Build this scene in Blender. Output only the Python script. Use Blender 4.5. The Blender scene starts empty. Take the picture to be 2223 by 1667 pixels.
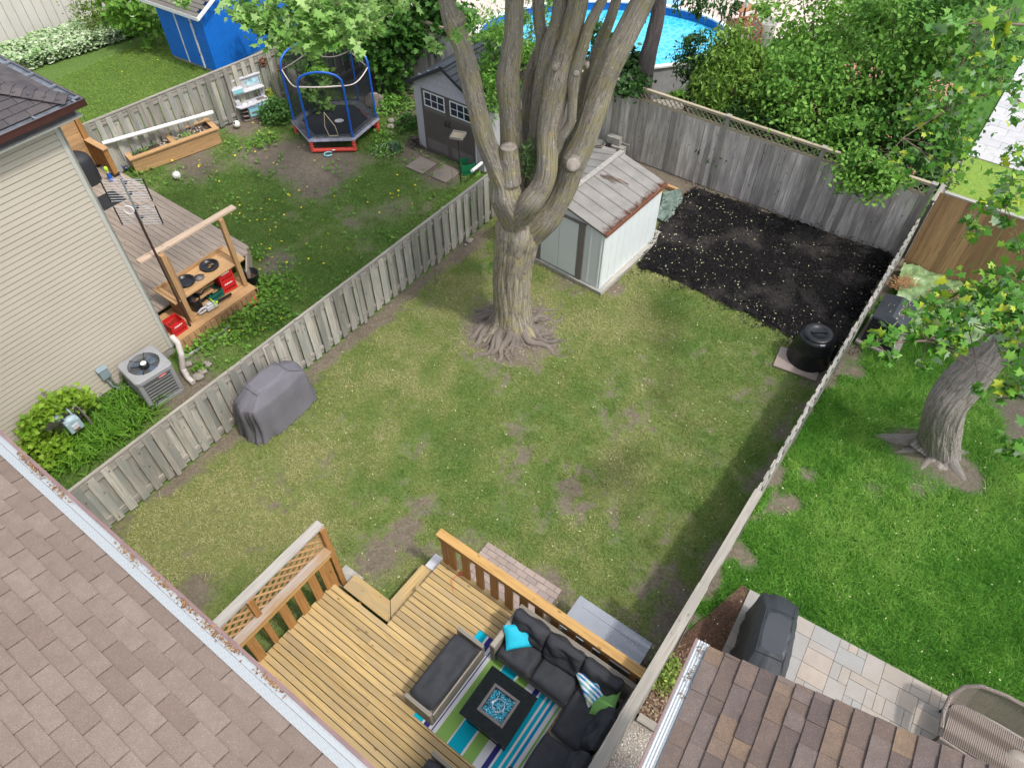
import bpy, bmesh, math, random
import numpy as np
from mathutils import Vector, Matrix, noise
random.seed(7); rng = np.random.default_rng(7)
S = bpy.context.scene
# ------------------------------------------------------------------ camera
HC, F, PIT = 11.0, 1541.0, math.radians(49.5)
cam = bpy.data.cameras.new('camera'); co = bpy.data.objects.new('camera', cam)
S.collection.objects.link(co); S.camera = co
co.location = (0, 0, HC); co.rotation_euler = (math.pi/2-PIT, 0, 0)
cam.sensor_width = 36; cam.lens = 36*F/2223; cam.clip_end = 500; cam.clip_start = .05
# ------------------------------------------------------------------ light
SUN_EL, SUN_D = math.radians(60), Vector((.81, -.586, 0)).normalized()   # horizontal direction towards the sun
w = bpy.data.worlds.new("World"); S.world = w; w.use_nodes = True
nt = w.node_tree; sky = nt.nodes.new('ShaderNodeTexSky'); sky.sky_type = 'NISHITA'; sky.sun_disc = False
sky.sun_elevation = SUN_EL; sky.sun_rotation = math.atan2(SUN_D.x, SUN_D.y); sky.air_density = 1.0; sky.dust_density = 3.0
bg = nt.nodes['Background']; bg.inputs[1].default_value = .15
hs = nt.nodes.new('ShaderNodeHueSaturation'); hs.inputs['Saturation'].default_value = .5; nt.links.new(sky.outputs[0], hs.inputs['Color']); nt.links.new(hs.outputs[0], bg.inputs[0])
sl = bpy.data.lights.new('sun', 'SUN'); so = bpy.data.objects.new('sun', sl); S.collection.objects.link(so)
sl.energy = 1.25; sl.angle = math.radians(3.5); sl.color = (1, .95, .88)
dirn = Vector((SUN_D.x*math.cos(SUN_EL), SUN_D.y*math.cos(SUN_EL), math.sin(SUN_EL)))
so.rotation_euler = dirn.to_track_quat('Z', 'Y').to_euler()
vs = S.view_settings; vs.view_transform = 'Standard'; vs.look = 'None'; vs.exposure = 1.12; vs.gamma = 1
S.cycles.max_bounces = 5; S.cycles.diffuse_bounces = 3; S.cycles.transparent_max_bounces = 12
# ------------------------------------------------------------------ survey helpers (photo pixel -> point at a known height)
_F = np.array([0, math.cos(PIT), -math.sin(PIT)]); _U = np.array([0, math.sin(PIT), math.cos(PIT)]); _C = np.array([0, 0, HC])
def ray(x, y): return _F+np.array([1., 0, 0])*(x-1111.5)/F-_U*(y-833.5)/F
def P(x, y, z=0.): d = ray(x, y); return Vector(_C+d*(z-HC)/d[2])
def Q(x, y, Y): d = ray(x, y); return Vector(_C+d*Y/d[1])
def D(x, y, dep): return Vector(_C+ray(x, y)*dep)
def Zh(x, y, g): d = ray(x, y); return HC+d[2]*(g[0]*d[0]+g[1]*d[1])/(d[0]**2+d[1]**2)
AN = math.radians(53.7)
U3 = Vector((math.cos(AN), math.sin(AN), 0)); V3 = Vector((math.sin(AN), -math.cos(AN), 0))
def W(a, b, z=0.): return U3*a+V3*b+Vector((0, 0, z))
def ab(p): return p[0]*U3.x+p[1]*U3.y, p[0]*V3.x+p[1]*V3.y
def frame(o, ang, z=None):
    m = Matrix.Rotation(ang, 4, 'Z'); m.translation = Vector((o[0], o[1], o[2] if z is None else z)); return m
# ------------------------------------------------------------------ tagging
def tag(o, label=None, cat=None, group=None, kind=None):
    if label: o['label'] = label
    if cat: o['category'] = cat
    if group: o['group'] = group
    if kind: o['kind'] = kind
    return o
def thing(name, label, cat, loc, rz=0., group=None):
    o = bpy.data.objects.new(name, None); S.collection.objects.link(o); o.empty_display_size = .2
    o.matrix_world = frame(loc, rz, loc[2])
    ROOT[o.name] = o.matrix_world.copy(); return tag(o, label, cat, group)
ROOT = {}
def rootmat(o):
    while o.parent: o = o.parent
    return ROOT.get(o.name, Matrix.Identity(4))
def copy_tree(o, parent=None, M=None):
    c = o.copy(); S.collection.objects.link(c)
    if parent: c.parent = parent
    if M is not None: c.matrix_world = M; ROOT[c.name] = M.copy()
    for ch in o.children: copy_tree(ch, c)
    return c
# ------------------------------------------------------------------ mesh builder (world coordinates, or local through M)
class MB:
    def __init__(s, M=None): s.v = []; s.f = []; s.uv = []; s.sm = []; s.M = M or Matrix.Identity(4)
    def add(s, vs, fs, uvs=None, smooth=False):
        n = len(s.v); M = s.M
        s.v += [tuple(M @ Vector(p)) for p in vs]
        for i, f in enumerate(fs):
            s.f.append([n+j for j in f]); s.uv.append(uvs[i] if uvs else [(0, 0)]*len(f)); s.sm.append(smooth)
        return s
    def hexa(s, p, L=None):          # p: 8 corners, bottom ring then top ring; uv runs along the longest edge
        fs = [(3, 2, 1, 0), (4, 5, 6, 7), (0, 1, 5, 4), (1, 2, 6, 5), (2, 3, 7, 6), (3, 0, 4, 7)]
        e = [(p[1]-p[0]), (p[3]-p[0]), (p[4]-p[0])]; e.sort(key=lambda q: -q.length)
        lx = e[0].normalized() if e[0].length else Vector((1, 0, 0)); r1, r2 = random.random()*20, random.random()*20
        uvs = []
        for f in fs:
            n = (p[f[1]]-p[f[0]]).cross(p[f[2]]-p[f[1]]); n = n.normalized() if n.length else Vector((0, 0, 1))
            ly = n.cross(lx) if abs(n.dot(lx)) < .9 else e[1].normalized(); lx2 = lx if abs(n.dot(lx)) < .9 else e[2].normalized()
            uvs.append([(q.dot(lx2)+r1, q.dot(ly)+r2) for q in (p[j] for j in f)])
        return s.add([tuple(q) for q in p], fs, uvs)
    def box(s, x0, y0, z0, x1, y1, z1):
        if x0 > x1: x0, x1 = x1, x0
        if y0 > y1: y0, y1 = y1, y0
        return s.hexa([Vector(q) for q in ((x0, y0, z0), (x1, y0, z0), (x1, y1, z0), (x0, y1, z0), (x0, y0, z1), (x1, y0, z1), (x1, y1, z1), (x0, y1, z1))])
    def beam(s, p, q, wd, ht, up=(0, 0, 1)):   # centred section
        p, q = Vector(p), Vector(q); d = (q-p).normalized(); r = d.cross(Vector(up))
        if r.length < 1e-4: r = d.cross(Vector((1, 0, 0)))
        r.normalize(); u = r.cross(d); a, b = r*wd/2, u*ht/2
        return s.hexa([p-a-b, p+a-b, q+a-b, q-a-b, p-a+b, p+a+b, q+a+b, q-a+b])
    def tube(s, pts, rad, n=8, cap=True, smooth=True):
        pts = [Vector(p) for p in pts]; k = len(pts)
        if not hasattr(rad, '__len__'): rad = [rad]*k
        vs, fs, uvs = [], [], []; prev = None; L = 0; Ls = []
        for i in range(k):
            d = (pts[min(i+1, k-1)]-pts[max(i-1, 0)]).normalized()
            if prev is None:
                x = d.cross(Vector((0, 0, 1)));  x = x if x.length > 1e-3 else d.cross(Vector((1, 0, 0)))
            else: x = prev-d*prev.dot(d)
            x.normalize(); prev = x; y = d.cross(x)
            if i: L += (pts[i]-pts[i-1]).length
            Ls.append(L)
            for j in range(n):
                t = 2*math.pi*j/n; vs.append(tuple(pts[i]+x*math.cos(t)*rad[i]+y*math.sin(t)*rad[i]))
        for i in range(k-1):
            for j in range(n):
                a, b = i*n+j, i*n+(j+1) % n; fs.append((a, b, b+n, a+n))
                c = .5*(rad[i]+rad[i+1])*2*math.pi/n
                uvs.append([(Ls[i], j*c), (Ls[i], (j+1)*c), (Ls[i+1], (j+1)*c), (Ls[i+1], j*c)])
        s.add(vs, fs, uvs, smooth)
        if cap: s.add(vs[:n], [tuple(range(n))[::-1]]); s.add(vs[-n:], [tuple(range(n))])
        return s
    def lathe(s, prof, c=(0, 0, 0), n=24, smooth=True):
        vs, fs = [], []; k = len(prof)
        for r, z in prof:
            for j in range(n):
                t = 2*math.pi*j/n; vs.append((c[0]+r*math.cos(t), c[1]+r*math.sin(t), c[2]+z))
        for i in range(k-1):
            for j in range(n): a, b = i*n+j, i*n+(j+1) % n; fs.append((a, b, b+n, a+n))
        s.add(vs, fs, None, smooth)
        if prof[0][0] > 1e-4: s.add(vs[:n], [tuple(range(n))[::-1]])
        if prof[-1][0] > 1e-4: s.add(vs[-n:], [tuple(range(n))])
        return s
    def prism(s, poly, z0, z1):
        n = len(poly); vs = [(x, y, z0) for x, y in poly]+[(x, y, z1) for x, y in poly]
        fs = [tuple(range(n))[::-1], tuple(range(n, 2*n))]+[(i, (i+1) % n, (i+1) % n+n, i+n) for i in range(n)]
        uv = [[(vs[j][0], vs[j][1]) for j in f] for f in fs[:2]]+[[(vs[j][0]+vs[j][1], vs[j][2]) for j in f] for f in fs[2:]]
        return s.add(vs, fs, uv)
    def loft(s, rings, smooth=True, cap=True):
        n = len(rings[0]); vs = [tuple(p) for r in rings for p in r]; fs = []
        for i in range(len(rings)-1):
            for j in range(n): a, b = i*n+j, i*n+(j+1) % n; fs.append((a, b, b+n, a+n))
        s.add(vs, fs, [[(vs[j][0]+vs[j][1]*.3, vs[j][2]+vs[j][1]) for j in f] for f in fs], smooth)
        if cap: s.add([tuple(p) for p in rings[-1]], [tuple(range(n))], None, smooth); s.add([tuple(p) for p in rings[0]], [tuple(range(n))[::-1]])
        return s
    def blob(s, c, r, sub=2, amp=.1, fr=2., seed=0., flat=None):
        bm = bmesh.new(); bmesh.ops.create_icosphere(bm, subdivisions=sub, radius=1)
        r = Vector(r) if hasattr(r, '__len__') else Vector((r, r, r)); vs = []
        for v in bm.verts:
            q = v.co.normalized(); k = 1+amp*noise.noise(q*fr+Vector((seed, seed*1.7, 0)))*2
            z = q.z*r.z*k
            if flat is not None: z = max(z, flat)
            vs.append((c[0]+q.x*r.x*k, c[1]+q.y*r.y*k, c[2]+z))
        fs = [[v.index for v in f.verts] for f in bm.faces]; bm.free()
        return s.add(vs, fs, None, True)
    def build(s, name, mat, parent=None, label=None, cat=None, group=None, kind=None, bevel=0., origin=None, sub=0):
        me = bpy.data.meshes.new(name); V = s.v
        if parent is not None: Mi = rootmat(parent).inverted(); V = [tuple(Mi @ Vector(p)) for p in V]
        elif not kind:
            if origin is None:
                A = np.array(V); origin = ((A[:, 0].min()+A[:, 0].max())/2, (A[:, 1].min()+A[:, 1].max())/2, A[:, 2].min())
            V = [(p[0]-origin[0], p[1]-origin[1], p[2]-origin[2]) for p in V]
        me.from_pydata(V, [], s.f)
        uvl = me.uv_layers.new(name='UVMap'); flat = [c for f in s.uv for uv in f for c in uv]
        uvl.data.foreach_set('uv', flat); me.polygons.foreach_set('use_smooth', s.sm)
        me.materials.append(mat); me.update()
        o = bpy.data.objects.new(name, me); S.collection.objects.link(o)
        if parent is not None: o.parent = parent
        elif origin is not None: o.location = origin; ROOT[o.name] = Matrix.Translation(origin)
        if bevel:
            m = o.modifiers.new('bevel', 'BEVEL'); m.width = bevel; m.segments = 2; m.limit_method = 'ANGLE'
        if sub: m = o.modifiers.new('sub', 'SUBSURF'); m.levels = sub; m.render_levels = sub
        return tag(o, label, cat, group, kind)
# ------------------------------------------------------------------ materials
class G:
    def __init__(s, name):
        s.m = bpy.data.materials.new(name); s.m.use_nodes = True; s.t = s.m.node_tree; s.b = s.t.nodes['Principled BSDF']
    def n(s, t, **k):
        x = s.t.nodes.new(t)
        for a, b in k.items():
            if a[0] == '_': x.inputs[int(a[1:])].default_value = b
            else: setattr(x, a, b)
        return x
    def l(s, a, b): s.t.links.new(a, b)
    def coord(s, kind, sc=(1, 1, 1), rot=(0, 0, 0)):
        tc = s.n('ShaderNodeTexCoord'); mp = s.n('ShaderNodeMapping'); s.l(tc.outputs[kind], mp.inputs[0])
        mp.inputs['Scale'].default_value = sc; mp.inputs['Rotation'].default_value = rot; return mp.outputs[0]
    def noise(s, vec, scale, det=4, rough=.55, dist=0.):
        x = s.n('ShaderNodeTexNoise'); s.l(vec, x.inputs['Vector']); x.inputs['Scale'].default_value = scale
        x.inputs['Detail'].default_value = det; x.inputs['Roughness'].default_value = rough; x.inputs['Distortion'].default_value = dist
        return x.outputs[0]
    def ramp(s, fac, stops, interp='LINEAR'):
        r = s.n('ShaderNodeValToRGB'); r.color_ramp.interpolation = interp; e = r.color_ramp.elements
        while len(e) < len(stops): e.new(.5)
        for i, (p, c) in enumerate(stops): e[i].position = p; e[i].color = (*c, 1) if len(c) == 3 else c
        s.l(fac, r.inputs[0]); return r.outputs[0]
    def mix(s, f, a, b, mode='MIX'):
        x = s.n('ShaderNodeMix', data_type='RGBA', blend_type=mode)
        for i, q in ((0, f), (6, a), (7, b)):
            if isinstance(q, (int, float)): x.inputs[i].default_value = q
            elif isinstance(q, tuple): x.inputs[i].default_value = (*q, 1)
            else: s.l(q, x.inputs[i])
        return x.outputs[2]
    def math(s, op, a, b=0., c=None):
        x = s.n('ShaderNodeMath', operation=op)
        for i, q in enumerate((a, b)+((c,) if c is not None else ())):
            if isinstance(q, (int, float)): x.inputs[i].default_value = q
            else: s.l(q, x.inputs[i])
        return x.outputs[0]
    def island(s):
        return s.n('ShaderNodeNewGeometry').outputs['Random Per Island']
    def bump(s, h, st, d=.02):
        b = s.n('ShaderNodeBump'); b.inputs['Strength'].default_value = st; b.inputs['Distance'].default_value = d
        s.l(h, b.inputs['Height']); s.l(b.outputs[0], s.b.inputs['Normal'])
    def fin(s, col, rough=.7, metal=0., spec=.4):
        if isinstance(col, tuple): s.b.inputs['Base Color'].default_value = (*col, 1)
        else: s.l(col, s.b.inputs['Base Color'])
        if isinstance(rough, (int, float)): s.b.inputs['Roughness'].default_value = rough
        else: s.l(rough, s.b.inputs['Roughness'])
        s.b.inputs['Metallic'].default_value = metal; s.b.inputs['Specular IOR Level'].default_value = spec
        return s.m
def dk(c, k): return tuple(x*k for x in c)
def plain(name, c, rough=.5, var=.12, scale=6, metal=0., bump=.0, spec=.4, dirt=None):
    g = G(name); v = g.coord('Object'); f = g.noise(v, scale)
    col = g.ramp(f, [(.3, dk(c, 1-var)), (.7, dk(c, 1+var))])
    if dirt: col = g.mix(g.ramp(g.noise(v, scale*.7, 6, .7), [(.52, (0, 0, 0)), (.68, (1, 1, 1))]), col, dirt)
    if bump: g.bump(g.noise(v, scale*12), bump, .01)
    return g.fin(col, rough, metal, spec)
def wood(name, c1, c2, rough=.75, isl=.35, grey=None, knots=True, sc=1.):
    g = G(name); v = g.coord('UV', (1.6*sc, 34*sc, 1)); f = g.noise(v, 1., 6, .65, .6)
    col = g.ramp(f, [(.28, c2), (.52, c1), (.8, dk(c1, 1.18))])
    v2 = g.coord('UV', (1.2, 5, 1)); f2 = g.noise(v2, 1., 3)
    if grey: col = g.mix(g.ramp(f2, [(.42, (0, 0, 0)), (.62, (1, 1, 1))]), col, grey)
    if knots:
        kn = g.n('ShaderNodeTexVoronoi'); kn.inputs['Scale'].default_value = 1.; g.l(g.coord('UV', (3.1, 7.5, 1)), kn.inputs['Vector'])
        col = g.mix(g.ramp(kn.outputs['Distance'], [(.05, (1, 1, 1)), (.13, (0, 0, 0))]), col, dk(c2, .6))
    r = g.island(); br = g.math('MULTIPLY_ADD', r, isl, 1-isl/2)
    mx = g.n('ShaderNodeVectorMath', operation='SCALE'); g.l(col, mx.inputs[0]); g.l(br, mx.inputs['Scale'])
    g.bump(f, .35, .006)
    return g.fin(mx.outputs[0], rough, 0, .25)
def leafmat(name, cols, trans=.35, rough=.55, spec=.3, hue=.0):
    g = G(name); r = g.island(); col = g.ramp(r, [(i/(len(cols)-1), c) for i, c in enumerate(cols)])
    f = g.noise(g.coord('Object'), .9, 3); col = g.mix(g.ramp(f, [(.35, (0, 0, 0)), (.7, (.55, .55, .55))]), col, dk(cols[-1], 1.05))
    g.fin(col, rough, 0, spec); tr = g.n('ShaderNodeBsdfTranslucent'); g.l(col, tr.inputs[0])
    ms = g.n('ShaderNodeMixShader'); ms.inputs[0].default_value = trans; out = g.t.nodes['Material Output']
    g.l(g.b.outputs[0], ms.inputs[1]); g.l(tr.outputs[0], ms.inputs[2]); g.l(ms.outputs[0], out.inputs[0]); return g.m
def shingle(name, cols, rough=.9):
    g = G(name); r = g.island(); c = g.ramp(r, [(i/(len(cols)-1), q) for i, q in enumerate(cols)])
    v = g.coord('Object'); gr = g.noise(v, 170, 2); c = g.mix(g.ramp(gr, [(.35, (.5, .5, .5)), (.65, (.0, .0, .0))]), c, dk(cols[0], .55))
    c = g.mix(g.ramp(gr, [(.6, (0, 0, 0)), (.7, (.5, .5, .5))]), c, dk(cols[-1], 1.5))
    bl = g.noise(v, 7, 5, .7); c = g.mix(g.ramp(bl, [(.4, (0, 0, 0)), (.65, (.35, .35, .35))]), c, dk(cols[0], .7))
    g.bump(gr, .5, .004); return g.fin(c, rough, 0, .2)
M = {}
M['w_old'] = wood('weathered_board', (.36, .335, .29), (.13, .115, .095), grey=(.26, .265, .24), isl=.65)
M['w_old2'] = wood('silver_board', (.50, .46, .43), (.2, .175, .16), grey=(.32, .29, .275), isl=.65)
M['w_lat'] = wood('brown_lattice', (.36, .31, .22), (.18, .15, .1), isl=.4, knots=False)
M['w_cap'] = wood('pale_cap_board', (.32, .295, .255), (.17, .15, .125), isl=.25, grey=(.25, .235, .21))
M['w_deck'] = wood('gold_deck', (.44, .315, .14), (.29, .185, .072), isl=.28, grey=(.35, .26, .14), rough=.55)
M['w_stain'] = wood('stained_rail', (.34, .175, .06), (.2, .09, .028), isl=.3, rough=.5)
M['w_stain2'] = wood('gold_rail_top', (.46, .28, .10), (.3, .16, .05), isl=.15, rough=.55)
M['w_new'] = wood('fresh_wood', (.44, .27, .13), (.29, .16, .07), isl=.3)
M['w_cedar'] = wood('cedar_board', (.34, .2, .1), (.2, .115, .06), isl=.55)
M['w_gdeck'] = wood('taupe_deck', (.32, .26, .21), (.18, .145, .115), isl=.22)
M['shing'] = shingle('pink_brown_shingle', [(.185, .14, .115), (.22, .172, .145), (.25, .2, .17)])
M['shing2'] = shingle('variegated_shingle', [(.1, .078, .072), (.17, .125, .1), (.11, .085, .078), (.24, .165, .105), (.14, .11, .1), (.19, .15, .13)])
M['shing3'] = shingle('charcoal_shingle', [(.07, .065, .07), (.095, .085, .09), (.12, .105, .105)])
M['siding'] = plain('beige_siding', (.43, .39, .325), .45, .04, 1.2)
M['trim'] = plain('grey_trim', (.42, .42, .38), .45, .05)
M['alu'] = plain('aluminium', (.62, .66, .7), .35, .1, 9, .85)
M['brownmetal'] = plain('brown_gutter', (.055, .022, .02), .35, .15)
M['mauve'] = plain('mauve_gutter', (.20, .13, .125), .45, .15)
g = G('gutter_mesh'); v = g.coord('Object'); ck = g.n('ShaderNodeTexChecker'); ck.inputs['Scale'].default_value = 160; g.l(v, ck.inputs[0])
c = g.mix(ck.outputs[1], (.5, .53, .54), (.32, .34, .35)); g.bump(ck.outputs[1], .4, .003); M['gmesh'] = g.fin(c, .45, .3)
M['litter'] = leafmat('brown_litter', [(.06, .02, .01), (.16, .07, .03), (.36, .22, .1)], .1)
M['white'] = plain('white_plastic', (.72, .72, .72), .4, .06)
M['whitemetal'] = plain('white_steel', (.62, .66, .66), .35, .04, 1.5)
M['greymetal'] = plain('grey_steel', (.16, .14, .135), .45, .08)
M['blackp'] = plain('black_plastic', (.012, .013, .015), .35, .2)
M['blackm'] = plain('black_metal', (.02, .018, .017), .5, .2)
M['rust'] = plain('rusty_mast', (.05, .025, .02), .6, .4, 20)
M['concrete'] = plain('concrete', (.30, .285, .26), .9, .18, 8, bump=.3)
M['aggr'] = plain('pebble_slab', (.24, .2, .165), .9, .35, 60, bump=.5)
M['rock'] = plain('field_stone', (.26, .23, .2), .9, .25, 6, bump=.5)
M['red'] = plain('red_plastic', (.55, .02, .02), .45, .1)
M['coral'] = plain('coral_plastic', (.62, .07, .05), .5, .15)
M['bluep'] = plain('blue_tube', (.01, .10, .48), .4, .1)
M['bluebin'] = plain('blue_plastic', (.01, .08, .5), .35, .1)
M['greenp'] = plain('green_plastic', (.01, .17, .07), .45, .15)
M['aqua'] = plain('aqua_plastic', (.25, .6, .68), .45, .08)
M['taupe'] = plain('taupe_plastic', (.2, .165, .15), .5, .1)
M['lgrey'] = plain('light_grey_plastic', (.5, .5, .53), .45, .06)
M['cover'] = plain('grey_cover', (.135, .13, .15), .75, .1, 3, bump=.15)
M['cover2'] = plain('charcoal_cover', (.035, .04, .048), .5, .12, 3, bump=.1)
M['cush'] = plain('charcoal_fabric', (.03, .032, .038), .8, .22, 7, bump=.4)
M['teal'] = plain('turquoise_fabric', (.01, .42, .58), .7, .08)
M['grn'] = plain('green_fabric', (.16, .36, .09), .7, .08)
M['soil'] = plain('garden_soil', (.07, .045, .032), .95, .4, 14, bump=.8)
M['cut'] = plain('cut_wood', (.30, .262, .225), .8, .35, 9)
M['twig'] = plain('twig_bark', (.14, .1, .075), .85, .25, 10)
M['glassd'] = plain('dark_pane', (.012, .02, .05), .08, .2, 3, spec=.8)
M['yellow'] = plain('yellow_paint', (.6, .5, .05), .5, .1)
M['terra'] = plain('rust_metal', (.16, .06, .03), .7, .3, 20)
M['green_tarp'] = plain('green_tarp', (.2, .3, .13), .35, .2, 5, dirt=(.12, .17, .07), spec=.5, bump=.3)
M['teal_tarp'] = plain('teal_tarp', (.12, .165, .14), .5, .35, 9, bump=.5)
M['gasm'] = plain('gas_meter_paint', (.32, .42, .47), .45, .08)
M['conduit'] = plain('grey_pvc', (.22, .28, .31), .45, .08)
M['orange'] = plain('orange_plastic', (.7, .16, .02), .5, .1)
M['lime'] = plain('lime_plastic', (.35, .6, .05), .5, .1)
M['black_rubber'] = plain('black_rubber', (.02, .02, .022), .9, .2, 30, bump=.4)
# wicker
def wick(name, c1, c2, sc=70):
    g = G(name); v = g.coord('Object'); wv = g.n('ShaderNodeTexWave'); wv.bands_direction = 'Z'; wv.inputs['Scale'].default_value = sc/3; g.l(v, wv.inputs[0])
    w2 = g.n('ShaderNodeTexWave'); w2.bands_direction = 'DIAGONAL'; w2.inputs['Scale'].default_value = sc/2.4; g.l(v, w2.inputs[0])
    f = g.math('MULTIPLY', wv.outputs[1], w2.outputs[1]); g.bump(f, .7, .006)
    return g.fin(g.mix(g.ramp(f, [(.1, (0, 0, 0)), (.5, (1, 1, 1))]), c2, c1), .7, 0, .3)
M['wick'] = wick('pale_wicker', (.42, .38, .32), (.2, .18, .15)); M['wick2'] = wick('brown_wicker', (.36, .31, .275), (.12, .095, .08), 90)
# ------------------------------------------------------------------ ground
def vn(x, y, sc, seed=0):
    x = x*sc+seed*17.3; y = y*sc+seed*9.1; xi = np.floor(x).astype(int); yi = np.floor(y).astype(int); fx = x-xi; fy = y-yi
    fx = fx*fx*(3-2*fx); fy = fy*fy*(3-2*fy)
    def h(a, b): q = np.sin(a*127.1+b*311.7+seed*74.7)*43758.5453; return q-np.floor(q)
    return (h(xi, yi)*(1-fx)+h(xi+1, yi)*fx)*(1-fy)+(h(xi, yi+1)*(1-fx)+h(xi+1, yi+1)*fx)*fy
def fbm(x, y, sc, seed=0, o=4): return sum(vn(x, y, sc*2**i, seed+i)*.5**i for i in range(o))/sum(.5**i for i in range(o))
def ss(e0, e1, x): t = np.clip((x-e0)/(e1-e0), 0, 1); return t*t*(3-2*t)
def gz(x, y, c, r): return np.exp(-((x-c[0])**2+(y-c[1])**2)/r**2)
def fields(x, y):
    """bare soil, yellowness and zone of every point of the ground"""
    a = x*U3.x+y*U3.y; b = x*V3.x+y*V3.y
    ours = (b > -9.25) & (b < -.42) & (a < 16.3); left = (b < -9.25) & (b > -18.6) & (a < 15.7); right = (b >= -.42) & (a < 16.3)
    n1 = fbm(x, y, .9, 3); n2 = fbm(x, y, 3.2, 8); n3 = fbm(x, y, 7, 21)
    bare = np.zeros_like(x); yel = np.zeros_like(x)
    o = ss(.5, .8, n1*.3+n2*.35+n3*.45)*.75
    for px, py, r in ((1230, 1060, .75), (1100, 905, .6), (905, 965, .5), (980, 1070, .5), (745, 930, .4), (600, 1090, .4), (1180, 1010, .5), (1270, 1090, .5), (700, 1060, .35), (1350, 880, .4)):
        o = o+.42*gz(x, y, P(px, py), r)*ss(.35, .62, n3*.5+n2*.5)
    o = o+1.4*ss(15.2, 15.7, a)+.9*gz(x, y, P(1455, 450), .6)
    o = o+1.6*gz(x, y, (-.01, 10.9), .8)+.9*gz(x, y, (-.3, 11.1), .7)
    o = o+.95*ss(.6, .1, b+9.25)*ss(.3, .6, n1+.12)+.65*ss(-1.05, -.45, b)*ss(.3, .6, n2)+ss(.9, .3, np.abs(a-3.9))*(b > -5.3)*.7*ss(.35, .65, n2)
    o = o+.95*gz(x, y, P(820, 1215), .5)+.9*gz(x, y, P(430, 1290), .35)+.9*gz(x, y, P(1190, 1290), .45)+.5*gz(x, y, P(1450, 1290), .6)+.5*gz(x, y, P(1660, 900), .6)+1.2*gz(x, y, P(1000, 530), .5)+.8*gz(x, y, P(1230, 610), .5)+1.3*gz(x, y, P(1330, 625), .3)
    l = ss(.55, .78, n1*.5+n2*.5)*.55
    for px, py, r, k in ((635, 345, .95, 1.4), (730, 355, .8, 1.2), (560, 330, .7, .9), (425, 370, .8, .9), (530, 270, .7, 1.2), (690, 410, .8, .8), (860, 450, .7, .7), (420, 330, .6, .8), (960, 380, .7, 1.1), (900, 330, .8, 1.), (880, 265, .5, 1.), (420, 850, .7, 1.2), (600, 570, .5, 1.2), (830, 215, .8, 1.2), (720, 270, .9, 1.1), (380, 530, .5, .7), (790, 540, .5, .5), (770, 480, .6, .6)):
        l = l+k*gz(x, y, P(px, py), r)
    l = l+1.4*ss(2., .3, 15.7-a)*(b < -9.3)
    r_ = ss(.8, .92, n1)*.3
    for px, py, r, k in ((1970, 965, .42, 1.2), (2060, 1010, .45, 1.3), (2100, 1040, .3, 1.2), (1858, 808, .2, 1.2), (1720, 1090, .2, 1.2), (1690, 1100, .22, .9), (1755, 1030, .2, 1), (1990, 1060, .35, .6), (2200, 880, .5, 1.1), (2225, 950, .4, 1.1), (1625, 1215, .22, 1.), (1840, 765, .35, .9), (1900, 1060, .3, .6)):
        r_ = r_+k*gz(x, y, P(px, py), r)
    r_ = r_+1.2*ss(.35, .05, b+.42)*ss(.4, .6, n2)
    bare = np.where(ours, o, np.where(left, l, np.where(right, r_, np.where(b < -18.6, ss(.8, .95, n1)*.5, .9*ss(18.5, 16, a)))))
    hf = fbm(x, y, 2.6, 51, 4)-.5; yel = np.where(ours, .33+.45*ss(.35, .7, fbm(x, y, .45, 40))+1.1*hf+.25*ss(9, 13, a)*ss(-3, -7, b)+.25*ss(3, 0, a-2.2), np.where(right, .25+.5*ss(.4, .7, fbm(x, y, .35, 66))+.8*hf+.3*ss(3., 7, b), np.where(left, .3+.35*n1+.5*hf, .55+.3*n1)))
    far = (b < -18.6); lush = np.where(right | (a > 16.3), 1., 0.); lush = np.where(far, .6, lush); lush = np.where(left, .35, lush)
    return np.clip(bare, 0, 1), np.clip(yel, 0, 1), lush, ours, left, right
def ground_mat():
    g = G('yard_ground'); at = g.n('ShaderNodeAttribute', attribute_name='gf'); sp = g.n('ShaderNodeSeparateColor'); g.l(at.outputs[0], sp.inputs[0])
    v = g.coord('Object'); f = g.noise(v, 22, 6, .7); f2 = g.noise(v, 5, 4); f3 = g.noise(v, 9, 7, .75)
    soil = g.ramp(f, [(.25, (.075, .055, .042)), (.5, (.15, .12, .095)), (.75, (.25, .205, .165))]); soil = g.mix(g.ramp(f2, [(.4, (0, 0, 0)), (.7, (.5, .5, .5))]), soil, (.2, .165, .14))
    gr = g.ramp(f, [(.3, (.05, .1, .022)), (.7, (.15, .215, .06))]); ye = g.ramp(f, [(.3, (.1, .125, .034)), (.7, (.24, .255, .095))])
    gn = g.mix(sp.outputs[1], gr, ye); lu = g.ramp(f, [(.3, (.03, .09, .012)), (.7, (.08, .19, .03))]); gn = g.mix(sp.outputs[2], gn, lu)
    b2 = g.math('ADD', sp.outputs[0], g.math('MULTIPLY_ADD', f3, 1.7, -.85)); col = g.mix(g.ramp(b2, [(.34, (0, 0, 0)), (.95, (.95, .95, .95))]), gn, soil)
    g.bump(g.noise(v, 40, 5, .7), .8, .03); return g.fin(col, .95, 0, .15)
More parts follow.
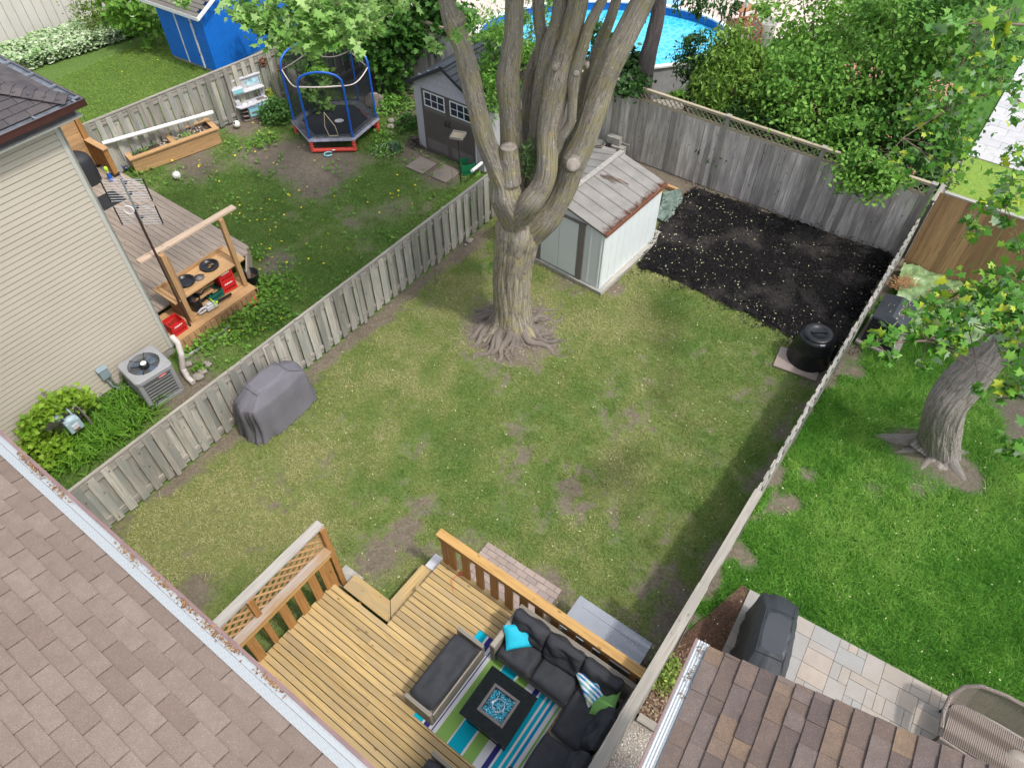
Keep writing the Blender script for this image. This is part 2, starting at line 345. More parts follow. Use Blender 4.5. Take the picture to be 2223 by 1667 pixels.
def ground():
    x0, x1, y0, y1, st = -20, 16, -1, 32, .12
    nx, ny = int((x1-x0)/st)+1, int((y1-y0)/st)+1; X, Y = np.meshgrid(np.linspace(x0, x1, nx), np.linspace(y0, y1, ny))
    Zz = .03*(fbm(X, Y, .8, 5)-.5)-.02+.12*gz(X, Y, (0, 10.95), .75)*(.7+.6*fbm(X, Y, 3, 2))
    Zz = Zz+.12*gz(X, Y, P(2010, 985), .6)
    Zz[0, :] = Zz[-1, :] = -.01; Zz[:, 0] = Zz[:, -1] = -.01
    V = np.stack([X, Y, Zz], -1).reshape(-1, 3); i = np.arange(nx*ny).reshape(ny, nx)
    Fq = np.stack([i[:-1, :-1], i[:-1, 1:], i[1:, 1:], i[1:, :-1]], -1).reshape(-1, 4)
    R = 300; n0 = len(V); V = np.vstack([V, [[-R, -R, -.01], [R, -R, -.01], [R, R, -.01], [-R, R, -.01], ]])
    c = [i[0, 0], i[0, -1], i[-1, -1], i[-1, 0]]
    me = bpy.data.meshes.new('ground'); fl = Fq.tolist()
    fl += [[n0, n0+1]+i[0, ::-1].tolist(), [n0+1, n0+2]+i[::-1, -1].tolist(), [n0+2, n0+3]+i[-1, :].tolist(), [n0+3, n0]+i[:, 0].tolist()]
    me.from_pydata(V.tolist(), [], fl); me.polygons.foreach_set('use_smooth', [True]*len(me.polygons))
    ba, ye, lu, *_ = fields(V[:, 0], V[:, 1]); col = me.color_attributes.new('gf', 'FLOAT_COLOR', 'POINT')
    col.data.foreach_set('color', np.stack([ba, ye, lu, np.ones_like(ba)], -1).ravel().astype(np.float32))
    me.materials.append(ground_mat()); o = bpy.data.objects.new('ground', me); S.collection.objects.link(o); tag(o, kind='structure')
ground()
def inpoly(x, y, poly):
    r = np.zeros(x.shape, bool); n = len(poly)
    for i in range(n):
        (ax, ay), (bx, by) = poly[i][:2], poly[(i+1) % n][:2]
        c = ((ay > y) != (by > y)) & (x < (bx-ax)*(y-ay)/((by-ay) if by != ay else 1e-9)+ax); r ^= c
    return r
def np_obj(name, V, nv, mat, parent=None, label=None, cat=None, group=None, kind=None, hue=None, smooth=False, origin=None):
    """V: (N*nv,3) vertices of N faces of nv vertices"""
    N = len(V)//nv; me = bpy.data.meshes.new(name)
    if parent is not None:
        Mi = np.array(rootmat(parent).inverted()); V = V @ Mi[:3, :3].T+Mi[:3, 3]
    elif origin is not None: V = V-np.array(origin)
    me.vertices.add(N*nv); me.vertices.foreach_set('co', V.astype(np.float32).ravel()); me.loops.add(N*nv)
    me.loops.foreach_set('vertex_index', np.arange(N*nv, dtype=np.int32)); me.polygons.add(N)
    me.polygons.foreach_set('loop_start', np.arange(0, N*nv, nv, dtype=np.int32)); me.polygons.foreach_set('use_smooth', np.full(N, smooth))
    if hue is not None:
        at = me.attributes.new('hue', 'FLOAT', 'POINT'); at.data.foreach_set('value', np.repeat(hue, nv).astype(np.float32))
    me.materials.append(mat); me.update(calc_edges=True)
    o = bpy.data.objects.new(name, me); S.collection.objects.link(o)
    if parent is not None: o.parent = parent
    elif origin is not None: o.location = origin; ROOT[o.name] = Matrix.Translation(origin)
    return tag(o, label, cat, group, kind)
def blade_mat(name, cols):
    g = G(name); r = g.island(); at = g.n('ShaderNodeAttribute', attribute_name='hue')
    f = g.math('MULTIPLY_ADD', r, .45, g.math('MULTIPLY', at.outputs[2], .75)); col = g.ramp(f, [(i/(len(cols)-1), c) for i, c in enumerate(cols)])
    g.fin(col, .7, 0, .2); tr = g.n('ShaderNodeBsdfTranslucent'); g.l(col, tr.inputs[0]); ms = g.n('ShaderNodeMixShader'); ms.inputs[0].default_value = .3
    out = g.t.nodes['Material Output']; g.l(g.b.outputs[0], ms.inputs[1]); g.l(tr.outputs[0], ms.inputs[2]); g.l(ms.outputs[0], out.inputs[0]); return g.m
EXCL = []     # polygons where no blades grow
def blades(name, poly, dens, h0, h1, wd, mat, label, lean=.8, bmax=.55, cond=None, clump=.5):
    A = np.array([p[:2] for p in poly]); lo, hi = A.min(0), A.max(0); N = int(dens*(hi[0]-lo[0])*(hi[1]-lo[1]))
    x = rng.uniform(lo[0], hi[0], N); y = rng.uniform(lo[1], hi[1], N); k = inpoly(x, y, [tuple(p[:2]) for p in poly])
    x, y = x[k], y[k]; ba, ye, lu, *_ = fields(x, y); cl = fbm(x, y, 5, 60, 3)
    k = (rng.uniform(0, 1, len(x)) > ss(.12, bmax, ba+.9*(fbm(x, y, 6, 77, 4)-.5))) & (rng.uniform(0, 1, len(x)) < .35+1.3*cl*clump+.3)
    for e in EXCL: k &= ~inpoly(x, y, e)
    x, y, ye, cl = x[k], y[k], ye[k], cl[k]; n = len(x); h = rng.uniform(h0, h1, n)*(.6+.8*cl); t = rng.uniform(0, 2*np.pi, n); lt = rng.normal(0, lean, n); t2 = rng.uniform(0, 2*np.pi, n)
    cx_, sx_ = np.cos(t)*wd/2, np.sin(t)*wd/2; z = np.zeros(n)
    V = np.stack([np.stack([x-cx_, y-sx_, z], -1), np.stack([x+cx_, y+sx_, z], -1), np.stack([x+np.cos(t2)*h*np.abs(lt), y+np.sin(t2)*h*np.abs(lt), h*np.clip(1-.25*lt*lt, .3, 1)], -1)], 1).reshape(-1, 3)
    return np_obj(name, V, 3, mat, label=label, cat='grass', kind='stuff', hue=np.clip(ye+(cl-.5)*.5, 0, 1))
def sheet(name, poly, z, mat, kind='structure', jag=0., th=.0, label=None, cat=None, sub=.12):
    """a flat polygon; jag makes its outline ragged"""
    pts = []
    n = len(poly)
    for i in range(n):
        a, b = Vector(poly[i][:2]), Vector(poly[(i+1) % n][:2]); k = max(1, int((b-a).length/sub)) if jag else 1
        for j in range(k):
            q = a.lerp(b, j/k)
            if jag: q = q+Vector((noise.noise(Vector((q.x*4, q.y*4, z))), noise.noise(Vector((q.x*4+9, q.y*4, z)))))*jag
            pts.append(q)
    mb = MB()
    if th: mb.prism([tuple(p) for p in pts], z-th, z)
    else: mb.add([(p.x, p.y, z) for p in pts], [tuple(range(len(pts)))], [[(p.x, p.y) for p in pts]])
    o = mb.build(name, mat, kind=kind, label=label, cat=cat)
    if o.data.polygons[-1].normal.z < 0 and not th: o.data.flip_normals()
    return o
# soil bed: a low mound of black compost
def soil_bed():
    poly = [P(*q)[:2] for q in ((1486, 428), (1503, 406), (1560, 427), (1640, 455), (1730, 484), (1830, 516), (1945, 551), (1880, 650), (1838, 745), (1790, 800), (1725, 735), (1640, 690), (1560, 655), (1470, 612), (1383, 578), (1420, 510))]
    A = np.array(poly); lo, hi = A.min(0)-.2, A.max(0)+.2; st = .035; nx, ny = int((hi[0]-lo[0])/st), int((hi[1]-lo[1])/st)
    X, Y = np.meshgrid(np.linspace(lo[0], hi[0], nx), np.linspace(lo[1], hi[1], ny)); wx = X+.16*(fbm(X, Y, 5, 1)-.5)*2; wy = Y+.16*(fbm(X, Y, 5, 2)-.5)*2
    ins = inpoly(wx, wy, [tuple(p) for p in poly]); dist = np.full(X.shape, 9.)
    for i in range(len(poly)):
        a, b = A[i], A[(i+1) % len(A)]; d = b-a; t = np.clip(((X-a[0])*d[0]+(Y-a[1])*d[1])/(d@d), 0, 1); dist = np.minimum(dist, np.hypot(X-a[0]-t*d[0], Y-a[1]-t*d[1]))
    Zz = .1*ss(0, .25, dist)*ins+.06*(fbm(X, Y, 2.2, 10)-.4)+.05*(fbm(X, Y, 7, 11)-.3)+.05*(fbm(X, Y, 15, 12)-.5); V = np.stack([X, Y, Zz+.01], -1).reshape(-1, 3); i = np.arange(nx*ny).reshape(ny, nx)
    k = ins[:-1, :-1] | ins[1:, 1:]; Fq = np.stack([i[:-1, :-1], i[:-1, 1:], i[1:, 1:], i[1:, :-1]], -1)[k]
    g = G('black_compost'); v = g.coord('Object'); f = g.noise(v, 26, 6, .75); f2 = g.noise(v, .9, 4, .6)
    c = g.ramp(f, [(.3, (.004, .004, .0045)), (.58, (.012, .011, .0115)), (.72, (.045, .038, .033))]); c = g.mix(g.ramp(f2, [(.5, (0, 0, 0)), (.64, (.8, .8, .8))]), c, (.05, .045, .042))
    g.bump(f, 1., .04); m = g.fin(c, .95, 0, .1)
    me = bpy.data.meshes.new('soil_bed'); me.from_pydata(V.tolist(), [], Fq.tolist()); me.materials.append(m); o = bpy.data.objects.new('soil_bed', me); S.collection.objects.link(o); tag(o, kind='structure')
    me.polygons.foreach_set('use_smooth', [True]*len(me.polygons)); EXCL.append([tuple(p) for p in poly]); return poly
BED = soil_bed()
# paved areas
def slabs(name, M4, w_, h_, cell, mat, z, label, keep=None, th=.05, gap=.006, hb=1, mode='run', kind='structure', fill=None):
    mb = MB(M4); rr = random.Random(5)
    if mode == 'ashlar':      # random rectangles on a grid
        nx, ny = int(w_/cell), int(h_/cell); used = set()
        for j in range(ny):
            for i in range(nx):
                if (i, j) in used: continue
                s = rr.choice([(2, 2), (3, 2), (2, 3), (1, 2), (2, 1), (3, 2), (2, 2), (3, 1)])
                while s != (1, 1) and any((i+p, j+q) in used or i+p >= nx or j+q >= ny for p in range(s[0]) for q in range(s[1])):
                    s = (max(1, s[0]-1), s[1]) if rr.random() < .5 else (s[0], max(1, s[1]-1))
                for p in range(s[0]):
                    for q in range(s[1]): used.add((i+p, j+q))
                x, y = i*cell, j*cell
                if keep and not keep(x+s[0]*cell/2, y+s[1]*cell/2): continue
                mb.box(x+gap/2, y+gap/2, z-th, x+s[0]*cell-gap/2, y+s[1]*cell-gap/2, z+rr.uniform(-.0015, .0015))
    else:
        cw, ch = cell; j = 0; y = 0
        while y < h_-.01:
            x = -(j % 2)*cw/2
            while x < w_:
                if keep is None or keep(x+cw/2, y+ch/2): mb.box(max(x, 0)+gap/2, y+gap/2, z-th, min(x+cw, w_)-gap/2, y+ch-gap/2, z+rr.uniform(-.003, .003))
                x += cw
            y += ch; j += 1
    return mb.build(name, mat, kind=kind)
def slabmat(name, cols, isc=.0):
    g = G(name); r = g.island(); v = g.coord('Object'); c = g.ramp(r, [(i/(len(cols)-1), q) for i, q in enumerate(cols)])
    f = g.noise(v, 5, 6, .7); c = g.mix(g.ramp(f, [(.35, (0, 0, 0)), (.7, (.5, .5, .5))]), c, dk(cols[0], .75)); g.bump(g.noise(v, 30, 4), .3, .008); return g.fin(c, .85, 0, .25)
M['slab'] = slabmat('patio_slab', [(.33, .285, .24), (.27, .265, .255), (.37, .315, .265), (.28, .285, .285), (.35, .3, .26)])
M['slabw'] = slabmat('pale_slab', [(.40, .40, .41), (.46, .455, .45), (.36, .37, .385)])
M['pav'] = slabmat('pink_paver', [(.3, .24, .21), (.36, .29, .26), (.25, .215, .2)])
pa0 = P(1628, 1278); pe = P(2055, 1508); pang = math.atan2(pe.y-pa0.y, pe.x-pa0.x)
PM = frame(pa0, pang); PMi = PM.inverted()
sheet('patio_base', [PM @ Vector(q) for q in ((.02, -.02, 0), (6.5, -.02, 0), (6.5, -4.4, 0), (.02, -4.4, 0))], .012, plain('joint_sand', (.2, .17, .14), .95, .2, 20))
slabs('patio', frame(PM @ Vector((0, -4.48, 0)), pang), 6.48, 4.48, .135, M['slab'], .04, '', mode='ashlar')
EXCL.append([tuple((PM @ Vector(q))[:2]) for q in ((-.0, .03, 0), (6.5, .03, 0), (6.5, -4.5, 0), (0, -4.5, 0))])
# mulch strip between fence and patio, pebble strip, timber edging
AE = ab(P(1408, 1568, .06))[0]; mp = [W(AE, -.36), W(4.9, -.36), P(1610, 1270), P(1640, 1290), P(1575, 1410), W(max(AE, 3.2), 1.1), W(AE, 1.1)]
M['mulch'] = plain('bark_mulch', (.11, .062, .042), .95, .6, 30, bump=1.)
sheet('mulch_bed', mp, .014, M['mulch'], jag=.03); EXCL.append([tuple(p[:2]) for p in mp])
pg = plain('pebble_base', (.3, .27, .24), .95, .3, 40); PEB = [W(.2, -.36), W(AE-.02, -.36), W(AE-.02, 1.2), W(.2, 1.2)]
sheet('pebble_strip', PEB, .022, pg); EXCL.append([tuple(p[:2]) for p in PEB])
te = MB(); te.beam(P(1385, 1556, .06), P(1432, 1580, .06)+V3*.5, .12, .09); te.build('timber_edging', M['w_cap'], label='pale timber edging between the mulch and the pebbles beside the fence', cat='edging')
# left yard slabs by the resin shed, pavers by the deck
def slab_thing(px, w_, h_, ang, z, label, mat, cat='paving slab', group=None, th=.05):
    m = frame(P(*px), ang); mb = MB(m); mb.box(-w_/2, -h_/2, -.02, w_/2, h_/2, z); EXCL.append([tuple((m @ Vector(q))[:2]) for q in ((-w_/2, -h_/2, 0), (w_/2, -h_/2, 0), (w_/2, h_/2, 0), (-w_/2, h_/2, 0))])
    return mb.build('paving_slab', mat, label=label, cat=cat, group=group, bevel=.008)
slab_thing((915, 360), .62, .62, AN, .03, 'pebbled stepping slab nearer the trampoline, before the brown shed doors', M['aggr'], group='stepping slabs before the shed')
slab_thing((966, 378), .66, .62, AN, .03, 'pebbled stepping slab nearer the bird feeder pole', M['aggr'], group='stepping slabs before the shed')
slabs('paver_path', frame(P(1005, 1245), pang-.04), 1.5, .62, (.2, .1), M['pav'], .03, '', th=.05, keep=None)
slabs('paver_path', frame(W(3.62, -3.35), AN-math.pi/2), .9, .42, (.2, .1), M['pav'], .02, '', th=.05)
# areas beyond the back fence
sheet('pool_terrace', [(-6, 24.6), (12, 25.3), (16, 40), (-10, 40)], .012, plain('pink_concrete', (.5, .42, .37), .9, .1, 4))
sheet('terracotta_terrace', [W(17.6, -4.6), W(17.6, -.9), W(26, -1.6), W(26, -5.)], .018, wood('terracotta_plank', (.36, .19, .13), (.27, .13, .09), isl=.1, knots=False))
slabs('pale_terrace', frame(P(2100, 340), AN-math.pi/2-.0), 7, 9, (.62, .42), M['slabw'], .05, '', th=.05)
# ------------------------------------------------------------------ fences
def fence(name, label, A, B, h, bw, pitch, mat, both=True, z0=.06, posts=(), post_h=0., cap=None, th=.018, off=.027, lat=None, capmat=None, postmat=None, capw=.09, side=1, hj=.015, group=None, rails=True):
    A, B = Vector(A), Vector(B); d = (B-A); L = d.length; d.normalize(); nrm = Vector((d.y, -d.x, 0))*side
    r = thing(name, label, 'fence', (A.x, A.y, 0), group=group); mb = MB(); n = int(L/pitch); lay = (1, -1) if both else (1,)
    for s in lay:
        for i in range(n+1):
            t = i*pitch+(0 if s == 1 else pitch/2)
            if t > L-bw*.4: continue
            c = A+d*t+nrm*(s*off); hh = h+random.uniform(-hj, hj); tl = random.uniform(-.008, .008); e = d*bw/2; f = nrm*th/2; wj = random.uniform(-.004, .004)*nrm
            mb.hexa([c-e-f+wj+Vector((0, 0, z0)), c+e-f-wj+Vector((0, 0, z0)), c+e+f-wj+Vector((0, 0, z0)), c-e+f+wj+Vector((0, 0, z0)),
                     c-e-f+d*tl+Vector((0, 0, hh)), c+e-f+d*tl+Vector((0, 0, hh)), c+e+f+d*tl+Vector((0, 0, hh)), c-e+f+d*tl+Vector((0, 0, hh))])
    mb.build('boards', mat, r)
    Lb = A+d*L
    if both: q = MB(); q.beam(A+Vector((0, 0, h-.035)), Lb+Vector((0, 0, h-.035)), .03, .05); q.build('rail', capmat or mat, r)
    if rails:
        for z in (z0+.16, h-.12-(.0)):
            q = MB(); o = -nrm*(0 if both else .035); q.beam(A+o+Vector((0, 0, z)), Lb+o+Vector((0, 0, z)), .034 if both else .045, .085); q.build('rail', capmat or mat, r)
    if cap: q = MB(); q.beam(A+Vector((0, 0, h+hj+.018)), Lb+Vector((0, 0, h+hj+.018)), capw, .035); q.build('cap', capmat or mat, r)
    for t in posts:
        q = MB(); c = A+d*t-nrm*(0 if both else .0); q.box(-.047, -.047, 0, .047, .047, 1) if False else None
        m = frame((c.x, c.y, 0), math.atan2(d.y, d.x)); q = MB(m); q.box(-.047, -.052, 0, .047, .052, h+post_h)
        if post_h: q.box(-.065, -.07, h+post_h, .065, .07, h+post_h+.03)
        q.build('post', postmat or capmat or mat, r)
    if lat:                          # lattice strip from h to h+lat
        q = MB(); st = .106; zz0, zz1 = h+.05, h+lat-.03; hh = zz1-zz0
        for sg in (1, -1):
            t = -hh
            while t < L:
                t0, t1 = (t, t+hh) if sg == 1 else (t+hh, t); p0 = [t0, zz0]; p1 = [t1, zz1]
                def clip(p, o_):
                    if p[0] < 0: k = (0-p[0])/(o_[0]-p[0]) if o_[0] != p[0] else 0; return [0, p[1]+(o_[1]-p[1])*k]
                    if p[0] > L: k = (L-p[0])/(o_[0]-p[0]); return [L, p[1]+(o_[1]-p[1])*k]
                    return p
                p0, p1 = clip(p0, p1), clip(p1, p0)
                if abs(p0[0]-p1[0]) > .01: q.beam(A+d*p0[0]+nrm*.005*sg+Vector((0, 0, p0[1])), A+d*p1[0]+nrm*.005*sg+Vector((0, 0, p1[1])), .008, .034, up=nrm)
                t += st*1.41
        q.build('lattice', M['w_lat'], r)
        q = MB()
        q.beam(A+Vector((0, 0, h+.025)), Lb+Vector((0, 0, h+.025)), .06, .06); q.beam(A+Vector((0, 0, h+lat)), Lb+Vector((0, 0, h+lat)), .09, .06); q.build('lattice_rail', M['w_lat'], r)
    return r
# dividing fence on the left of the lawn
fence('board_fence', 'low weathered board fence with alternating boards along the left edge of the lawn', W(-.3, -9.22), W(12.45, -9.25), 1.3, .145, .262, M['w_old'], posts=(.1, 2.5, 5, 7.4, 9.9, 12.3), cap=True, capmat=M['w_cap'], capw=.05, side=1)
# grey board fence at the back with its lattice top
fence('lattice_fence', 'tall grey board fence with lattice top behind the black soil bed', W(16.25, -8.9), W(16.25, -.45), 1.72, .128, .134, M['w_old2'], both=False, posts=(.4, 3.55, 5.95, 8.42), cap=False, post_h=.32, lat=.30, side=1, z0=.0, capmat=M['w_cap'], hj=.0)
fence('lattice_fence', 'dark grey board fence with lattice top behind the trampoline and the resin shed', W(15.75, -17.9), W(15.95, -8.95), 1.8, .128, .133, M['w_old2'], both=False, posts=(1.2, 3.6, 6.0, 8.5), lat=.3, side=1, z0=.0, capmat=M['w_cap'], hj=.0)
# fence towards the blue shed
fence('board_fence', 'weathered board fence between the play kitchen and the blue shed', W(5.9, -18.75), W(15.7, -17.75), 1.55, .14, .29, M['w_old'], posts=(.1, 2.7, 5.2, 7.6, 9.7), cap=True, capmat=M['w_cap'], capw=.06, side=1)
# right dividing fence in three sections
fence('board_fence', 'narrow low board fence between the lawn and the lush green yard, seen from above', W(7.2, -.42), W(16.22, -.42), 1.2, .2, .29, M['w_old'], posts=(.05, 2.3, 4.6, 6.9), cap=False, side=1)
fence('board_fence', 'short capped fence section beside the bare strip, between the two lawns', W(4.9, -.41), W(7.2, -.41), 1.25, .2, .29, M['w_old'], posts=(.1, 2.2), cap=True, capmat=M['w_cap'], capw=.13, side=1)
fence('board_fence', 'tall fence with a broad flat top board beside the sofa', W(-.6, -.38), W(4.88, -.38), 1.9, .14, .15, M['w_old'], both=False, posts=(.8, 3.0, 5.38), cap=True, capmat=M['w_cap'], capw=.14, side=1)
q = MB(frame(W(1.28, -.28), AN)); q.box(-.28, -.02, .1, .28, .06, 1.95); q.box(-.05, -.05, 1.3, .05, .09, 1.97)
q.build('fence_brace', M['w_old'], label='weathered brace board screwed to the tall fence beside the pebbles', cat='brace')
# fresh cedar fence on the right
cA = P(1962, 582); cB = P(2140, 650); cd = (cB-cA).normalized()
fence('cedar_fence', 'brown cedar board fence behind the green tarp', cA, cA+cd*5.2, Zh(2038, 415, cA), .14, .142, M['w_cedar'], both=False, posts=(.1, 2.5, 5), cap=True, capmat=M['w_old'], postmat=M['w_cedar'], capw=.1, side=1, z0=0, hj=0)
fence('grey_fence', 'pale fence running back from the corner beside the bright lawn', W(16.3, -.35), W(18.3, -.3), 1.6, .128, .133, M['w_old2'], both=False, posts=(.1, 2.5), cap=True, capmat=M['w_cap'], side=1)
# ------------------------------------------------------------------ roofs
def roof(name, M4, length, xr, mat, par, tab=.335, exp=.143, rnd=False, th=.008, tabgap=.008, seed=1):
    rr = random.Random(seed); mb = MB(M4); y = 0; j = 0; tl = exp*1.35
    while y < length:
        xa, xb = xr(y); x = xa-(tab*((j % 2)*.5) if not rnd else rr.uniform(0, tab)); sk = rr.uniform(-.004, .004)
        while x < xb:
            wd = tab if not rnd else tab*rr.choice([.5, .7, 1., 1.2, 1.4]); p, q_ = max(x, xa), min(x+wd, xb); hh = th*(rr.choice([1, 1.7]) if rnd else 1)
            if q_-p > .02:
                g_ = tabgap/2; mb.hexa([Vector(v) for v in ((p+g_, y+sk, .012), (q_-g_, y+sk, .012), (q_-g_, y+tl, -.006), (p+g_, y+tl, -.006), (p+g_, y+sk, .012+hh), (q_-g_, y+sk, .012+hh), (q_-g_, y+tl, .002), (p+g_, y+tl, .002))])
            x += wd
        y += exp; j += 1
    return mb.build('shingles', mat, par)
def slope_frame(o, ex, up, pitch):
    x = Vector(ex).normalized(); y = (Vector(up).normalized()+Vector((0, 0, pitch))).normalized(); z = x.cross(y)
    if z.z < 0: x = -x; z = x.cross(y)
    m = Matrix((x, y, z)).transposed().to_4x4(); m.translation = Vector(o); return m
def litter(name, spots, par, mat=None, n=60, sz=.018, zb=.006, rad=(.12, .03), ax=None, label=None):
    V = []
    for c in spots:
        for _ in range(n):
            p = Vector(c)+ax[0]*random.gauss(0, rad[0])+ax[1]*random.gauss(0, rad[1])+Vector((0, 0, random.uniform(0, zb))); s = sz*random.uniform(.4, 1.3)
            t = random.uniform(0, 6.28); a = Vector((math.cos(t), math.sin(t), random.uniform(-.4, .4)))*s; b = Vector((-math.sin(t), math.cos(t), random.uniform(-.4, .4)))*s*.5
            V += [tuple(p-a), tuple(p-b), tuple(p+a), tuple(p+b)]
    return np_obj(name, np.array(V), 4, mat or M['litter'], par, label=label)
# our house
def our_house():
    h = thing('house', 'house with pink-brown shingle roof and white mesh-covered gutter, bottom left', 'house', W(-3, -5, 0)); E0, ZE = .39, 5.3
    mb = MB(); pa = [W(.02, -10.3), W(.02, -1.), W(-8, -1.), W(-8, -10.3)]; mb.prism([tuple(p[:2]) for p in pa], 0, 5.12); mb.build('wall', M['siding'], h)
    mb = MB(); pa = [W(E0-.14, -10.7), W(E0-.14, -.55), W(-8.3, -.55), W(-8.3, -10.7)]; mb.prism([tuple(p[:2]) for p in pa], 5.12, 5.18); mb.build('soffit', M['trim'], h)
    pit = .33; fr = slope_frame(W(E0-.13, -10.7, ZE+.0), V3, -U3, pit); L = 10.2
    if fr.to_3x3().col[0].dot(V3) < 0: fr = slope_frame(W(E0-.13, -.55, ZE), -V3, -U3, pit)
    roof('r', fr, 4.4, lambda y: (0, L), M['shing'], h, seed=3, tabgap=.012)
    mb = MB(); a, b = -10.7, -.55
    mb.add([tuple(W(E0-.14, a, ZE-.004)), tuple(W(E0-.14, b, ZE-.004)), tuple(W(E0-4.3, b, ZE-.004+4.16*pit)), tuple(W(E0-4.3, a, ZE-.004+4.16*pit)), tuple(W(-8.3, b, ZE-.004)), tuple(W(-8.3, a, ZE-.004)),
            tuple(W(E0-.14, a, ZE-.14)), tuple(W(E0-.14, b, ZE-.14)), tuple(W(-8.3, b, ZE-.14)), tuple(W(-8.3, a, ZE-.14))],
           [(0, 1, 2, 3), (3, 2, 4, 5), (6, 7, 1, 0), (1, 7, 8, 4, 2), (6, 0, 3, 5, 9), (5, 4, 8, 9)]); mb.build('roof', M['shing'], h)
    g_ = MB(frame(W(E0, 0, 0), AN)); y0, y1 = -b, -a      # frame y axis = -V
    g_.box(-.012, y0, ZE-.13, 0, y1, ZE+.006); g_.box(-.13, y0, ZE-.13, -.012, y1, ZE-.12); g_.box(-.018, y0, ZE+.006, .012, y1, ZE+.02); gu = g_.build('gutter', M['mauve'], h)
    g_ = MB(frame(W(E0, 0, 0), AN)); g_.add([(-.018, y0, ZE+.004), (-.018, y1, ZE+.004), (-.07, y1, ZE+.012), (-.07, y0, ZE+.012)], [(0, 1, 2, 3)]); g_.add([(-.073, y0, ZE+.012), (-.073, y1, ZE+.012), (-.145, y1, ZE+.034), (-.145, y0, ZE+.034)], [(0, 1, 2, 3)])
    g_.box(-.0755, y0, ZE+.004, -.0725, y1, ZE+.0165); g_.build('gutter_guard', M['gmesh'], gu)
    sp = [W(E0-.035+random.uniform(-.005, .01), bb, ZE+.012) for bb in (-9.75, -9.55, -9.3, -9.1, -8.85, -8.6, -8.35, -8.1, -7.95, -7.6, -7.3, -7.1, -6.1, -5.9, -5.5, -4.4, -4.0, -3.6, -3.3, -3.1, -2.6)]
    litter('leaf_litter', sp, gu, n=90, rad=(.09, .016), ax=(V3, U3), sz=.013, zb=.012)
our_house()
# neighbour's roof bottom right
def right_house():
    an = math.radians(58.5); e = Vector((math.cos(an), math.sin(an), 0)); r_ = Vector((math.sin(an), -math.cos(an), 0)); c0 = P(1511.5, 1385.4, 5.0); pit = .27
    h = thing('house', 'house with variegated brown shingle roof and ribbed gutter, bottom right', 'house', (c0+r_*2-e*3)*1.)
    h.location.z = 0; ROOT[h.name] = frame(h.location, 0, 0)
    def q(x, y, z): return c0+e*x+r_*y+Vector((0, 0, z))
    fr = slope_frame(q(-.02, .12, .02), -e, r_, pit); sgn = fr.to_3x3().col[0].dot(-e)
    fr = fr if sgn > 0 else slope_frame(q(-6, .12, .02), e, r_, pit)
    roof('r', fr, 4.2, lambda y: (0, 5.98), M['shing2'], h, tab=.19, rnd=True, th=.011, tabgap=.002, seed=9)
    mb = MB(); L = 4.2/math.sqrt(1+pit*pit)
    v = [q(-.03, .1, .01), q(-6, .1, .01), q(-6, L+.1, L*pit), q(-.03, L+.1, L*pit), q(-6, 2*L, 0), q(-.03, 2*L, 0), q(-.03, .1, -.15), q(-6, .1, -.15), q(-6, 2*L, -.15), q(-.03, 2*L, -.15)]
    mb.add([tuple(k) for k in v], [(0, 1, 2, 3), (3, 2, 4, 5), (6, 7, 1, 0), (0, 3, 5, 9, 6), (1, 7, 8, 4, 2), (5, 4, 8, 9), (6, 9, 8, 7)]); mb.build('roof', M['shing2'], h)
    mb = MB(); mb.prism([tuple(q(x, y, 0)[:2]) for x, y in ((-.35, .45), (-5.8, .45), (-5.8, 6.5), (-.35, 6.5))], 0, 4.84); mb.build('wall', M['siding'], h)
    mb = MB(); m = Matrix((e, r_, Vector((0, 0, 1)))).transposed().to_4x4(); m.translation = c0; mb.M = m
    mb.box(-6, -.004, -.12, 0, .012, .012); mb.box(-6, .012, -.12, 0, .12, -.11); mb.box(-.008, .0, -.12, 0, .12, .008); gu = mb.build('gutter', M['mauve'], h)
    mb = MB(m); k = 9; prof = [(.012+.012*i, .004+(.006 if i % 2 else 0)+i*.0012) for i in range(k+1)]
    for i in range(k): (y0, z0), (y1, z1) = prof[i], prof[i+1]; mb.add([(-6, y0, z0), (0, y0, z0), (0, y1, z1), (-6, y1, z1)], [(0, 1, 2, 3)])
    mb.build('gutter_guard', M['gmesh'], gu)
    litter('leaf_litter', [q(x, .07, .02) for x in (-.06, -.12, -.28, -.33, -.5)], gu, n=13, rad=(.035, .015), ax=(e, r_), sz=.012, mat=M['twig'])
right_house()
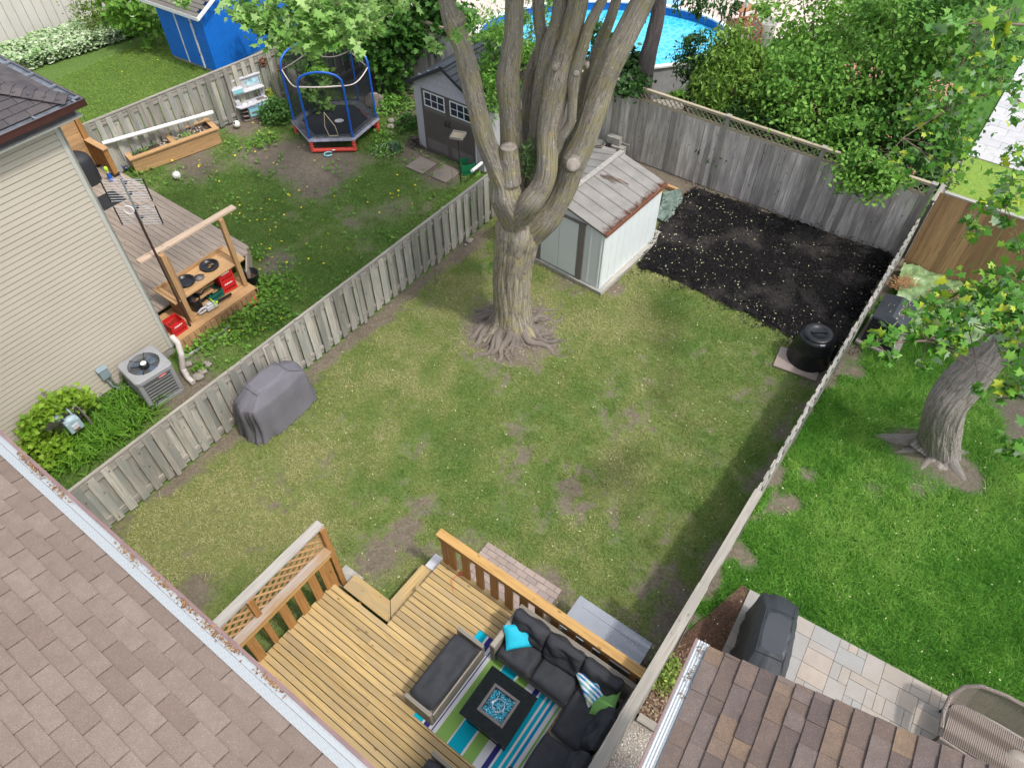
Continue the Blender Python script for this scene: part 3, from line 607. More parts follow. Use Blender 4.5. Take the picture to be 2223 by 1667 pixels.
# left neighbour's house
def left_house():
    h = thing('house', 'house with beige lap siding and charcoal hip roof, left', 'house', W(1, -14, 0)); A0, B0 = 4.08, -11.83; Zt = 5.28
    def siding(par, p, d, n, L, z0, z1, e=.104):
        mb = MB(); z = z0; d = Vector(d); n = Vector(n); p = Vector(p)
        while z < z1-.01:
            zt = min(z+e, z1); g_ = .013; a = [p+n*.014, p+d*L+n*.014]; b = [p+n*.004, p+d*L+n*.004]; c = [p-n*.022, p+d*L-n*.022]
            def up(v, zz): return tuple(v+Vector((0, 0, zz)))
            mb.add([up(a[0], z), up(a[1], z), up(b[1], zt-g_), up(b[0], zt-g_), up(c[1], zt-g_), up(c[0], zt-g_), up(c[1], zt), up(c[0], zt), up(a[1], zt), up(a[0], zt)],
                   [(0, 1, 2, 3), (3, 2, 4, 5), (5, 4, 6, 7), (7, 6, 8, 9)]); z = zt
        return mb.build('siding', M['siding'], par)
    mb = MB(); mb.prism([tuple(W(a, b)[:2]) for a, b in ((A0-.03, B0-.03), (A0-.03, -19), (-6, -19), (-6, B0-.03))], .0, Zt); mb.build('wall', M['trim'], h)
    mb = MB(); mb.prism([tuple(W(a, b)[:2]) for a, b in ((A0-.01, B0-.01), (A0-.01, -19.02), (-6.02, -19.02), (-6.02, B0-.01))], 0, .2); mb.build('foundation', M['concrete'], h)
    siding(h, W(-6, B0), U3, V3, A0+6-.05, .2, Zt); siding(h, W(A0, -19), V3, U3, 19+B0-.05, .2, Zt)
    mb = MB(frame(W(A0, B0), AN)); mb.box(-.085, -.02, .18, .022, .018, Zt); mb.box(-.02, -.02, .18, .022, .09, Zt); mb.build('corner_trim', M['trim'], h, bevel=.004)
    EZ = 5.55; ca, cb = 4.5, -11.45; pit = .42
    mb = MB(); mb.prism([tuple(W(a, b)[:2]) for a, b in ((ca-.1, cb-.1), (ca-.1, -19.4), (-6.4, -19.4), (-6.4, cb-.1))], Zt, Zt+.03); mb.build('soffit', M['trim'], h)
    L = 3.9; hr = lambda y: y/math.sqrt(1+pit*pit)
    c1 = W(ca-.15, cb-.15, EZ)
    f1 = slope_frame(c1, -U3, -V3, pit); s1 = f1.to_3x3().col[0].dot(-U3) > 0
    roof('r', f1, L, (lambda y: (hr(y), 10)) if s1 else (lambda y: (-10, -hr(y))), M['shing3'], h, seed=5)
    f2 = slope_frame(c1, -V3, -U3, pit); s2 = f2.to_3x3().col[0].dot(-V3) > 0
    roof('r', f2, L, (lambda y: (hr(y), 7.8)) if s2 else (lambda y: (-7.8, -hr(y))), M['shing3'], h, seed=6)
    pk = c1+(-U3-V3)*3.6+Vector((0, 0, 3.6*pit)); mb = MB()
    A_ = [W(ca-.16, cb-.16, EZ-.005), W(-6.4, cb-.16, EZ-.005), W(-6.4, -19.4, EZ-.005), W(ca-.16, -19.4, EZ-.005), pk-Vector((0, 0, .005)), pk-U3*3-Vector((0, 0, .005))]; B_ = [p-Vector((0, 0, EZ-Zt-.035)) for p in A_[:4]]
    mb.add([tuple(p) for p in A_+B_], [(0, 1, 5, 4), (1, 2, 5), (2, 3, 4, 5), (3, 0, 4), (6, 7, 1, 0), (7, 8, 2, 1), (8, 9, 3, 2), (9, 6, 0, 3)]); mb.build('roof', M['shing3'], h)
    mb = MB(); hd = (pk-c1).normalized(); sd = hd.cross(Vector((0, 0, 1))).normalized(); up = sd.cross(hd); k = 0; t = .03      # ridge caps on the hip
    while t < 4.6:
        for s in (-1, 1):
            a = c1+hd*t+up*.055; b = c1+hd*(t+.2)+up*.038; mb.add([tuple(a), tuple(a+sd*s*.17-up*.04), tuple(b+sd*s*.17-up*.04), tuple(b), tuple(a-up*.012), tuple(a+sd*s*.17-up*.055)], [(0, 1, 2, 3) if s > 0 else (3, 2, 1, 0), (0, 4, 5, 1)])
        t += .145
    mb.build('hip_cap', M['shing3'], h)
    for i, (d0, d1, ln) in enumerate(((U3, V3, 10.5), (V3, U3, 8))):  # open K-style gutters
        m = Matrix((-d0, d1, Vector((0, 0, 1)))).transposed().to_4x4(); m.translation = W(ca, cb, EZ); mb = MB(m)
        mb.box(0, -.012, -.10, ln, 0, .0); mb.box(0, -.158, -.10, ln, -.012, -.09); mb.box(0, -.014, 0, ln, .008, .010); gt = mb.build('gutter', M['brownmetal'], h)
        mb = MB(m); mb.box(.012, -.155, -.088, ln, -.018, -.04); mb.box(.0, -.155, -.04, ln, -.148, -.01); mb.box(.012, -.022, -.04, ln, -.0145, .011)
        for x in (.12, .75, 1.4, 2.1, 2.9, 3.8): mb.box(x, -.15, -.012, x+.035, -.01, .013)
        mb.build('gutter_lining', plain('dull_aluminium', (.2, .22, .25), .45, .25, 7, .3), gt)
left_house()
# building top left with tall ribbed wall
def far_wall():
    g0 = P(-40, 118); g1 = P(300, 10); d = (g1-g0).normalized(); n = Vector((-d.y, d.x, 0)); h = thing('building', 'pale ribbed building wall behind the variegated shrubs, top left', 'building', g0); L = 12; mb = MB()
    mb.prism([tuple((g0+d*a+n*b)[:2]) for a, b in ((-5, .02), (L, .02), (L, 6), (-5, 6))], 0, 4.6); mb.build('wall', M['siding'], h)
    mb = MB(); x = -5
    while x < L: mb.add([tuple(g0+d*x), tuple(g0+d*(x+.28)), tuple(g0+d*(x+.28)+Vector((0, 0, 4.6))), tuple(g0+d*x+Vector((0, 0, 4.6))), tuple(g0+d*(x+.29)+n*.02), tuple(g0+d*(x+.3)+n*.02+Vector((0, 0, 4.6)))], [(0, 1, 2, 3), (1, 4, 5, 2)]); x += .3
    mb.build('panel', plain('pale_panel', (.50, .48, .44), .6, .05, 1.5), h)
far_wall()
# ------------------------------------------------------------------ our deck, its rails and steps
ZD = .45
def deck():
    d = thing('deck', 'golden stained timber deck with two open rails and a corner step', 'deck', W(1.8, -2.8), AN); fr = frame(W(0, 0), AN)   # local x = U, local y = -V
    mb = MB(fr); p = .0965; i = 0; a = 3.62
    while a > .02:
        x1 = a; x0 = a-p+.0115; lo = 4.03 if a > 2.36 else 5.17; cuts = [.5]+([random.uniform(2.2, 4.3)] if random.random() < .35 else [])+[lo]
        for k in range(len(cuts)-1): mb.box(x0, cuts[k]+.002, ZD-.04, x1, cuts[k+1]-.002, ZD+random.uniform(-.0015, .0015))
        a -= p; i += 1
    mb.build('decking', M['w_deck'], d)
    mb = MB(fr)
    for y in (.6, 1.5, 2.4, 3.3, 3.95): mb.box(.05, y, ZD-.2, 3.58, y+.04, ZD-.043)
    for y in (4.6, 5.1): mb.box(.05, y, ZD-.2, 2.3, y+.04, ZD-.043)
    mb.box(3.585, .52, .12, 3.612, 4.0, ZD-.044); mb.box(.05, 5.13, .12, 2.3, 5.155, ZD-.044); mb.build('deck_frame', M['w_stain'], d)
    st = MB(fr); zs = .27
    st.hexa([Vector(q) for q in ((2.35, 5.08, zs-.035), (2.35, 4.05, zs-.035), (2.63, 4.32, zs-.035), (2.63, 5.08, zs-.035), (2.35, 5.08, zs), (2.35, 4.05, zs), (2.63, 4.32, zs), (2.63, 5.08, zs))])
    st.hexa([Vector(q) for q in ((2.36, 4.045, zs-.035), (3.4, 4.045, zs-.035), (3.4, 4.32, zs-.035), (2.64, 4.32, zs-.035), (2.36, 4.045, zs), (3.4, 4.045, zs), (3.4, 4.32, zs), (2.64, 4.32, zs))])
    st.box(2.60, 4.35, 0.0, 2.625, 5.06, zs-.037); st.box(2.66, 4.29, 0, 3.38, 4.315, zs-.037); st.box(2.36, 5.04, 0, 2.598, 5.06, zs-.037); st.box(3.36, 4.05, 0, 3.38, 4.287, zs-.037)
    st.build('corner_step', M['w_deck'], d, bevel=.006)
    # left rail (runs along U at y = 5.16)
    zt = 1.38
    r = MB(fr); r.box(.1, 5.09, zt-.035, 2.40, 5.235, zt); r.build('top_rail', wood('worn_rail_top', (.38, .33, .29), (.28, .2, .13), isl=.1, grey=(.34, .21, .1)), d, bevel=.004)
    r = MB(fr); r.box(.1, 5.095, zt-.125, 2.37, 5.13, zt-.037); r.build('side_rail', M['w_stain2'], d)
    for x in (2.3,): r = MB(fr); r.box(x-.045, 5.135, ZD-.15, x+.045, 5.225, zt-.037); r.build('post', M['w_stain'], d)
    for x in (.83, 1.42, 1.70, 1.98, 2.2): r = MB(fr); r.box(x-.07, 5.137, ZD-.12, x+.07, 5.172, zt-.037); r.build('baluster', M['w_stain'], d)
    # front rail (runs along V at x = 3.6)
    r = MB(fr); r.box(3.53, .42, zt-.035, 3.67, 4.03, zt); r.build('top_rail', M['w_stain2'], d, bevel=.005)
    r = MB(fr); r.box(3.54, .45, zt-.125, 3.575, 4.0, zt-.037); r.build('side_rail', M['w_stain'], d)
    for y in (3.95, .6): r = MB(fr); r.box(3.577, y-.045, ZD-.15, 3.665, y+.045, zt-.037); r.build('post', M['w_stain'], d)
    y = 3.80
    while y > .8: r = MB(fr); r.box(3.58, y-.07, ZD-.12, 3.615, y+.07, zt-.037); r.build('baluster', M['w_stain'], d); y -= .275
    # lattice screen outside the left rail
    A, B = W(.35, -5.27), W(2.42, -5.27); nrm = -V3; z0, z1 = 1.1, 1.86; L = 2.07; hh = z1-z0; q = MB()
    for sg in (1, -1):
        t = -hh
        while t < L:
            pts = [(t, z0), (t+hh, z1)] if sg == 1 else [(t+hh, z0), (t, z1)]
            (xa, za), (xb, zb) = pts
            def cl(x, z, x2, z2):
                if x < 0: return 0, z+(z2-z)*(0-x)/(x2-x)
                if x > L: return L, z+(z2-z)*(L-x)/(x2-x)
                return x, z
            p0 = cl(xa, za, xb, zb); p1 = cl(xb, zb, xa, za)
            if abs(p0[0]-p1[0]) > .02: q.beam(A+U3*p0[0]+nrm*.006*sg+Vector((0, 0, p0[1])), A+U3*p1[0]+nrm*.006*sg+Vector((0, 0, p1[1])), .009, .036, up=nrm)
            t += .165
    q.build('lattice', M['w_new'], d)
    q = MB(fr); q.box(.25, 5.2, 1.87, 2.5, 5.345, 1.91); q.build('screen_cap', wood('bleached_cap', (.37, .35, .32), (.24, .215, .19), isl=.1), d)
    for x in (1.12, 2.45): q = MB(fr); q.box(x-.045, 5.175, ZD-.1 if x < 2 else 0, x+.045, 5.255, 1.868); q.build('screen_post', M['w_stain'], d)
deck()
mb = MB(frame(P(752, 1262), AN)); mb.box(-.12, -.2, -.01, .2, .2, .05); mb.build('paving_slab', M['concrete'], label='grey slab under the left end of the deck step', cat='paving slab')
mb = MB(frame(W(3.62, -4.12, .0), AN)); mb.box(-.22, -.03, .0, .05, .14, .3); mb.build('metal_box', M['lgrey'], label='small grey metal box at the end of the corner step by the rail', cat='box', bevel=.01)
mb = MB(); pr = P(1000, 1243, .5); mb.tube([pr+Vector((.03*math.cos(t*1.1)*(1+.02*t), .03*math.sin(t*1.1), -.01*t/3)) for t in range(14)]+[pr+Vector((-.15, -.12, -.03)), pr+Vector((-.1, -.3, -.04))], .004, 6)
mb.build('red_cord', M['red'], label='thin red cord looped round the foot of the front rail', cat='cord')
# ------------------------------------------------------------------ soft goods
def pillow(mb, m, w_, d_, h_, n=18, wr=.012, pin=.08, seed=0, p=4, rnd=.0):
    vs = []; 
    for s in (1, -1):
        for i in range(n+1):
            for j in range(n+1):
                u, v = -1+2*i/n, -1+2*j/n; t = (max(0, 1-abs(u)**p)*max(0, 1-abs(v)**p))**.5
                x = u*(1-pin*(1-v*v)); y = v*(1-pin*(1-u*u)); k = 1-rnd*(u*u*v*v)
                z = s*h_/2*t+s*t*wr*2.6*(noise.noise(Vector((u*1.6+seed, v*1.6, s*3.)))+.3*noise.noise(Vector((u*4+seed, v*1.5, s*3.))))-.03*s*(math.exp(-(u*u+v*v)/.03) if p > 5 and h_ > .18 else 0)
                vs.append(tuple(m @ Vector((x*k*w_/2, y*k*d_/2, z))))
    N = (n+1)**2; fs = []
    for i in range(n):
        for j in range(n):
            a = i*(n+1)+j; fs.append((a, a+n+1, a+n+2, a+1)); fs.append((N+a, N+a+1, N+a+n+2, N+a+n+1))
    uv = [[(vs[j][0], vs[j][1]) for j in f] for f in fs]
    # close the rim
    mb.add(vs, fs, uv, True); return mb
def cushion(mb, m, w_, d_, h_, seed=0, wr=.012, edge=.35): return pillow(mb, m, w_, d_, h_, 22, wr, .015, seed, 9, .06)
def sofa():
    s = thing('corner_sofa', 'pale wicker L-shaped sofa with charcoal cushions in the deck corner', 'sofa', W(2.2, -1.2), AN); fr = frame(W(0, 0), AN); z0 = ZD+.02
    mb = MB(fr); mb.box(2.84, .5, z0, 3.42, 2.36, ZD+.28); mb.box(.55, .5, z0, 2.838, 1.14, ZD+.28); mb.build('base', M['wick'], s, bevel=.01)
    mb = MB(fr)
    mb.hexa([Vector(q) for q in ((3.36, .5, ZD+.27), (3.43, .5, ZD+.27), (3.43, 2.4, ZD+.27), (3.36, 2.4, ZD+.27), (3.43, .47, ZD+.72), (3.5, .47, ZD+.72), (3.5, 2.4, ZD+.72), (3.43, 2.4, ZD+.72))])
    mb.hexa([Vector(q) for q in ((.5, .5, ZD+.27), (3.35, .5, ZD+.27), (3.35, .56, ZD+.27), (.5, .56, ZD+.27), (.5, .43, ZD+.72), (3.42, .43, ZD+.72), (3.42, .5, ZD+.72), (.5, .5, ZD+.72))]); mb.build('back_frame', M['wick'], s, bevel=.01)
    mb = MB(fr); mb.box(2.8, 2.363, z0, 3.42, 2.455, ZD+.55); mb.build('arm', M['wick'], s, bevel=.015)
    k = 0
    for x0, x1, y0, y1 in ((2.78, 3.36, 1.78, 2.36), (2.78, 3.36, 1.17, 1.775), (2.4, 3.30, .56, 1.165), (1.8, 2.39, .56, 1.2), (1.1, 1.79, .56, 1.36)):
        mb = MB(); m = fr @ Matrix.Translation(((x0+x1)/2, (y0+y1)/2, ZD+.355)); cushion(mb, m, x1-x0, y1-y0, .17, k*3.1); mb.build('seat_cushion', M['cush'], s); k += 1
    for y in (2.1, 1.52, .93):
        mb = MB(); m = fr @ Matrix.Translation((3.29, y, ZD+.6)) @ Matrix.Rotation(math.radians(-72), 4, 'Y'); cushion(mb, m, .46, .62, .2, y*7, .02); mb.build('back_cushion', M['cush'], s)
    for x in (2.75, 2.1, 1.4):
        mb = MB(); m = fr @ Matrix.Translation((x, .62, ZD+.59)) @ Matrix.Rotation(math.radians(-72), 4, 'X'); cushion(mb, m, .64, .46, .19, x*5, .02); mb.build('back_cushion', M['cush'], s)
sofa()
def throw(px, z, ang, tilt, roll, w_, d_, mat, label, seed):
    o = P(*px, z); m = frame(o, ang) @ Matrix.Rotation(tilt, 4, 'X') @ Matrix.Rotation(roll, 4, 'Y'); mb = MB(); pillow(mb, m, w_, d_, .13, 16, .004, .055, seed)
    return mb.build('throw_pillow', mat, label=label, cat='pillow', group='throw pillows on the sofa', origin=tuple(o))
g = G('palm_print'); v = g.coord('UV'); wv = g.n('ShaderNodeTexWave'); wv.bands_direction = 'DIAGONAL'; wv.inputs['Scale'].default_value = 9; wv.inputs['Distortion'].default_value = 1.5; wv.inputs['Detail Scale'].default_value = .6; g.l(v, wv.inputs[0])
f = g.noise(v, 5, 2); c = g.ramp(f, [(.35, (.02, .1, .45)), (.5, (.02, .35, .6)), (.62, (.5, .6, .2))]); M['palm'] = g.fin(g.mix(g.ramp(wv.outputs[1], [(.45, (0, 0, 0)), (.55, (1, 1, 1))]), c, (.75, .78, .8)), .7)
throw((1133, 1379), ZD+.56, math.radians(8), math.radians(32), 0, .5, .35, M['teal'], 'turquoise throw pillow propped against the sofa arm', 1)
throw((1287, 1488), ZD+.56, math.radians(20), math.radians(12), math.radians(-22), .34, .46, M['palm'], 'blue and white palm-print throw pillow in the sofa corner', 2)
throw((1315, 1520), ZD+.56, math.radians(-25), math.radians(10), math.radians(-28), .34, .46, M['grn'], 'plain green throw pillow with pale specks behind the palm-print pillow', 3)
def ottoman():
    r = thing('ottoman', 'long wicker ottoman with charcoal cushion beside the striped rug', 'ottoman', W(2.19, -2.77, ZD), AN, 'wicker ottomans on the deck'); fr = frame(W(2.19, -2.77, ZD), AN)
    mb = MB(fr); mb.box(-.54, -.21, .03, .54, .23, .27); mb.build('base', M['wick'], r, bevel=.01)
    for sx in (-1, 1): mb = MB(fr); mb.box(sx*.543, -.235, 0, sx*.60, .24, .43); mb.build('end_panel', M['wick'], r, bevel=.012)
    mb = MB(fr); mb.box(-.54, -.236, .0, .54, -.212, .33); mb.build('side_panel', M['wick'], r, bevel=.006)
    mb = MB(); cushion(mb, fr @ Matrix.Translation((0, .015, .355)), 1.07, .45, .17, 4.); mb.build('seat_cushion', M['cush'], r); return r
ot = ottoman(); q2 = P(941, 1628, .87); a2, b2 = ab(q2); o2 = copy_tree(ot, None, frame(W(a2-.6, b2+.03-.0+.2, ZD), AN))
o2['label'] = 'wicker ottoman with charcoal cushion half hidden at the gutter, bottom edge'
# rug
def rug():
    o = W(1.54, -2.84, ZD+.006); g = G('striped_rug'); v = g.coord('Object'); sp = g.n('ShaderNodeSeparateXYZ'); g.l(v, sp.inputs[0])
    T, WH, N, GR, B = (.0, .36, .5), (.62, .63, .66), (.03, .035, .19), (.22, .40, .10), (.0, .22, .42)
    st = [(.15, T), (.03, WH), (.09, N), (.05, WH), (.02, N), (.055, WH), (.2, GR), (.023, WH), (.22, T), (.03, WH), (.17, GR), (.12, WH), (.08, N), (.03, WH), (.075, T), (.03, WH), (.055, T), (.03, WH), (.04, B), (.06, WH), (.03, GR), (.03, WH)]
    L = sum(w_ for w_, c in st); stops = []; x = 0
    for w_, c in st: stops.append((x/L, c)); x += w_
    f = g.math('DIVIDE', g.math('MULTIPLY', sp.outputs[1], -1), L); c = g.ramp(f, stops, 'CONSTANT'); g.bump(g.noise(v, 90, 2), .3, .004); m = g.fin(c, .85, 0, .2)
    mb = MB(frame(o, AN)); nx = 20
    for i in range(nx):
        x0, x1 = i*1.5/nx, (i+1)*1.5/nx; mb.box(x0, -L, 0, x1, 0, .006)
    r = mb.build('striped_rug', m, label='outdoor rug striped in teal, navy, white and green under the fire table', cat='rug', origin=tuple(o))
    r.data.transform(Matrix.Rotation(-AN, 4, 'Z')); r.rotation_euler.z = AN
rug()
# fire table
def fire_table():
    t = thing('fire_table', 'square glossy black fire table filled with blue glass', 'fire table', W(2.24, -1.87, ZD), AN+.02); fr = frame(W(2.24, -1.87, ZD), AN+.02)
    g = G('polished_top'); v = g.coord('Object'); m = g.fin(g.ramp(g.noise(v, 12, 3), [(.3, (.005, .008, .007)), (.7, (.012, .016, .015))]), .03, 0, .14)
    mb = MB(fr)
    for a in ((-.38, -.38, .38, -.19), (-.38, .19, .38, .38), (-.38, -.19, -.19, .19), (.19, -.19, .38, .19)): mb.box(a[0], a[1], .475, a[2], a[3], .5)
    mb.build('tabletop', m, t)
    mb = MB(fr); mb.box(-.32, -.32, .015, .32, .32, .473); mb.build('base', M['blackm'], t)
    mb = MB(fr)
    for a in ((-.21, -.21, .21, -.17), (-.21, .17, .21, .21), (-.21, -.17, -.17, .17), (.17, -.17, .21, .17)): mb.box(a[0], a[1], .4985, a[2], a[3], .512)
    mb.build('burner_frame', M['greymetal'], t, bevel=.006)
    V = []; g = G('blue_glass_chips'); r = g.island(); c = g.ramp(r, [(0, (.01, .16, .3)), (.4, (.02, .42, .6)), (.8, (.1, .65, .8)), (1, (.75, .9, .95))]); gm = g.fin(c, .08, 0, 1.)
    mb = MB(fr)
    for i in range(900):
        x, y = random.uniform(-.16, .16), random.uniform(-.16, .16); s = random.uniform(.005, .011); q = Matrix.Rotation(random.uniform(0, 6), 3, Vector((random.random(), random.random(), random.random())).normalized())
        z = .475+random.uniform(0, .016); b = [Vector(k) for k in ((-1, -1, -1), (1, -1, -1), (0, 1, -1), (-.3, 0, 1))]; vs = [tuple(Vector((x, y, z))+q @ (k*s)) for k in b]
        mb.add(vs, [(0, 2, 1), (0, 1, 3), (1, 2, 3), (2, 0, 3)])
    mb.build('glass_chips', gm, t, kind='stuff')
    mb = MB(fr); mb.tube([(.085*math.cos(k/20*6.283), .085*math.sin(k/20*6.283), .498) for k in range(21)], .005, 6); mb.box(-.03, .07, .49, .01, .1, .51); mb.build('burner_ring', M['alu'], t)
fire_table()
def storage():
    a0, b0 = ab(P(1228, 1335, .6)); a1, b1 = ab(P(1395, 1420, .6)); o = W(4.06, -1.26, 0); fr = frame(o, AN); t = thing('storage_box', 'grey plastic deck box with speckled lid outside the front rail', 'storage box', o, AN)
    mb = MB(fr); mb.box(-.26, -.6, .0, .26, .6, .53); mb.build('body', M['greymetal'] if 0 else plain('bin_grey', (.2, .215, .24), .5), t, bevel=.02)
    mb = MB(fr); mb.box(-.29, -.63, .53, .29, .63, .585); mb.box(-.2, -.5, .585, -.185, .5, .592); mb.box(.15, -.5, .585, .165, .5, .592)
    g = G('bin_lid'); v = g.coord('Object'); vo = g.n('ShaderNodeTexVoronoi'); vo.inputs['Scale'].default_value = 26; g.l(v, vo.inputs[0]); sp = g.n('ShaderNodeSeparateXYZ'); g.l(v, sp.inputs[0])
    msk = g.math('MULTIPLY', g.ramp(vo.outputs['Distance'], [(.12, (1, 1, 1)), (.2, (0, 0, 0))]), g.ramp(sp.outputs[1], [(0, (1, 1, 1)), (.05, (0, 0, 0))])); c = g.ramp(g.noise(v, 3), [(.3, (.23, .25, .29)), (.7, (.28, .30, .34))])
    mb.build('lid', g.fin(g.mix(msk, c, (.55, .57, .6)), .4), t, bevel=.015)
    mb = MB(frame(W(4.0, -.56, 0), AN)); mb.box(-.1, -.1, 0, .1, .1, .3); mb.build('concrete_block', M['concrete'], label='concrete block between the storage box and the right fence', cat='block', bevel=.01)
storage()
# ------------------------------------------------------------------ covered grills
def cover(name, label, o, ang, L, Wd, H, mat, lid=(.55, .8), seed=1, lidw=.6, hd=.2, vents=False):
    t = thing(name, label, 'grill cover', o, ang); fr = frame(o, ang); rings = []; n = 72
    def ring(lx0, lx1, wy, z, amp):
        pts = []
        for i in range(n):
            th = 2*math.pi*i/n; c, s = math.cos(th), math.sin(th); k = 1/max(abs(c), abs(s)); k = k*(1-.16*min(1, (k-1)*2.2)); cx_ = (lx0+lx1)/2; x = cx_+c*k*(lx1-lx0)/2; y = s*k*wy/2
            f = 1+amp*(noise.noise(Vector((c*2.2+seed, s*2.2, z*1.2)))*1.2+1.5*(.5-abs(noise.noise(Vector((c*7+seed, s*7, z*.9)))*2.2))); pts.append(fr @ Vector((cx_+(x-cx_)*f, y*f, z+.02*noise.noise(Vector((c*2+seed, s*2, z*3))))))
        return pts
    h = L/2; S_ = H-hd
    for z, e, a in ((.015, 1.05, .10), (.1, 1.03, .095), (.3, 1.0, .08), (.55, .985, .055), (S_-.05, .97, .04), (S_, .94, .03)): rings.append(ring(-h*e, h*e, Wd*e, z, a))
    for k, z in ((.0, S_+.02), (.35, S_+hd*.35), (.75, S_+hd*.8), (1., H)):
        e = .93-(1-lid[0])*k*.95; rings.append(ring(-h*e, h*e, Wd*(.92-(.92-lidw)*k), z, .01))
    rings.append(ring(-h*lid[0]*.85, h*lid[0]*.85, Wd*lidw*.8, H+.012, .01)); mb = MB(); mb.loft(rings); mb.build('cover', mat, t)
    sm = MB()
    def seam(pts): sm.tube(pts, .006, 5)
    for s in (-1, 1):
        for y in (-1, 1): seam([fr @ Vector((s*h*(.93-(1-lid[0])*k*.95), y*Wd*(.92-(.92-lidw)*k)/2*.9, S_+hd*(k)*.92+.015)) for k in (0, .5, 1)])
    seam([fr @ Vector((x*h*lid[0], -Wd*lidw/2*.95, H+.004)) for x in (-1, -.5, 0, .5, 1)]); seam([fr @ Vector((x*h*lid[0], Wd*lidw/2*.95, H+.004)) for x in (-1, -.5, 0, .5, 1)])
    for s in (-1, 1): seam([fr @ Vector((s*h*lid[0], y*Wd*lidw/2, H+.004)) for y in (-1, -.5, 0, .5, 1)])
    sm.build('seam', mat, t)
    if vents:
        for x in (-.62, .55): v_ = MB(fr); v_.blob((x*h*1.2, -.02, S_+.06+(0 if x < 0 else .02)), (.1, .018, .02), 1, .1); v_.build('vent_slit', M['blackm'], t)
    return t
cover('covered_grill', 'barbecue under a grey fabric cover beside the left board fence', W(4.24, -8.76), math.radians(54.5), 1.5, .66, 1.10, M['cover'], (.5, .8), 2, .62, .24)
q = P(1690, 1300, 1.15); q3 = P(1650, 1460, 1.15); gc = (q+q3)/2; ga = math.atan2(q.y-q3.y, q.x-q3.x)
cover('covered_grill', 'barbecue under a charcoal cover on the stone patio', (gc.x+.07, gc.y-.0, .04), ga, 1.55, .66, 1.16, M['cover2'], (.45, .8), 5, .62, .26, vents=True)
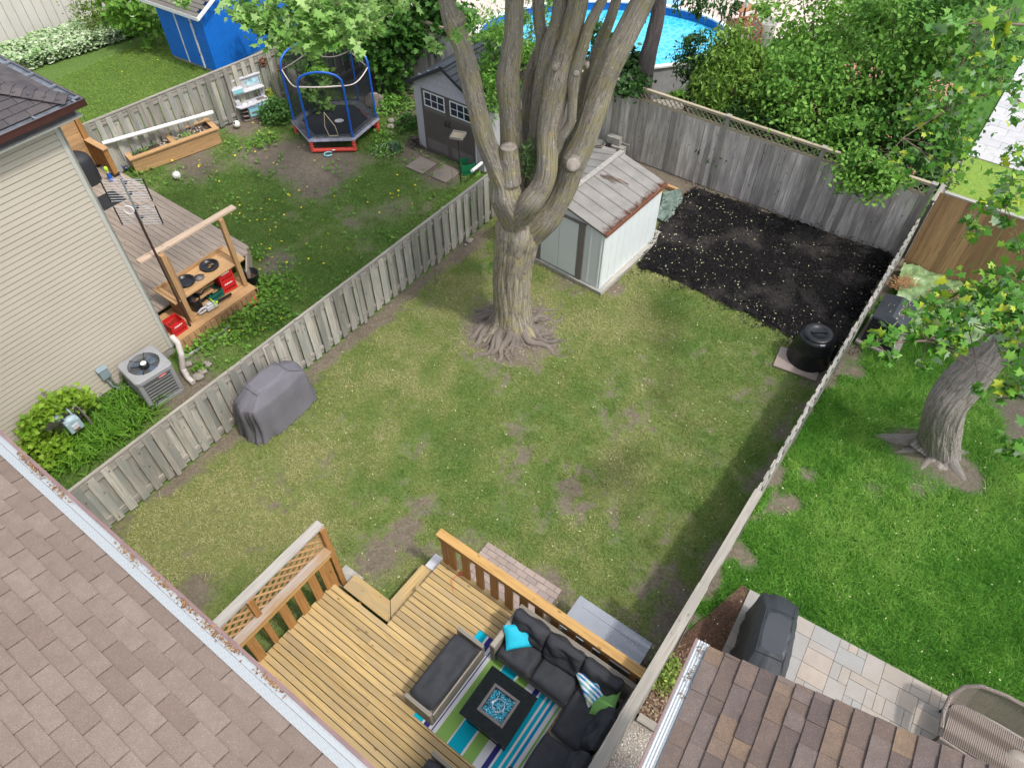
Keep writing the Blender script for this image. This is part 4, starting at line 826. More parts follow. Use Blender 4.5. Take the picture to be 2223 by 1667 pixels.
# ------------------------------------------------------------------ white metal shed
def white_shed():
    A, B = ab(P(1299, 633)); A1, B1 = ab(P(1421, 521)); L = A1-A-.08; Wd = 2.44; o = W(A, B, 0); an = math.atan2(*(P(1421, 521)-P(1299, 633)).yx); fr = frame(o, an)     # x back along the side, y to the left
    t = thing('garden_shed', 'white metal garden shed with rusty-edged ribbed roof behind the big tree', 'shed', o, an); zb, ze, zr = .09, 1.64, 1.93
    mb = MB(fr); mb.box(-.09, -.12, 0, L+.35, Wd+.1, zb-.002); mb.box(-.1, -.13, .0, L+.36, -.121, zb+.004); mb.build('platform', M['w_old'], t)
    mb = MB(fr); mb.prism([(0, 0), (L, 0), (L, Wd), (0, Wd)], zb, ze)
    mb.add([(0, 0, ze), (0, Wd, ze), (0, Wd/2, zr), (L, 0, ze), (L, Wd, ze), (L, Wd/2, zr)], [(0, 2, 1), (3, 4, 5)])
    x = .02
    while x < L-.1:   # side ribs
        mb.add([(x, 0, zb), (x, 0, ze), (x+.02, -.014, ze), (x+.02, -.014, zb), (x+.05, -.014, ze), (x+.05, -.014, zb), (x+.07, 0, ze), (x+.07, 0, zb)], [(0, 1, 2, 3)[::-1], (3, 2, 4, 5)[::-1], (5, 4, 6, 7)[::-1]]); x += .27
    for y in (.04, .32): mb.add([(0, y, zb), (0, y, ze), (-.014, y+.02, ze), (-.014, y+.02, zb), (-.014, y+.05, ze), (-.014, y+.05, zb), (0, y+.07, ze), (0, y+.07, zb)], [(0, 1, 2, 3), (3, 2, 4, 5), (5, 4, 6, 7)])
    mb.build('wall', M['whitemetal'], t)
    for y in (.5, 1.68): mb = MB(fr); mb.box(-.045, y, zb, -.002, y+.14, ze-.04); mb.build('door_post', M['greymetal'], t)
    for y in (.66, 1.17): mb = MB(fr); mb.box(-.03, y, zb+.03, -.003, y+.5, ze-.06); mb.build('door', M['whitemetal'], t, bevel=.004)
    mb = MB(fr); mb.box(-.05, .48, ze-.035, -.002, 1.84, ze+.01); mb.build('door_track', M['greymetal'], t)
    g = G('shed_roof_metal'); v = g.coord('UV'); f = g.noise(v, 2.2, 5, .65); f2 = g.noise(v, 9, 6, .7); sp = g.n('ShaderNodeSeparateXYZ'); g.l(v, sp.inputs[0])
    c = g.ramp(f, [(.3, (.19, .18, .165)), (.7, (.28, .265, .245))]); rm = g.math('ADD', g.math('MULTIPLY', sp.outputs[1], 1.0), g.math('MULTIPLY', f2, .55)); c = g.mix(g.ramp(rm, [(.30, (1, 1, 1)), (.44, (0, 0, 0))]), c, (.085, .035, .02)); rf = g.fin(c, .6, .2, .3)
    for s in (0, 1):
        mb = MB(fr); e = .05; y0 = -e if s == 0 else Wd+e; yr = Wd/2; z0 = ze+.005; z1 = zr+.02; sl = math.hypot(yr-y0, z1-z0)
        mb.add([(-.06, y0, z0), (L+.06, y0, z0), (L+.06, yr, z1), (-.06, yr, z1), (-.06, y0, z0-.05), (L+.06, y0, z0-.05), (-.06, yr, z1-.05), (L+.06, yr, z1-.05)], [(0, 1, 2, 3) if s == 0 else (3, 2, 1, 0), (4, 5, 1, 0), (4, 0, 3, 6), (5, 7, 2, 1), (4, 6, 7, 5)],
               [[(0, 0), (L, 0), (L, sl), (0, sl)] if s == 0 else [(0, sl), (L, sl), (L, 0), (0, 0)]]+[[(0, 0.1)]*4]*4)
        x = .2
        while x < L:
            mb.add([(x, y0, z0), (x, yr, z1), (x+.015, yr, z1+.022), (x+.015, y0, z0+.022), (x+.035, yr, z1+.022), (x+.035, y0, z0+.022), (x+.05, yr, z1), (x+.05, y0, z0)], [(0, 3, 2, 1), (3, 5, 4, 2), (5, 7, 6, 4)], [[(x, 0), (x, 0), (x, sl), (x, sl)]]*3); x += .33
        mb.build('roof_panel', rf, t)
    mb = MB(fr); mb.beam((-.08, Wd/2, zr+.045), (L+.08, Wd/2, zr+.045), .12, .02); mb.build('ridge_cap', M['concrete'], t)
    mb = MB(fr); mb.box(-.065, -.075, ze-.06, L+.065, -.051, ze+.02); mb.build('eave_trim', M['terra'], t)
    # twigs lying on the roof
    tw = MB(); c = P(1330, 392, 1.85); 
    for i in range(14):
        a = random.uniform(-.6, -.1); p = c+Vector((random.uniform(-.15, .15), random.uniform(-.05, .05), 0)); d_ = Vector((math.cos(a), math.sin(a), 0))*random.uniform(.1, .3)
        def onroof(v): y = (fr.inverted() @ v).y; return Vector((v.x, v.y, ze+.03+(zr-ze)*(y/(Wd/2))))
        tw.tube([onroof(p-d_), onroof(p+Vector((0, .02, 0)))+Vector((0, 0, .01)), onroof(p+d_)], .006, 4)
    tw.build('dead_twigs', M['twig'], label='dry twigs lying on the white shed roof', cat='twigs')
white_shed()
# ------------------------------------------------------------------ resin shed
def resin_shed():
    p0, p1 = P(912, 318), P(1052, 378); an = math.atan2((p1-p0).y, (p1-p0).x); Wd = (p1-p0).length; fr = frame(p0, an); t = thing('resin_shed', 'pale grey shed with brown double doors and dark roof behind the trampoline', 'shed', p0, an); ze, zr, Lg = 1.98, 2.62, 2.3
    w_ = plain('pale_resin', (.44, .43, .46), .55, .04, 2, bump=.1); db = plain('brown_resin', (.105, .09, .085), .55, .08, 3); db2 = plain('brown_panel', (.15, .132, .128), .55, .08); dk_ = plain('slate_resin', (.028, .033, .04), .55, .15)
    mb = MB(fr); mb.prism([(0, 0), (Wd, 0), (Wd, Lg), (0, Lg)], .05, ze); mb.add([(0, 0, ze), (Wd, 0, ze), (Wd/2, 0, zr), (0, Lg, ze), (Wd, Lg, ze), (Wd/2, Lg, zr)], [(0, 1, 2), (3, 5, 4)])
    rr = random.Random(2)
    for j in range(14):       # shingle relief on the front
        z = .1+j*.175; x = rr.uniform(0, .1)
        hw = Wd/2 if z < ze else Wd/2*(1-(z-ze)/(zr-ze))
        while x < Wd:
            x2 = x+rr.uniform(.14, .26); 
            if abs((x+x2)/2-Wd/2) < hw-.12 and not (.27 < (x+x2)/2 < Wd-.27 and z < 1.80): mb.box(x+.006, -.008, z, min(x2, Wd)-.006, 0, z+.165)
            x = x2
    mb.build('wall', w_, t)
    mb = MB(fr); mb.box(-.03, -.012, .0, Wd+.03, Lg+.02, .055); mb.build('floor_rim', db, t)
    mb = MB(fr); mb.box(.24, -.03, .05, .27, -.001, 1.84); mb.box(Wd-.27, -.03, .05, Wd-.24, -.001, 1.84); mb.box(.24, -.035, 1.84, Wd-.24, -.001, 1.89); mb.build('door_frame', w_, t)
    wd2 = (Wd-.54)/2
    for k in (0, 1):
        x0 = .272+k*wd2; x1 = x0+wd2-.006; mb = MB(fr); mb.box(x0, -.026, .06, x1, -.002, 1.835); x = x0+.1
        while x < x1-.05: mb.box(x, -.03, .5, x+.055, -.026, 1.2); x += .07
        dr = mb.build('door', db, t); mb = MB(fr); mb.box(x0+.08, -.031, .12, x1-.08, -.027, .42); mb.build('panel', db2, dr); mb = MB(fr); mb.box(x0+.08, -.031, 1.26, x1-.08, -.027, 1.33); mb.build('panel', db2, dr)
        wx0, wx1, wz0, wz1 = x0+.13, x1-.1, 1.4, 1.76; mb = MB(fr); mb.box(wx0, -.033, wz0, wx1, -.0285, wz1); mb.build('pane', M['glassd'], dr)
        mb = MB(fr)
        for a in ((wx0-.03, wz0-.03, wx1+.03, wz0), (wx0-.03, wz1, wx1+.03, wz1+.03), (wx0-.03, wz0, wx0, wz1), (wx1, wz0, wx1+.03, wz1)): mb.box(a[0], -.045, a[1], a[2], -.0335, a[3])
        for i in (1, 2): xx = wx0+(wx1-wx0)*i/3; mb.box(xx-.01, -.043, wz0, xx+.01, -.0335, wz1)
        zz = (wz0+wz1)/2; mb.box(wx0, -.0445, zz-.01, wx1, -.0432, zz+.01); mb.build('window_frame', M['white'], dr)
        hx = (x1-.06) if k == 0 else (x0+.06); mb = MB(fr); mb.tube([(hx, -.03, 1.0), (hx, -.08, 1.03), (hx, -.085, 1.12), (hx, -.03, 1.16)], .016, 8); mb.build('handle', M['blackp'], dr)
    mb = MB(fr); ov = .16
    for s in (0, 1):
        x0, xr_ = (-ov, Wd/2) if s == 0 else (Wd+ov, Wd/2); z0 = ze-.02-ov*(zr-ze)/(Wd/2); n = 9
        for i in range(n):    # overlapping courses
            f0, f1 = i/n, (i+1.15)/n; f1 = min(f1, 1); xa, xb = x0+(xr_-x0)*f0, x0+(xr_-x0)*f1; za, zb2 = z0+(zr+.04-z0)*f0, z0+(zr+.04-z0)*f1
            q = [Vector(v) for v in ((xa, -.14, za), (xb, -.14, zb2-.02), (xb, Lg+.12, zb2-.02), (xa, Lg+.12, za), (xa, -.14, za+.035), (xb, -.14, zb2), (xb, Lg+.12, zb2), (xa, Lg+.12, za+.035))]
            if s: q = [q[i2] for i2 in (1, 0, 3, 2, 5, 4, 7, 6)]
            y = -.14
            while y < Lg+.1:
                y2 = min(y+.36, Lg+.12); qq = [Vector((v.x, (y+.003 if v.y < 1 else y2-.003), v.z)) for v in q]; mb.hexa(qq); y = y2
    mb.build('roof', dk_, t)
    mb = MB(fr); mb.beam((Wd/2, -.15, zr+.045), (Wd/2, Lg+.13, zr+.045), .16, .03)
    for s in (0, 1): x0 = -ov if s == 0 else Wd+ov; mb.beam((x0, -.146, ze-.10), (Wd/2, -.146, zr), .02, .09, up=(0, 0, 1))
    mb.build('roof_trim', dk_, t)
resin_shed()
# ------------------------------------------------------------------ blue shed
def blue_shed():
    # corner where the door wall (facing the lawn) meets the long wall (facing the fence)
    c = P(474, 163); an = AN; a0, b0 = ab(c); t = thing('blue_shed', 'bright blue shed with white-edged door and grey roof beyond the left fence', 'shed', c, AN); fr = frame(c, AN)   # x back, y away to the left (-V)
    bl = plain('blue_paint', (.006, .14, .56), .5, .07, 3, bump=.1); wh = M['white']; Wd, L, ze, zr = 2.9, 4.2, 2.0, 2.95
    p2 = fr.inverted() @ P(388, 130)
    d2 = Vector((p2.x, p2.y, 0)).normalized()      # direction of the door wall
    m2 = frame(c, math.atan2((fr.to_3x3() @ d2).y, (fr.to_3x3() @ d2).x)); Wd = max(2.2, Vector((p2.x, p2.y)).length)
    # x along door wall to the left/back, y along long wall (to the right)
    mb = MB(m2); Ld = -4.2; mb.prism([(0, 0), (0, Ld), (Wd, Ld), (Wd, 0)], .1, ze)
    mb.add([(0, 0, ze), (Wd, 0, ze), (0, Ld, ze), (Wd, Ld, ze), (0, Ld/2, zr), (Wd, Ld/2, zr)], [(0, 2, 4), (1, 5, 3)]); 
    y = -.1
    while y > Ld: mb.box(-.006, y-.09, .1, 0, y, ze); y -= .1
    mb.build('wall', bl, t)
    for xa, xb in ((.06, .5), (1.32, Wd-.05)):
        mb = MB(m2); z = .12
        while z < 1.1: mb.box(xa, 0, z, xb, .012, z+.11); z += .115
        mb.build('lap_boards', bl, t)
    mb = MB(m2); mb.box(.58, 0, .12, 1.24, .03, ze-.05); d_ = mb.build('door', bl, t)
    mb = MB(m2); mb.box(.52, .0, .1, .57, .04, ze); mb.box(1.25, .0, .1, 1.3, .04, ze); mb.build('door_trim', wh, d_)
    mb = MB(m2); mb.box(.55, .04, .5, .62, .05, .54); mb.box(.55, .04, 1.5, .62, .05, 1.54); mb.build('hinge', M['blackm'], d_)
    mb = MB(m2); mb.prism([(.0, -.02), (0, Ld+.02), (Wd, Ld+.02), (Wd, -.02)], 0, .098); mb.build('footing', M['concrete'], t)
    # gable roof, ridge parallel to the door wall; the near slope drains over the door wall
    sm = shingle('mossy_shingle', [(.13, .12, .11), (.18, .165, .15), (.16, .15, .12)]); hl = -Ld/2; pit = (zr-ze)/hl
    for s in (0, 1):
        def Y(f): return (.28-(.28+hl)*f) if s == 0 else (Ld-.28+(.28+hl)*f)
        mb = MB(m2); n = 17
        for i in range(n):
            f0, f1 = i/n, min(1, (i+1.1)/n); z0 = ze-.28*pit+.05; za, zb2 = z0+(zr+.05-z0)*f0, z0+(zr+.05-z0)*f1; x = -.25+(.15 if i % 2 else 0)
            while x < Wd+.25:
                x2 = min(x+.3, Wd+.25); q = [Vector(v) for v in ((x+.003, Y(f0), za), (x2-.003, Y(f0), za), (x2-.003, Y(f1), zb2-.03), (x+.003, Y(f1), zb2-.03), (x+.003, Y(f0), za+.02), (x2-.003, Y(f0), za+.02), (x2-.003, Y(f1), zb2-.005), (x+.003, Y(f1), zb2-.005))]
                if s == 0: q = [q[i2] for i2 in (1, 0, 3, 2, 5, 4, 7, 6)]
                mb.hexa(q); x = x2
        mb.build('roof_slope', sm, t)
        mb = MB(m2); mb.box(-.27, Y(0)-.012 if s else Y(0), ze-.28*pit-.05, Wd+.27, Y(0) if s else Y(0)+.014, ze-.28*pit+.06)
        mb.beam((-.265, Y(0), ze-.28*pit), (-.265, Y(1), zr), .02, .11, up=(0, 0, 1)); mb.build('fascia', wh, t)
blue_shed()
# ------------------------------------------------------------------ trees
def bark(name, c1, c2, moss=None, sc=1.):
    g = G(name); v = g.coord('UV', (8.5*sc, 30*sc, 1)); f = g.noise(v, 1., 8, .8, 1.8); v2 = g.coord('Object'); f2 = g.noise(v2, 3.4, 6, .7)
    vc = g.n('ShaderNodeTexVoronoi', feature='DISTANCE_TO_EDGE'); vc.inputs['Scale'].default_value = 1.; nz = g.n('ShaderNodeTexNoise'); nz.inputs['Scale'].default_value = .8; nz.inputs['Detail'].default_value = 4
    vv = g.coord('UV', (2.3*sc, 26*sc, 1)); g.l(vv, nz.inputs[0]); mx = g.mix(.35, vv, nz.outputs[1]); g.l(mx, vc.inputs[0]); crack = g.ramp(vc.outputs[0], [(.0, (1, 1, 1)), (.1, (0, 0, 0))])
    c = g.ramp(f, [(.38, dk(c2, .5)), (.48, dk(c1, .85)), (.56, c1), (.64, dk(c1, 1.4))]); c = g.mix(g.ramp(g.noise(v2, 1.3, 4, .6), [(.4, (0, 0, 0)), (.65, (.6, .6, .6))]), c, dk((c1[0]*.95, c1[1]*.97, c1[2]*1.05), .82))
    if moss:
        c = g.mix(g.ramp(f2, [(.48, (0, 0, 0)), (.58, (.75, .75, .75))]), c, moss[0])
        c = g.mix(g.ramp(g.noise(v2, 2.3, 7, .8), [(.6, (0, 0, 0)), (.66, (.8, .8, .8))]), c, moss[1])
        sp = g.noise(v2, 15, 3, .7); c = g.mix(g.ramp(sp, [(.61, (0, 0, 0)), (.65, (.7, .7, .7))]), c, (.5, .5, .45))
    c = g.mix(g.math('MULTIPLY', crack, .6), c, dk(c2, .5)); g.bump(g.math('ADD', g.math('MULTIPLY', vc.outputs[0], .8), g.math('MULTIPLY', f, .7)), 1., .035)
    return g.fin(c, .92, 0, .15)
M['bark'] = bark('maple_bark', (.375, .33, .265), (.19, .16, .125), ((.34, .30, .16), (.45, .31, .08)))
M['bark2'] = bark('silver_bark', (.38, .34, .295), (.2, .17, .14), None, 1.3)
M['bark3'] = bark('spruce_bark', (.13, .11, .105), (.075, .06, .057), None, .8)
def limb(mb, pts, n=64, step=.05, ridge=.035, lobes=9, flare=0., seed=0., cap=True, twist=.25):
    """pts: (Vector, radius); a smooth limb with furrowed surface"""
    P_ = [Vector(p) for p, r in pts]; R_ = [r for p, r in pts]; k = len(P_)
    cp, cr = [], []
    for i in range(k-1):
        p0, p1, p2, p3 = P_[max(i-1, 0)], P_[i], P_[i+1], P_[min(i+2, k-1)]; m = max(2, int((p2-p1).length/step))
        for j in range(m):
            t = j/m; t2, t3 = t*t, t*t*t
            cp.append(.5*((2*p1)+(-p0+p2)*t+(2*p0-5*p1+4*p2-p3)*t2+(-p0+3*p1-3*p2+p3)*t3)); cr.append(R_[i]+(R_[i+1]-R_[i])*(t*t*(3-2*t)))
    cp.append(P_[-1]); cr.append(R_[-1]); vs = []; Ls = []; L = 0; prev = None; K = len(cp)
    for i in range(K):
        d = (cp[min(i+1, K-1)]-cp[max(i-1, 0)]).normalized()
        x = d.orthogonal() if prev is None else prev-d*prev.dot(d)
        x.normalize(); prev = x; y = d.cross(x); L += (cp[i]-cp[i-1]).length if i else 0; Ls.append(L)
        for j in range(n):
            th = 2*math.pi*j/n; tt = th+twist*L; c, s = math.cos(tt), math.sin(tt)
            q = Vector((c*2.2, s*2.2, L*.9+seed)); r = cr[i]*(1+.07*noise.noise(q)+.04*noise.noise(Vector((c*5, s*5, L*2.2+seed)))+ridge*noise.noise(Vector((c*lobes, s*lobes, L*1.4+seed)))*1.6+.012*noise.noise(Vector((c*22, s*22, L*7+seed))))
            if flare: e = math.exp(-L/.22); r += flare*e*(.45+.9*max(0, math.sin(th*3.5+1+seed))*.8+.5*max(0, math.sin(th*6+seed)))
            vs.append(tuple(cp[i]+x*math.cos(th)*r+y*math.sin(th)*r))
    fs, uv = [], []
    for i in range(K-1):
        w_ = 2*math.pi*max(cr[i], .05)/n; w0 = 2*math.pi*.3/n
        for j in range(n): a, b = i*n+j, i*n+(j+1) % n; fs.append((a, b, b+n, a+n)); uv.append([(Ls[i], j*w0), (Ls[i], (j+1)*w0), (Ls[i+1], (j+1)*w0), (Ls[i+1], j*w0)])
    mb.add(vs, fs, uv, True)
    if cap: mb.add(vs[-n:], [tuple(range(n))])
MAPLE = [(0, -.34), (.16, -.42), (.42, -.36), (.26, -.1), (.56, .14), (.3, .13), (.2, .24), (0, .62), (-.2, .24), (-.3, .13), (-.56, .14), (-.26, -.1), (-.42, -.36), (-.16, -.42)]
OVAL = [(0, -.5), (.26, -.22), (.28, .12), (0, .55), (-.28, .12), (-.26, -.22)]
SPRAY = [(0, -.5), (.1, -.2), (.2, .1), (.08, .2), (0, .6), (-.14, .25), (-.2, 0), (-.07, -.1)]
DIA = [(0, -.5), (.3, 0), (0, .55), (-.3, 0)]
def scatter(name, pts, size, tm, mat, parent=None, up=.6, svar=.35, droop=0., label=None, cat=None, group=None, kind=None, origin=None, bend=.25, outw=None):
    pts = np.asarray(pts, float); N = len(pts); T = np.array(tm); k = len(T)
    nrm = rng.normal(0, 1, (N, 3)); nrm /= np.linalg.norm(nrm, axis=1)[:, None]; nrm = nrm*(1-up)+np.array([0, 0, up])
    if outw is not None: nrm = nrm+outw
    nrm /= np.linalg.norm(nrm, axis=1)[:, None]; t = rng.normal(0, 1, (N, 3))+np.array([0, 0, -droop*2]); t -= nrm*(t*nrm).sum(1)[:, None]; t /= np.linalg.norm(t, axis=1)[:, None]; b = np.cross(t, nrm)
    s = size*(1+svar*rng.uniform(-1, 1, N)); z = bend*(T[:, 0]**2*-1.2+T[:, 1]**2*-.6)
    V = pts[:, None, :]+s[:, None, None]*(b[:, None, :]*T[None, :, 0, None]+t[:, None, :]*T[None, :, 1, None]+nrm[:, None, :]*z[None, :, None])
    return np_obj(name, V.reshape(-1, 3), k, mat, parent, label, cat, group, kind, origin=origin)
def clumps(c, r, n, k, cs, shell=.55, top=0.):
    """n leaf points in k clumps spread through an ellipsoid"""
    c = np.array(c); r = np.array(r); d = rng.normal(0, 1, (k, 3)); d /= np.linalg.norm(d, axis=1)[:, None]; rad = rng.uniform(shell, 1.05, k)**.8; cc = c+d*r*rad[:, None]
    if top: cc[:, 2] = np.maximum(cc[:, 2], c[2]-r[2]*(1-top))
    i = rng.integers(0, k, n); w_ = rng.uniform(.5, 1.4, k); g_ = rng.normal(0, 1, (n, 3)); return cc[i]+g_*cs*w_[i][:, None]*np.array([1, 1, .7]), cc
L_mid = leafmat('maple_leaf', [(.05, .16, .015), (.1, .25, .03), (.17, .34, .05), (.27, .45, .1)], .35)
L_dark = leafmat('dark_leaf', [(.02, .075, .01), (.045, .14, .02), (.08, .2, .03)], .3)
L_ced = leafmat('cedar_frond', [(.05, .13, .015), (.12, .24, .03), (.22, .36, .06)], .25)
L_cedd = leafmat('dark_cedar_frond', [(.012, .045, .01), (.03, .085, .018), (.06, .14, .03)], .25)
L_brt = leafmat('bright_leaf', [(.06, .18, .018), (.12, .28, .03), (.22, .4, .06)], .4)
L_sm = leafmat('small_leaf', [(.04, .14, .015), (.085, .23, .025), (.15, .33, .045), (.23, .42, .08)], .35)
def silver():
    g = G('silver_maple_leaf'); r = g.island(); top = g.ramp(r, [(0, (.035, .14, .012)), (.5, (.08, .23, .02)), (.85, (.16, .33, .03)), (1, (.4, .45, .03))]); bf = g.n('ShaderNodeNewGeometry').outputs['Backfacing']
    c = g.mix(bf, top, (.28, .39, .23)); g.fin(c, .5, 0, .35); tr = g.n('ShaderNodeBsdfTranslucent'); g.l(top, tr.inputs[0]); ms = g.n('ShaderNodeMixShader'); ms.inputs[0].default_value = .25
    out = g.t.nodes['Material Output']; g.l(g.b.outputs[0], ms.inputs[1]); g.l(tr.outputs[0], ms.inputs[2]); g.l(ms.outputs[0], out.inputs[0]); return g.m
L_sil = silver()
def main_tree():
    t = thing('maple_tree', 'big mossy many-stemmed maple with spreading surface roots in the middle of the lawn', 'tree', (0, 10.95, 0))
    def L(*p): return [(Q(x, y, Y), r) for x, y, Y, r in p]
    mb = MB(); limb(mb, [(Vector((0, 10.98, -.1)), .42), (Vector((0, 10.98, .25)), .40)]+L((1111, 640, 11., .375), (1112, 585, 11., .38), (1120, 535, 11., .41), (1127, 500, 11., .45), (1130, 470, 11.05, .40), (1130, 445, 11.1, .3)), n=150, flare=.36, lobes=9, ridge=.035, twist=.03, seed=3.)
    rt = MB()
    for i in range(84):   # surface roots, dipping in and out of the soil
        a = i/84*6.283+random.uniform(-.16, .16); ln = random.uniform(.35, 1.35)*(1.1 if abs(math.sin(a)) < .8 else .85); pts = []; wob = random.uniform(-1.3, 1.3); r0 = random.choice([.02, .025, .03, .04, .05, .08]); ph = random.uniform(0, 6)
        for k in range(11): f = k/10; aa = a+wob*f*f*.7+.13*math.sin(k*1.1+ph); rr = .34+ln*f; z = .26*math.exp(-f*5)+.075*math.exp(-(rr/.75)**2)-.02+.02*math.sin(k*1.4+ph)-.05*f; pts.append((Vector((rr*math.cos(aa), 10.95+rr*math.sin(aa), z)), max(.01, r0*(1-f)**.9+.01)))
        limb(rt, pts, n=10, step=.06, ridge=.05, lobes=3, seed=i*2.2, cap=False)
    mb.build('trunk', M['bark'], t); rt.build('roots', bark('root_bark', (.33, .28, .235), (.2, .165, .135)), t); rl = []
    for _ in range(1500): a_ = random.uniform(0, 6.28); q_ = abs(random.gauss(0, .42))+.3; rl.append((q_*math.cos(a_), 10.95+q_*math.sin(a_), .1*math.exp(-(q_/.75)**2)+.02+random.uniform(0, .02)))
    scatter('root_litter', rl, .07, [(0, -.5), (.06, 0), (0, .5), (-.06, 0)], leafmat('pale_litter', [(.16, .12, .09), (.3, .25, .2), (.42, .36, .29)], .0), t, up=.8, kind='stuff')
    S_ = [('A', L((1128, 490, 10.95, .33), (1103, 430, 10.75, .33), (1092, 388, 10.7, .23), (1072, 345, 10.7, .19), (1052, 298, 10.7, .175), (1036, 235, 10.75, .168), (1018, 160, 10.8, .175), (1003, 100, 10.85, .155), (983, 55, 10.9, .15), (968, 0, 10.95, .125), (950, -90, 11, .12))),
          ('B', L((1125, 470, 11.1, .36), (1108, 415, 11.0, .29), (1108, 360, 10.95, .235), (1110, 300, 11., .20), (1107, 240, 11., .185), (1102, 175, 11., .2), (1108, 130, 11., .175), (1115, 70, 11.05, .155), (1117, 0, 11.1, .15), (1120, -90, 11.1, .14))),
          ('C', L((1145, 440, 11.3, .3), (1146, 360, 11.45, .2), (1141, 280, 11.5, .165), (1150, 200, 11.55, .145), (1160, 150, 11.5, .14), (1175, 110, 11.4, .13))),
          ('Cu', L((1180, 140, 11.2, .16), (1177, 80, 11.25, .11), (1170, 40, 11.3, .1), (1166, -80, 11.4, .095))),
          ('Cm', L((1155, 440, 11.2, .33), (1160, 370, 11.2, .23), (1170, 300, 11.2, .21), (1178, 230, 11.15, .21), (1190, 160, 11.1, .22), (1200, 100, 11.1, .19), (1215, 40, 11.1, .14), (1228, -80, 11.2, .12))),
          ('D', L((1128, 464, 10.75, .27), (1152, 438, 10.5, .23), (1174, 409, 10.5, .205), (1187, 375, 10.5, .19), (1189, 340, 10.55, .185), (1190, 290, 10.65, .19), (1200, 230, 10.75, .21), (1213, 170, 10.85, .23), (1225, 125, 10.9, .2), (1240, 75, 10.9, .165), (1256, 0, 10.9, .155), (1270, -90, 10.9, .15))),
          ('E', L((1196, 350, 10.65, .1), (1212, 308, 10.6, .09), (1238, 268, 10.6, .083), (1243, 215, 10.65, .085), (1246, 170, 10.7, .1), (1262, 115, 10.75, .095), (1280, 55, 10.8, .085), (1308, 0, 10.85, .078), (1340, -80, 10.9, .07))),
          ('F', L((1138, 512, 11., .33), (1180, 478, 10.85, .29), (1208, 441, 10.8, .235), (1228, 400, 10.8, .235), (1243, 355, 10.8, .245), (1266, 305, 10.85, .225), (1290, 240, 10.95, .215), (1310, 180, 11.05, .205), (1338, 115, 11.1, .2), (1366, 60, 11.2, .19), (1396, 0, 11.3, .185), (1440, -90, 11.4, .18))),
          ('G', L((1215, 390, 11.4, .2), (1252, 280, 11.6, .14), (1278, 170, 11.7, .12), (1300, 105, 11.8, .105), (1322, 50, 11.9, .09), (1338, 0, 12., .085), (1355, -60, 12.1, .08)))]
    for i, (nm, pts) in enumerate(S_): mb = MB(); limb(mb, [(p, q*.93) for p, q in pts], n=96, seed=i*7.7, twist=.1, lobes=11, ridge=.03); mb.build('limb', M['bark'], t)
    for x, y, Y, r, dx, dy, dz, ln in ((982, 54, 10.8, .085, -.45, -.85, -.1, .16), (1104, 318, 10.66, .15, -.04, .0, 1., .62), (1245, 358, 10.5, .125, .1, -1., .35, .1), (1204, 148, 10.65, .055, -.2, -1, 0, .1), (1251, 160, 10.62, .05, .1, -1, .1, .08), (1276, 142, 10.8, .055, .8, -.5, .1, .12), (1250, 262, 10.6, .035, .9, -.2, .1, .1)):
        d = Vector((dx, dy, dz)).normalized(); c = Q(x, y, Y); mb = MB(); mb.tube([c-d*(ln+.05), c-d*ln*.3, c], [r*1.35, r*1.12, r], 18, cap=False); mb.build('stub', M['bark'], t); mb = MB(); mb.tube([c-d*.01, c+d*.004, c+d*.006], [r*.98, r*.96, r*.5], 18); mb.build('pruning_cut', M['cut'], t)
    mb = MB(); c = Q(1129, 235, 11); mb.tube([c, c+Vector((.01, 0, .1)), c+Vector((-.01, 0, .2))], [.04, .022, .004], 6); mb.build('broken_stub', M['cut'], t)
    c = np.array(Q(1148, 345, 10.75)); p = c+rng.normal(0, 1, (420, 3))*np.array([.085, .07, .16]); scatter('sprouts', p, .075, SPRAY, leafmat('sprout_leaf', [(.06, .13, .03), (.13, .24, .07), (.2, .32, .12)], .3), t, up=.1, droop=.8, kind='stuff')
    # hanging foliage on the left side of the crown, seen top left, and the crown overhead
    pts = []; cc = []
    def cl(px, py, dep, r, n): c = np.array(D(px, py, dep)); cc.append(c); pts.append(c+rng.normal(0, 1, (n, 3))*np.array([r, r, r*.7]))
    for a in ((520, 20, 8.2, .10, 60), (545, 45, 8.2, .09, 45), (570, 70, 8.3, .09, 28), (600, 20, 8.3, .14, 80), (610, 75, 8.4, .07, 40), (585, 95, 8.4, .04, 16), (640, 55, 8.2, .15, 110), (670, 20, 8.2, .16, 130), (700, 60, 8.3, .15, 130), (740, 30, 8.3, .16, 130), (690, 90, 8.4, .09, 40), (722, 95, 8.6, .07, 30), (760, 75, 8.4, .1, 60), (790, 30, 8.5, .12, 80), (778, 110, 8.3, .04, 10), (768, 85, 8.3, .05, 16), (665, 110, 8.9, .07, 24), (810, 60, 8.6, .06, 26), (640, -20, 8.2, .22, 150), (760, -20, 8.2, .22, 150), (400, 5, 7.6, .045, 14), (390, -10, 7.6, .06, 18), (875, 5, 8.8, .1, 40), (1000, 75, 9.4, .07, 20), (940, 90, 10, .05, 18), (960, 110, 10, .04, 8), (830, 10, 8.8, .1, 50)): cl(*a)
    scatter('crown', np.vstack(pts), .098, MAPLE, leafmat('pale_maple_leaf', [(.1, .27, .03), (.18, .38, .06), (.27, .47, .12), (.4, .55, .22)], .4, .42), t, up=.55, droop=.3)
    mb = MB()
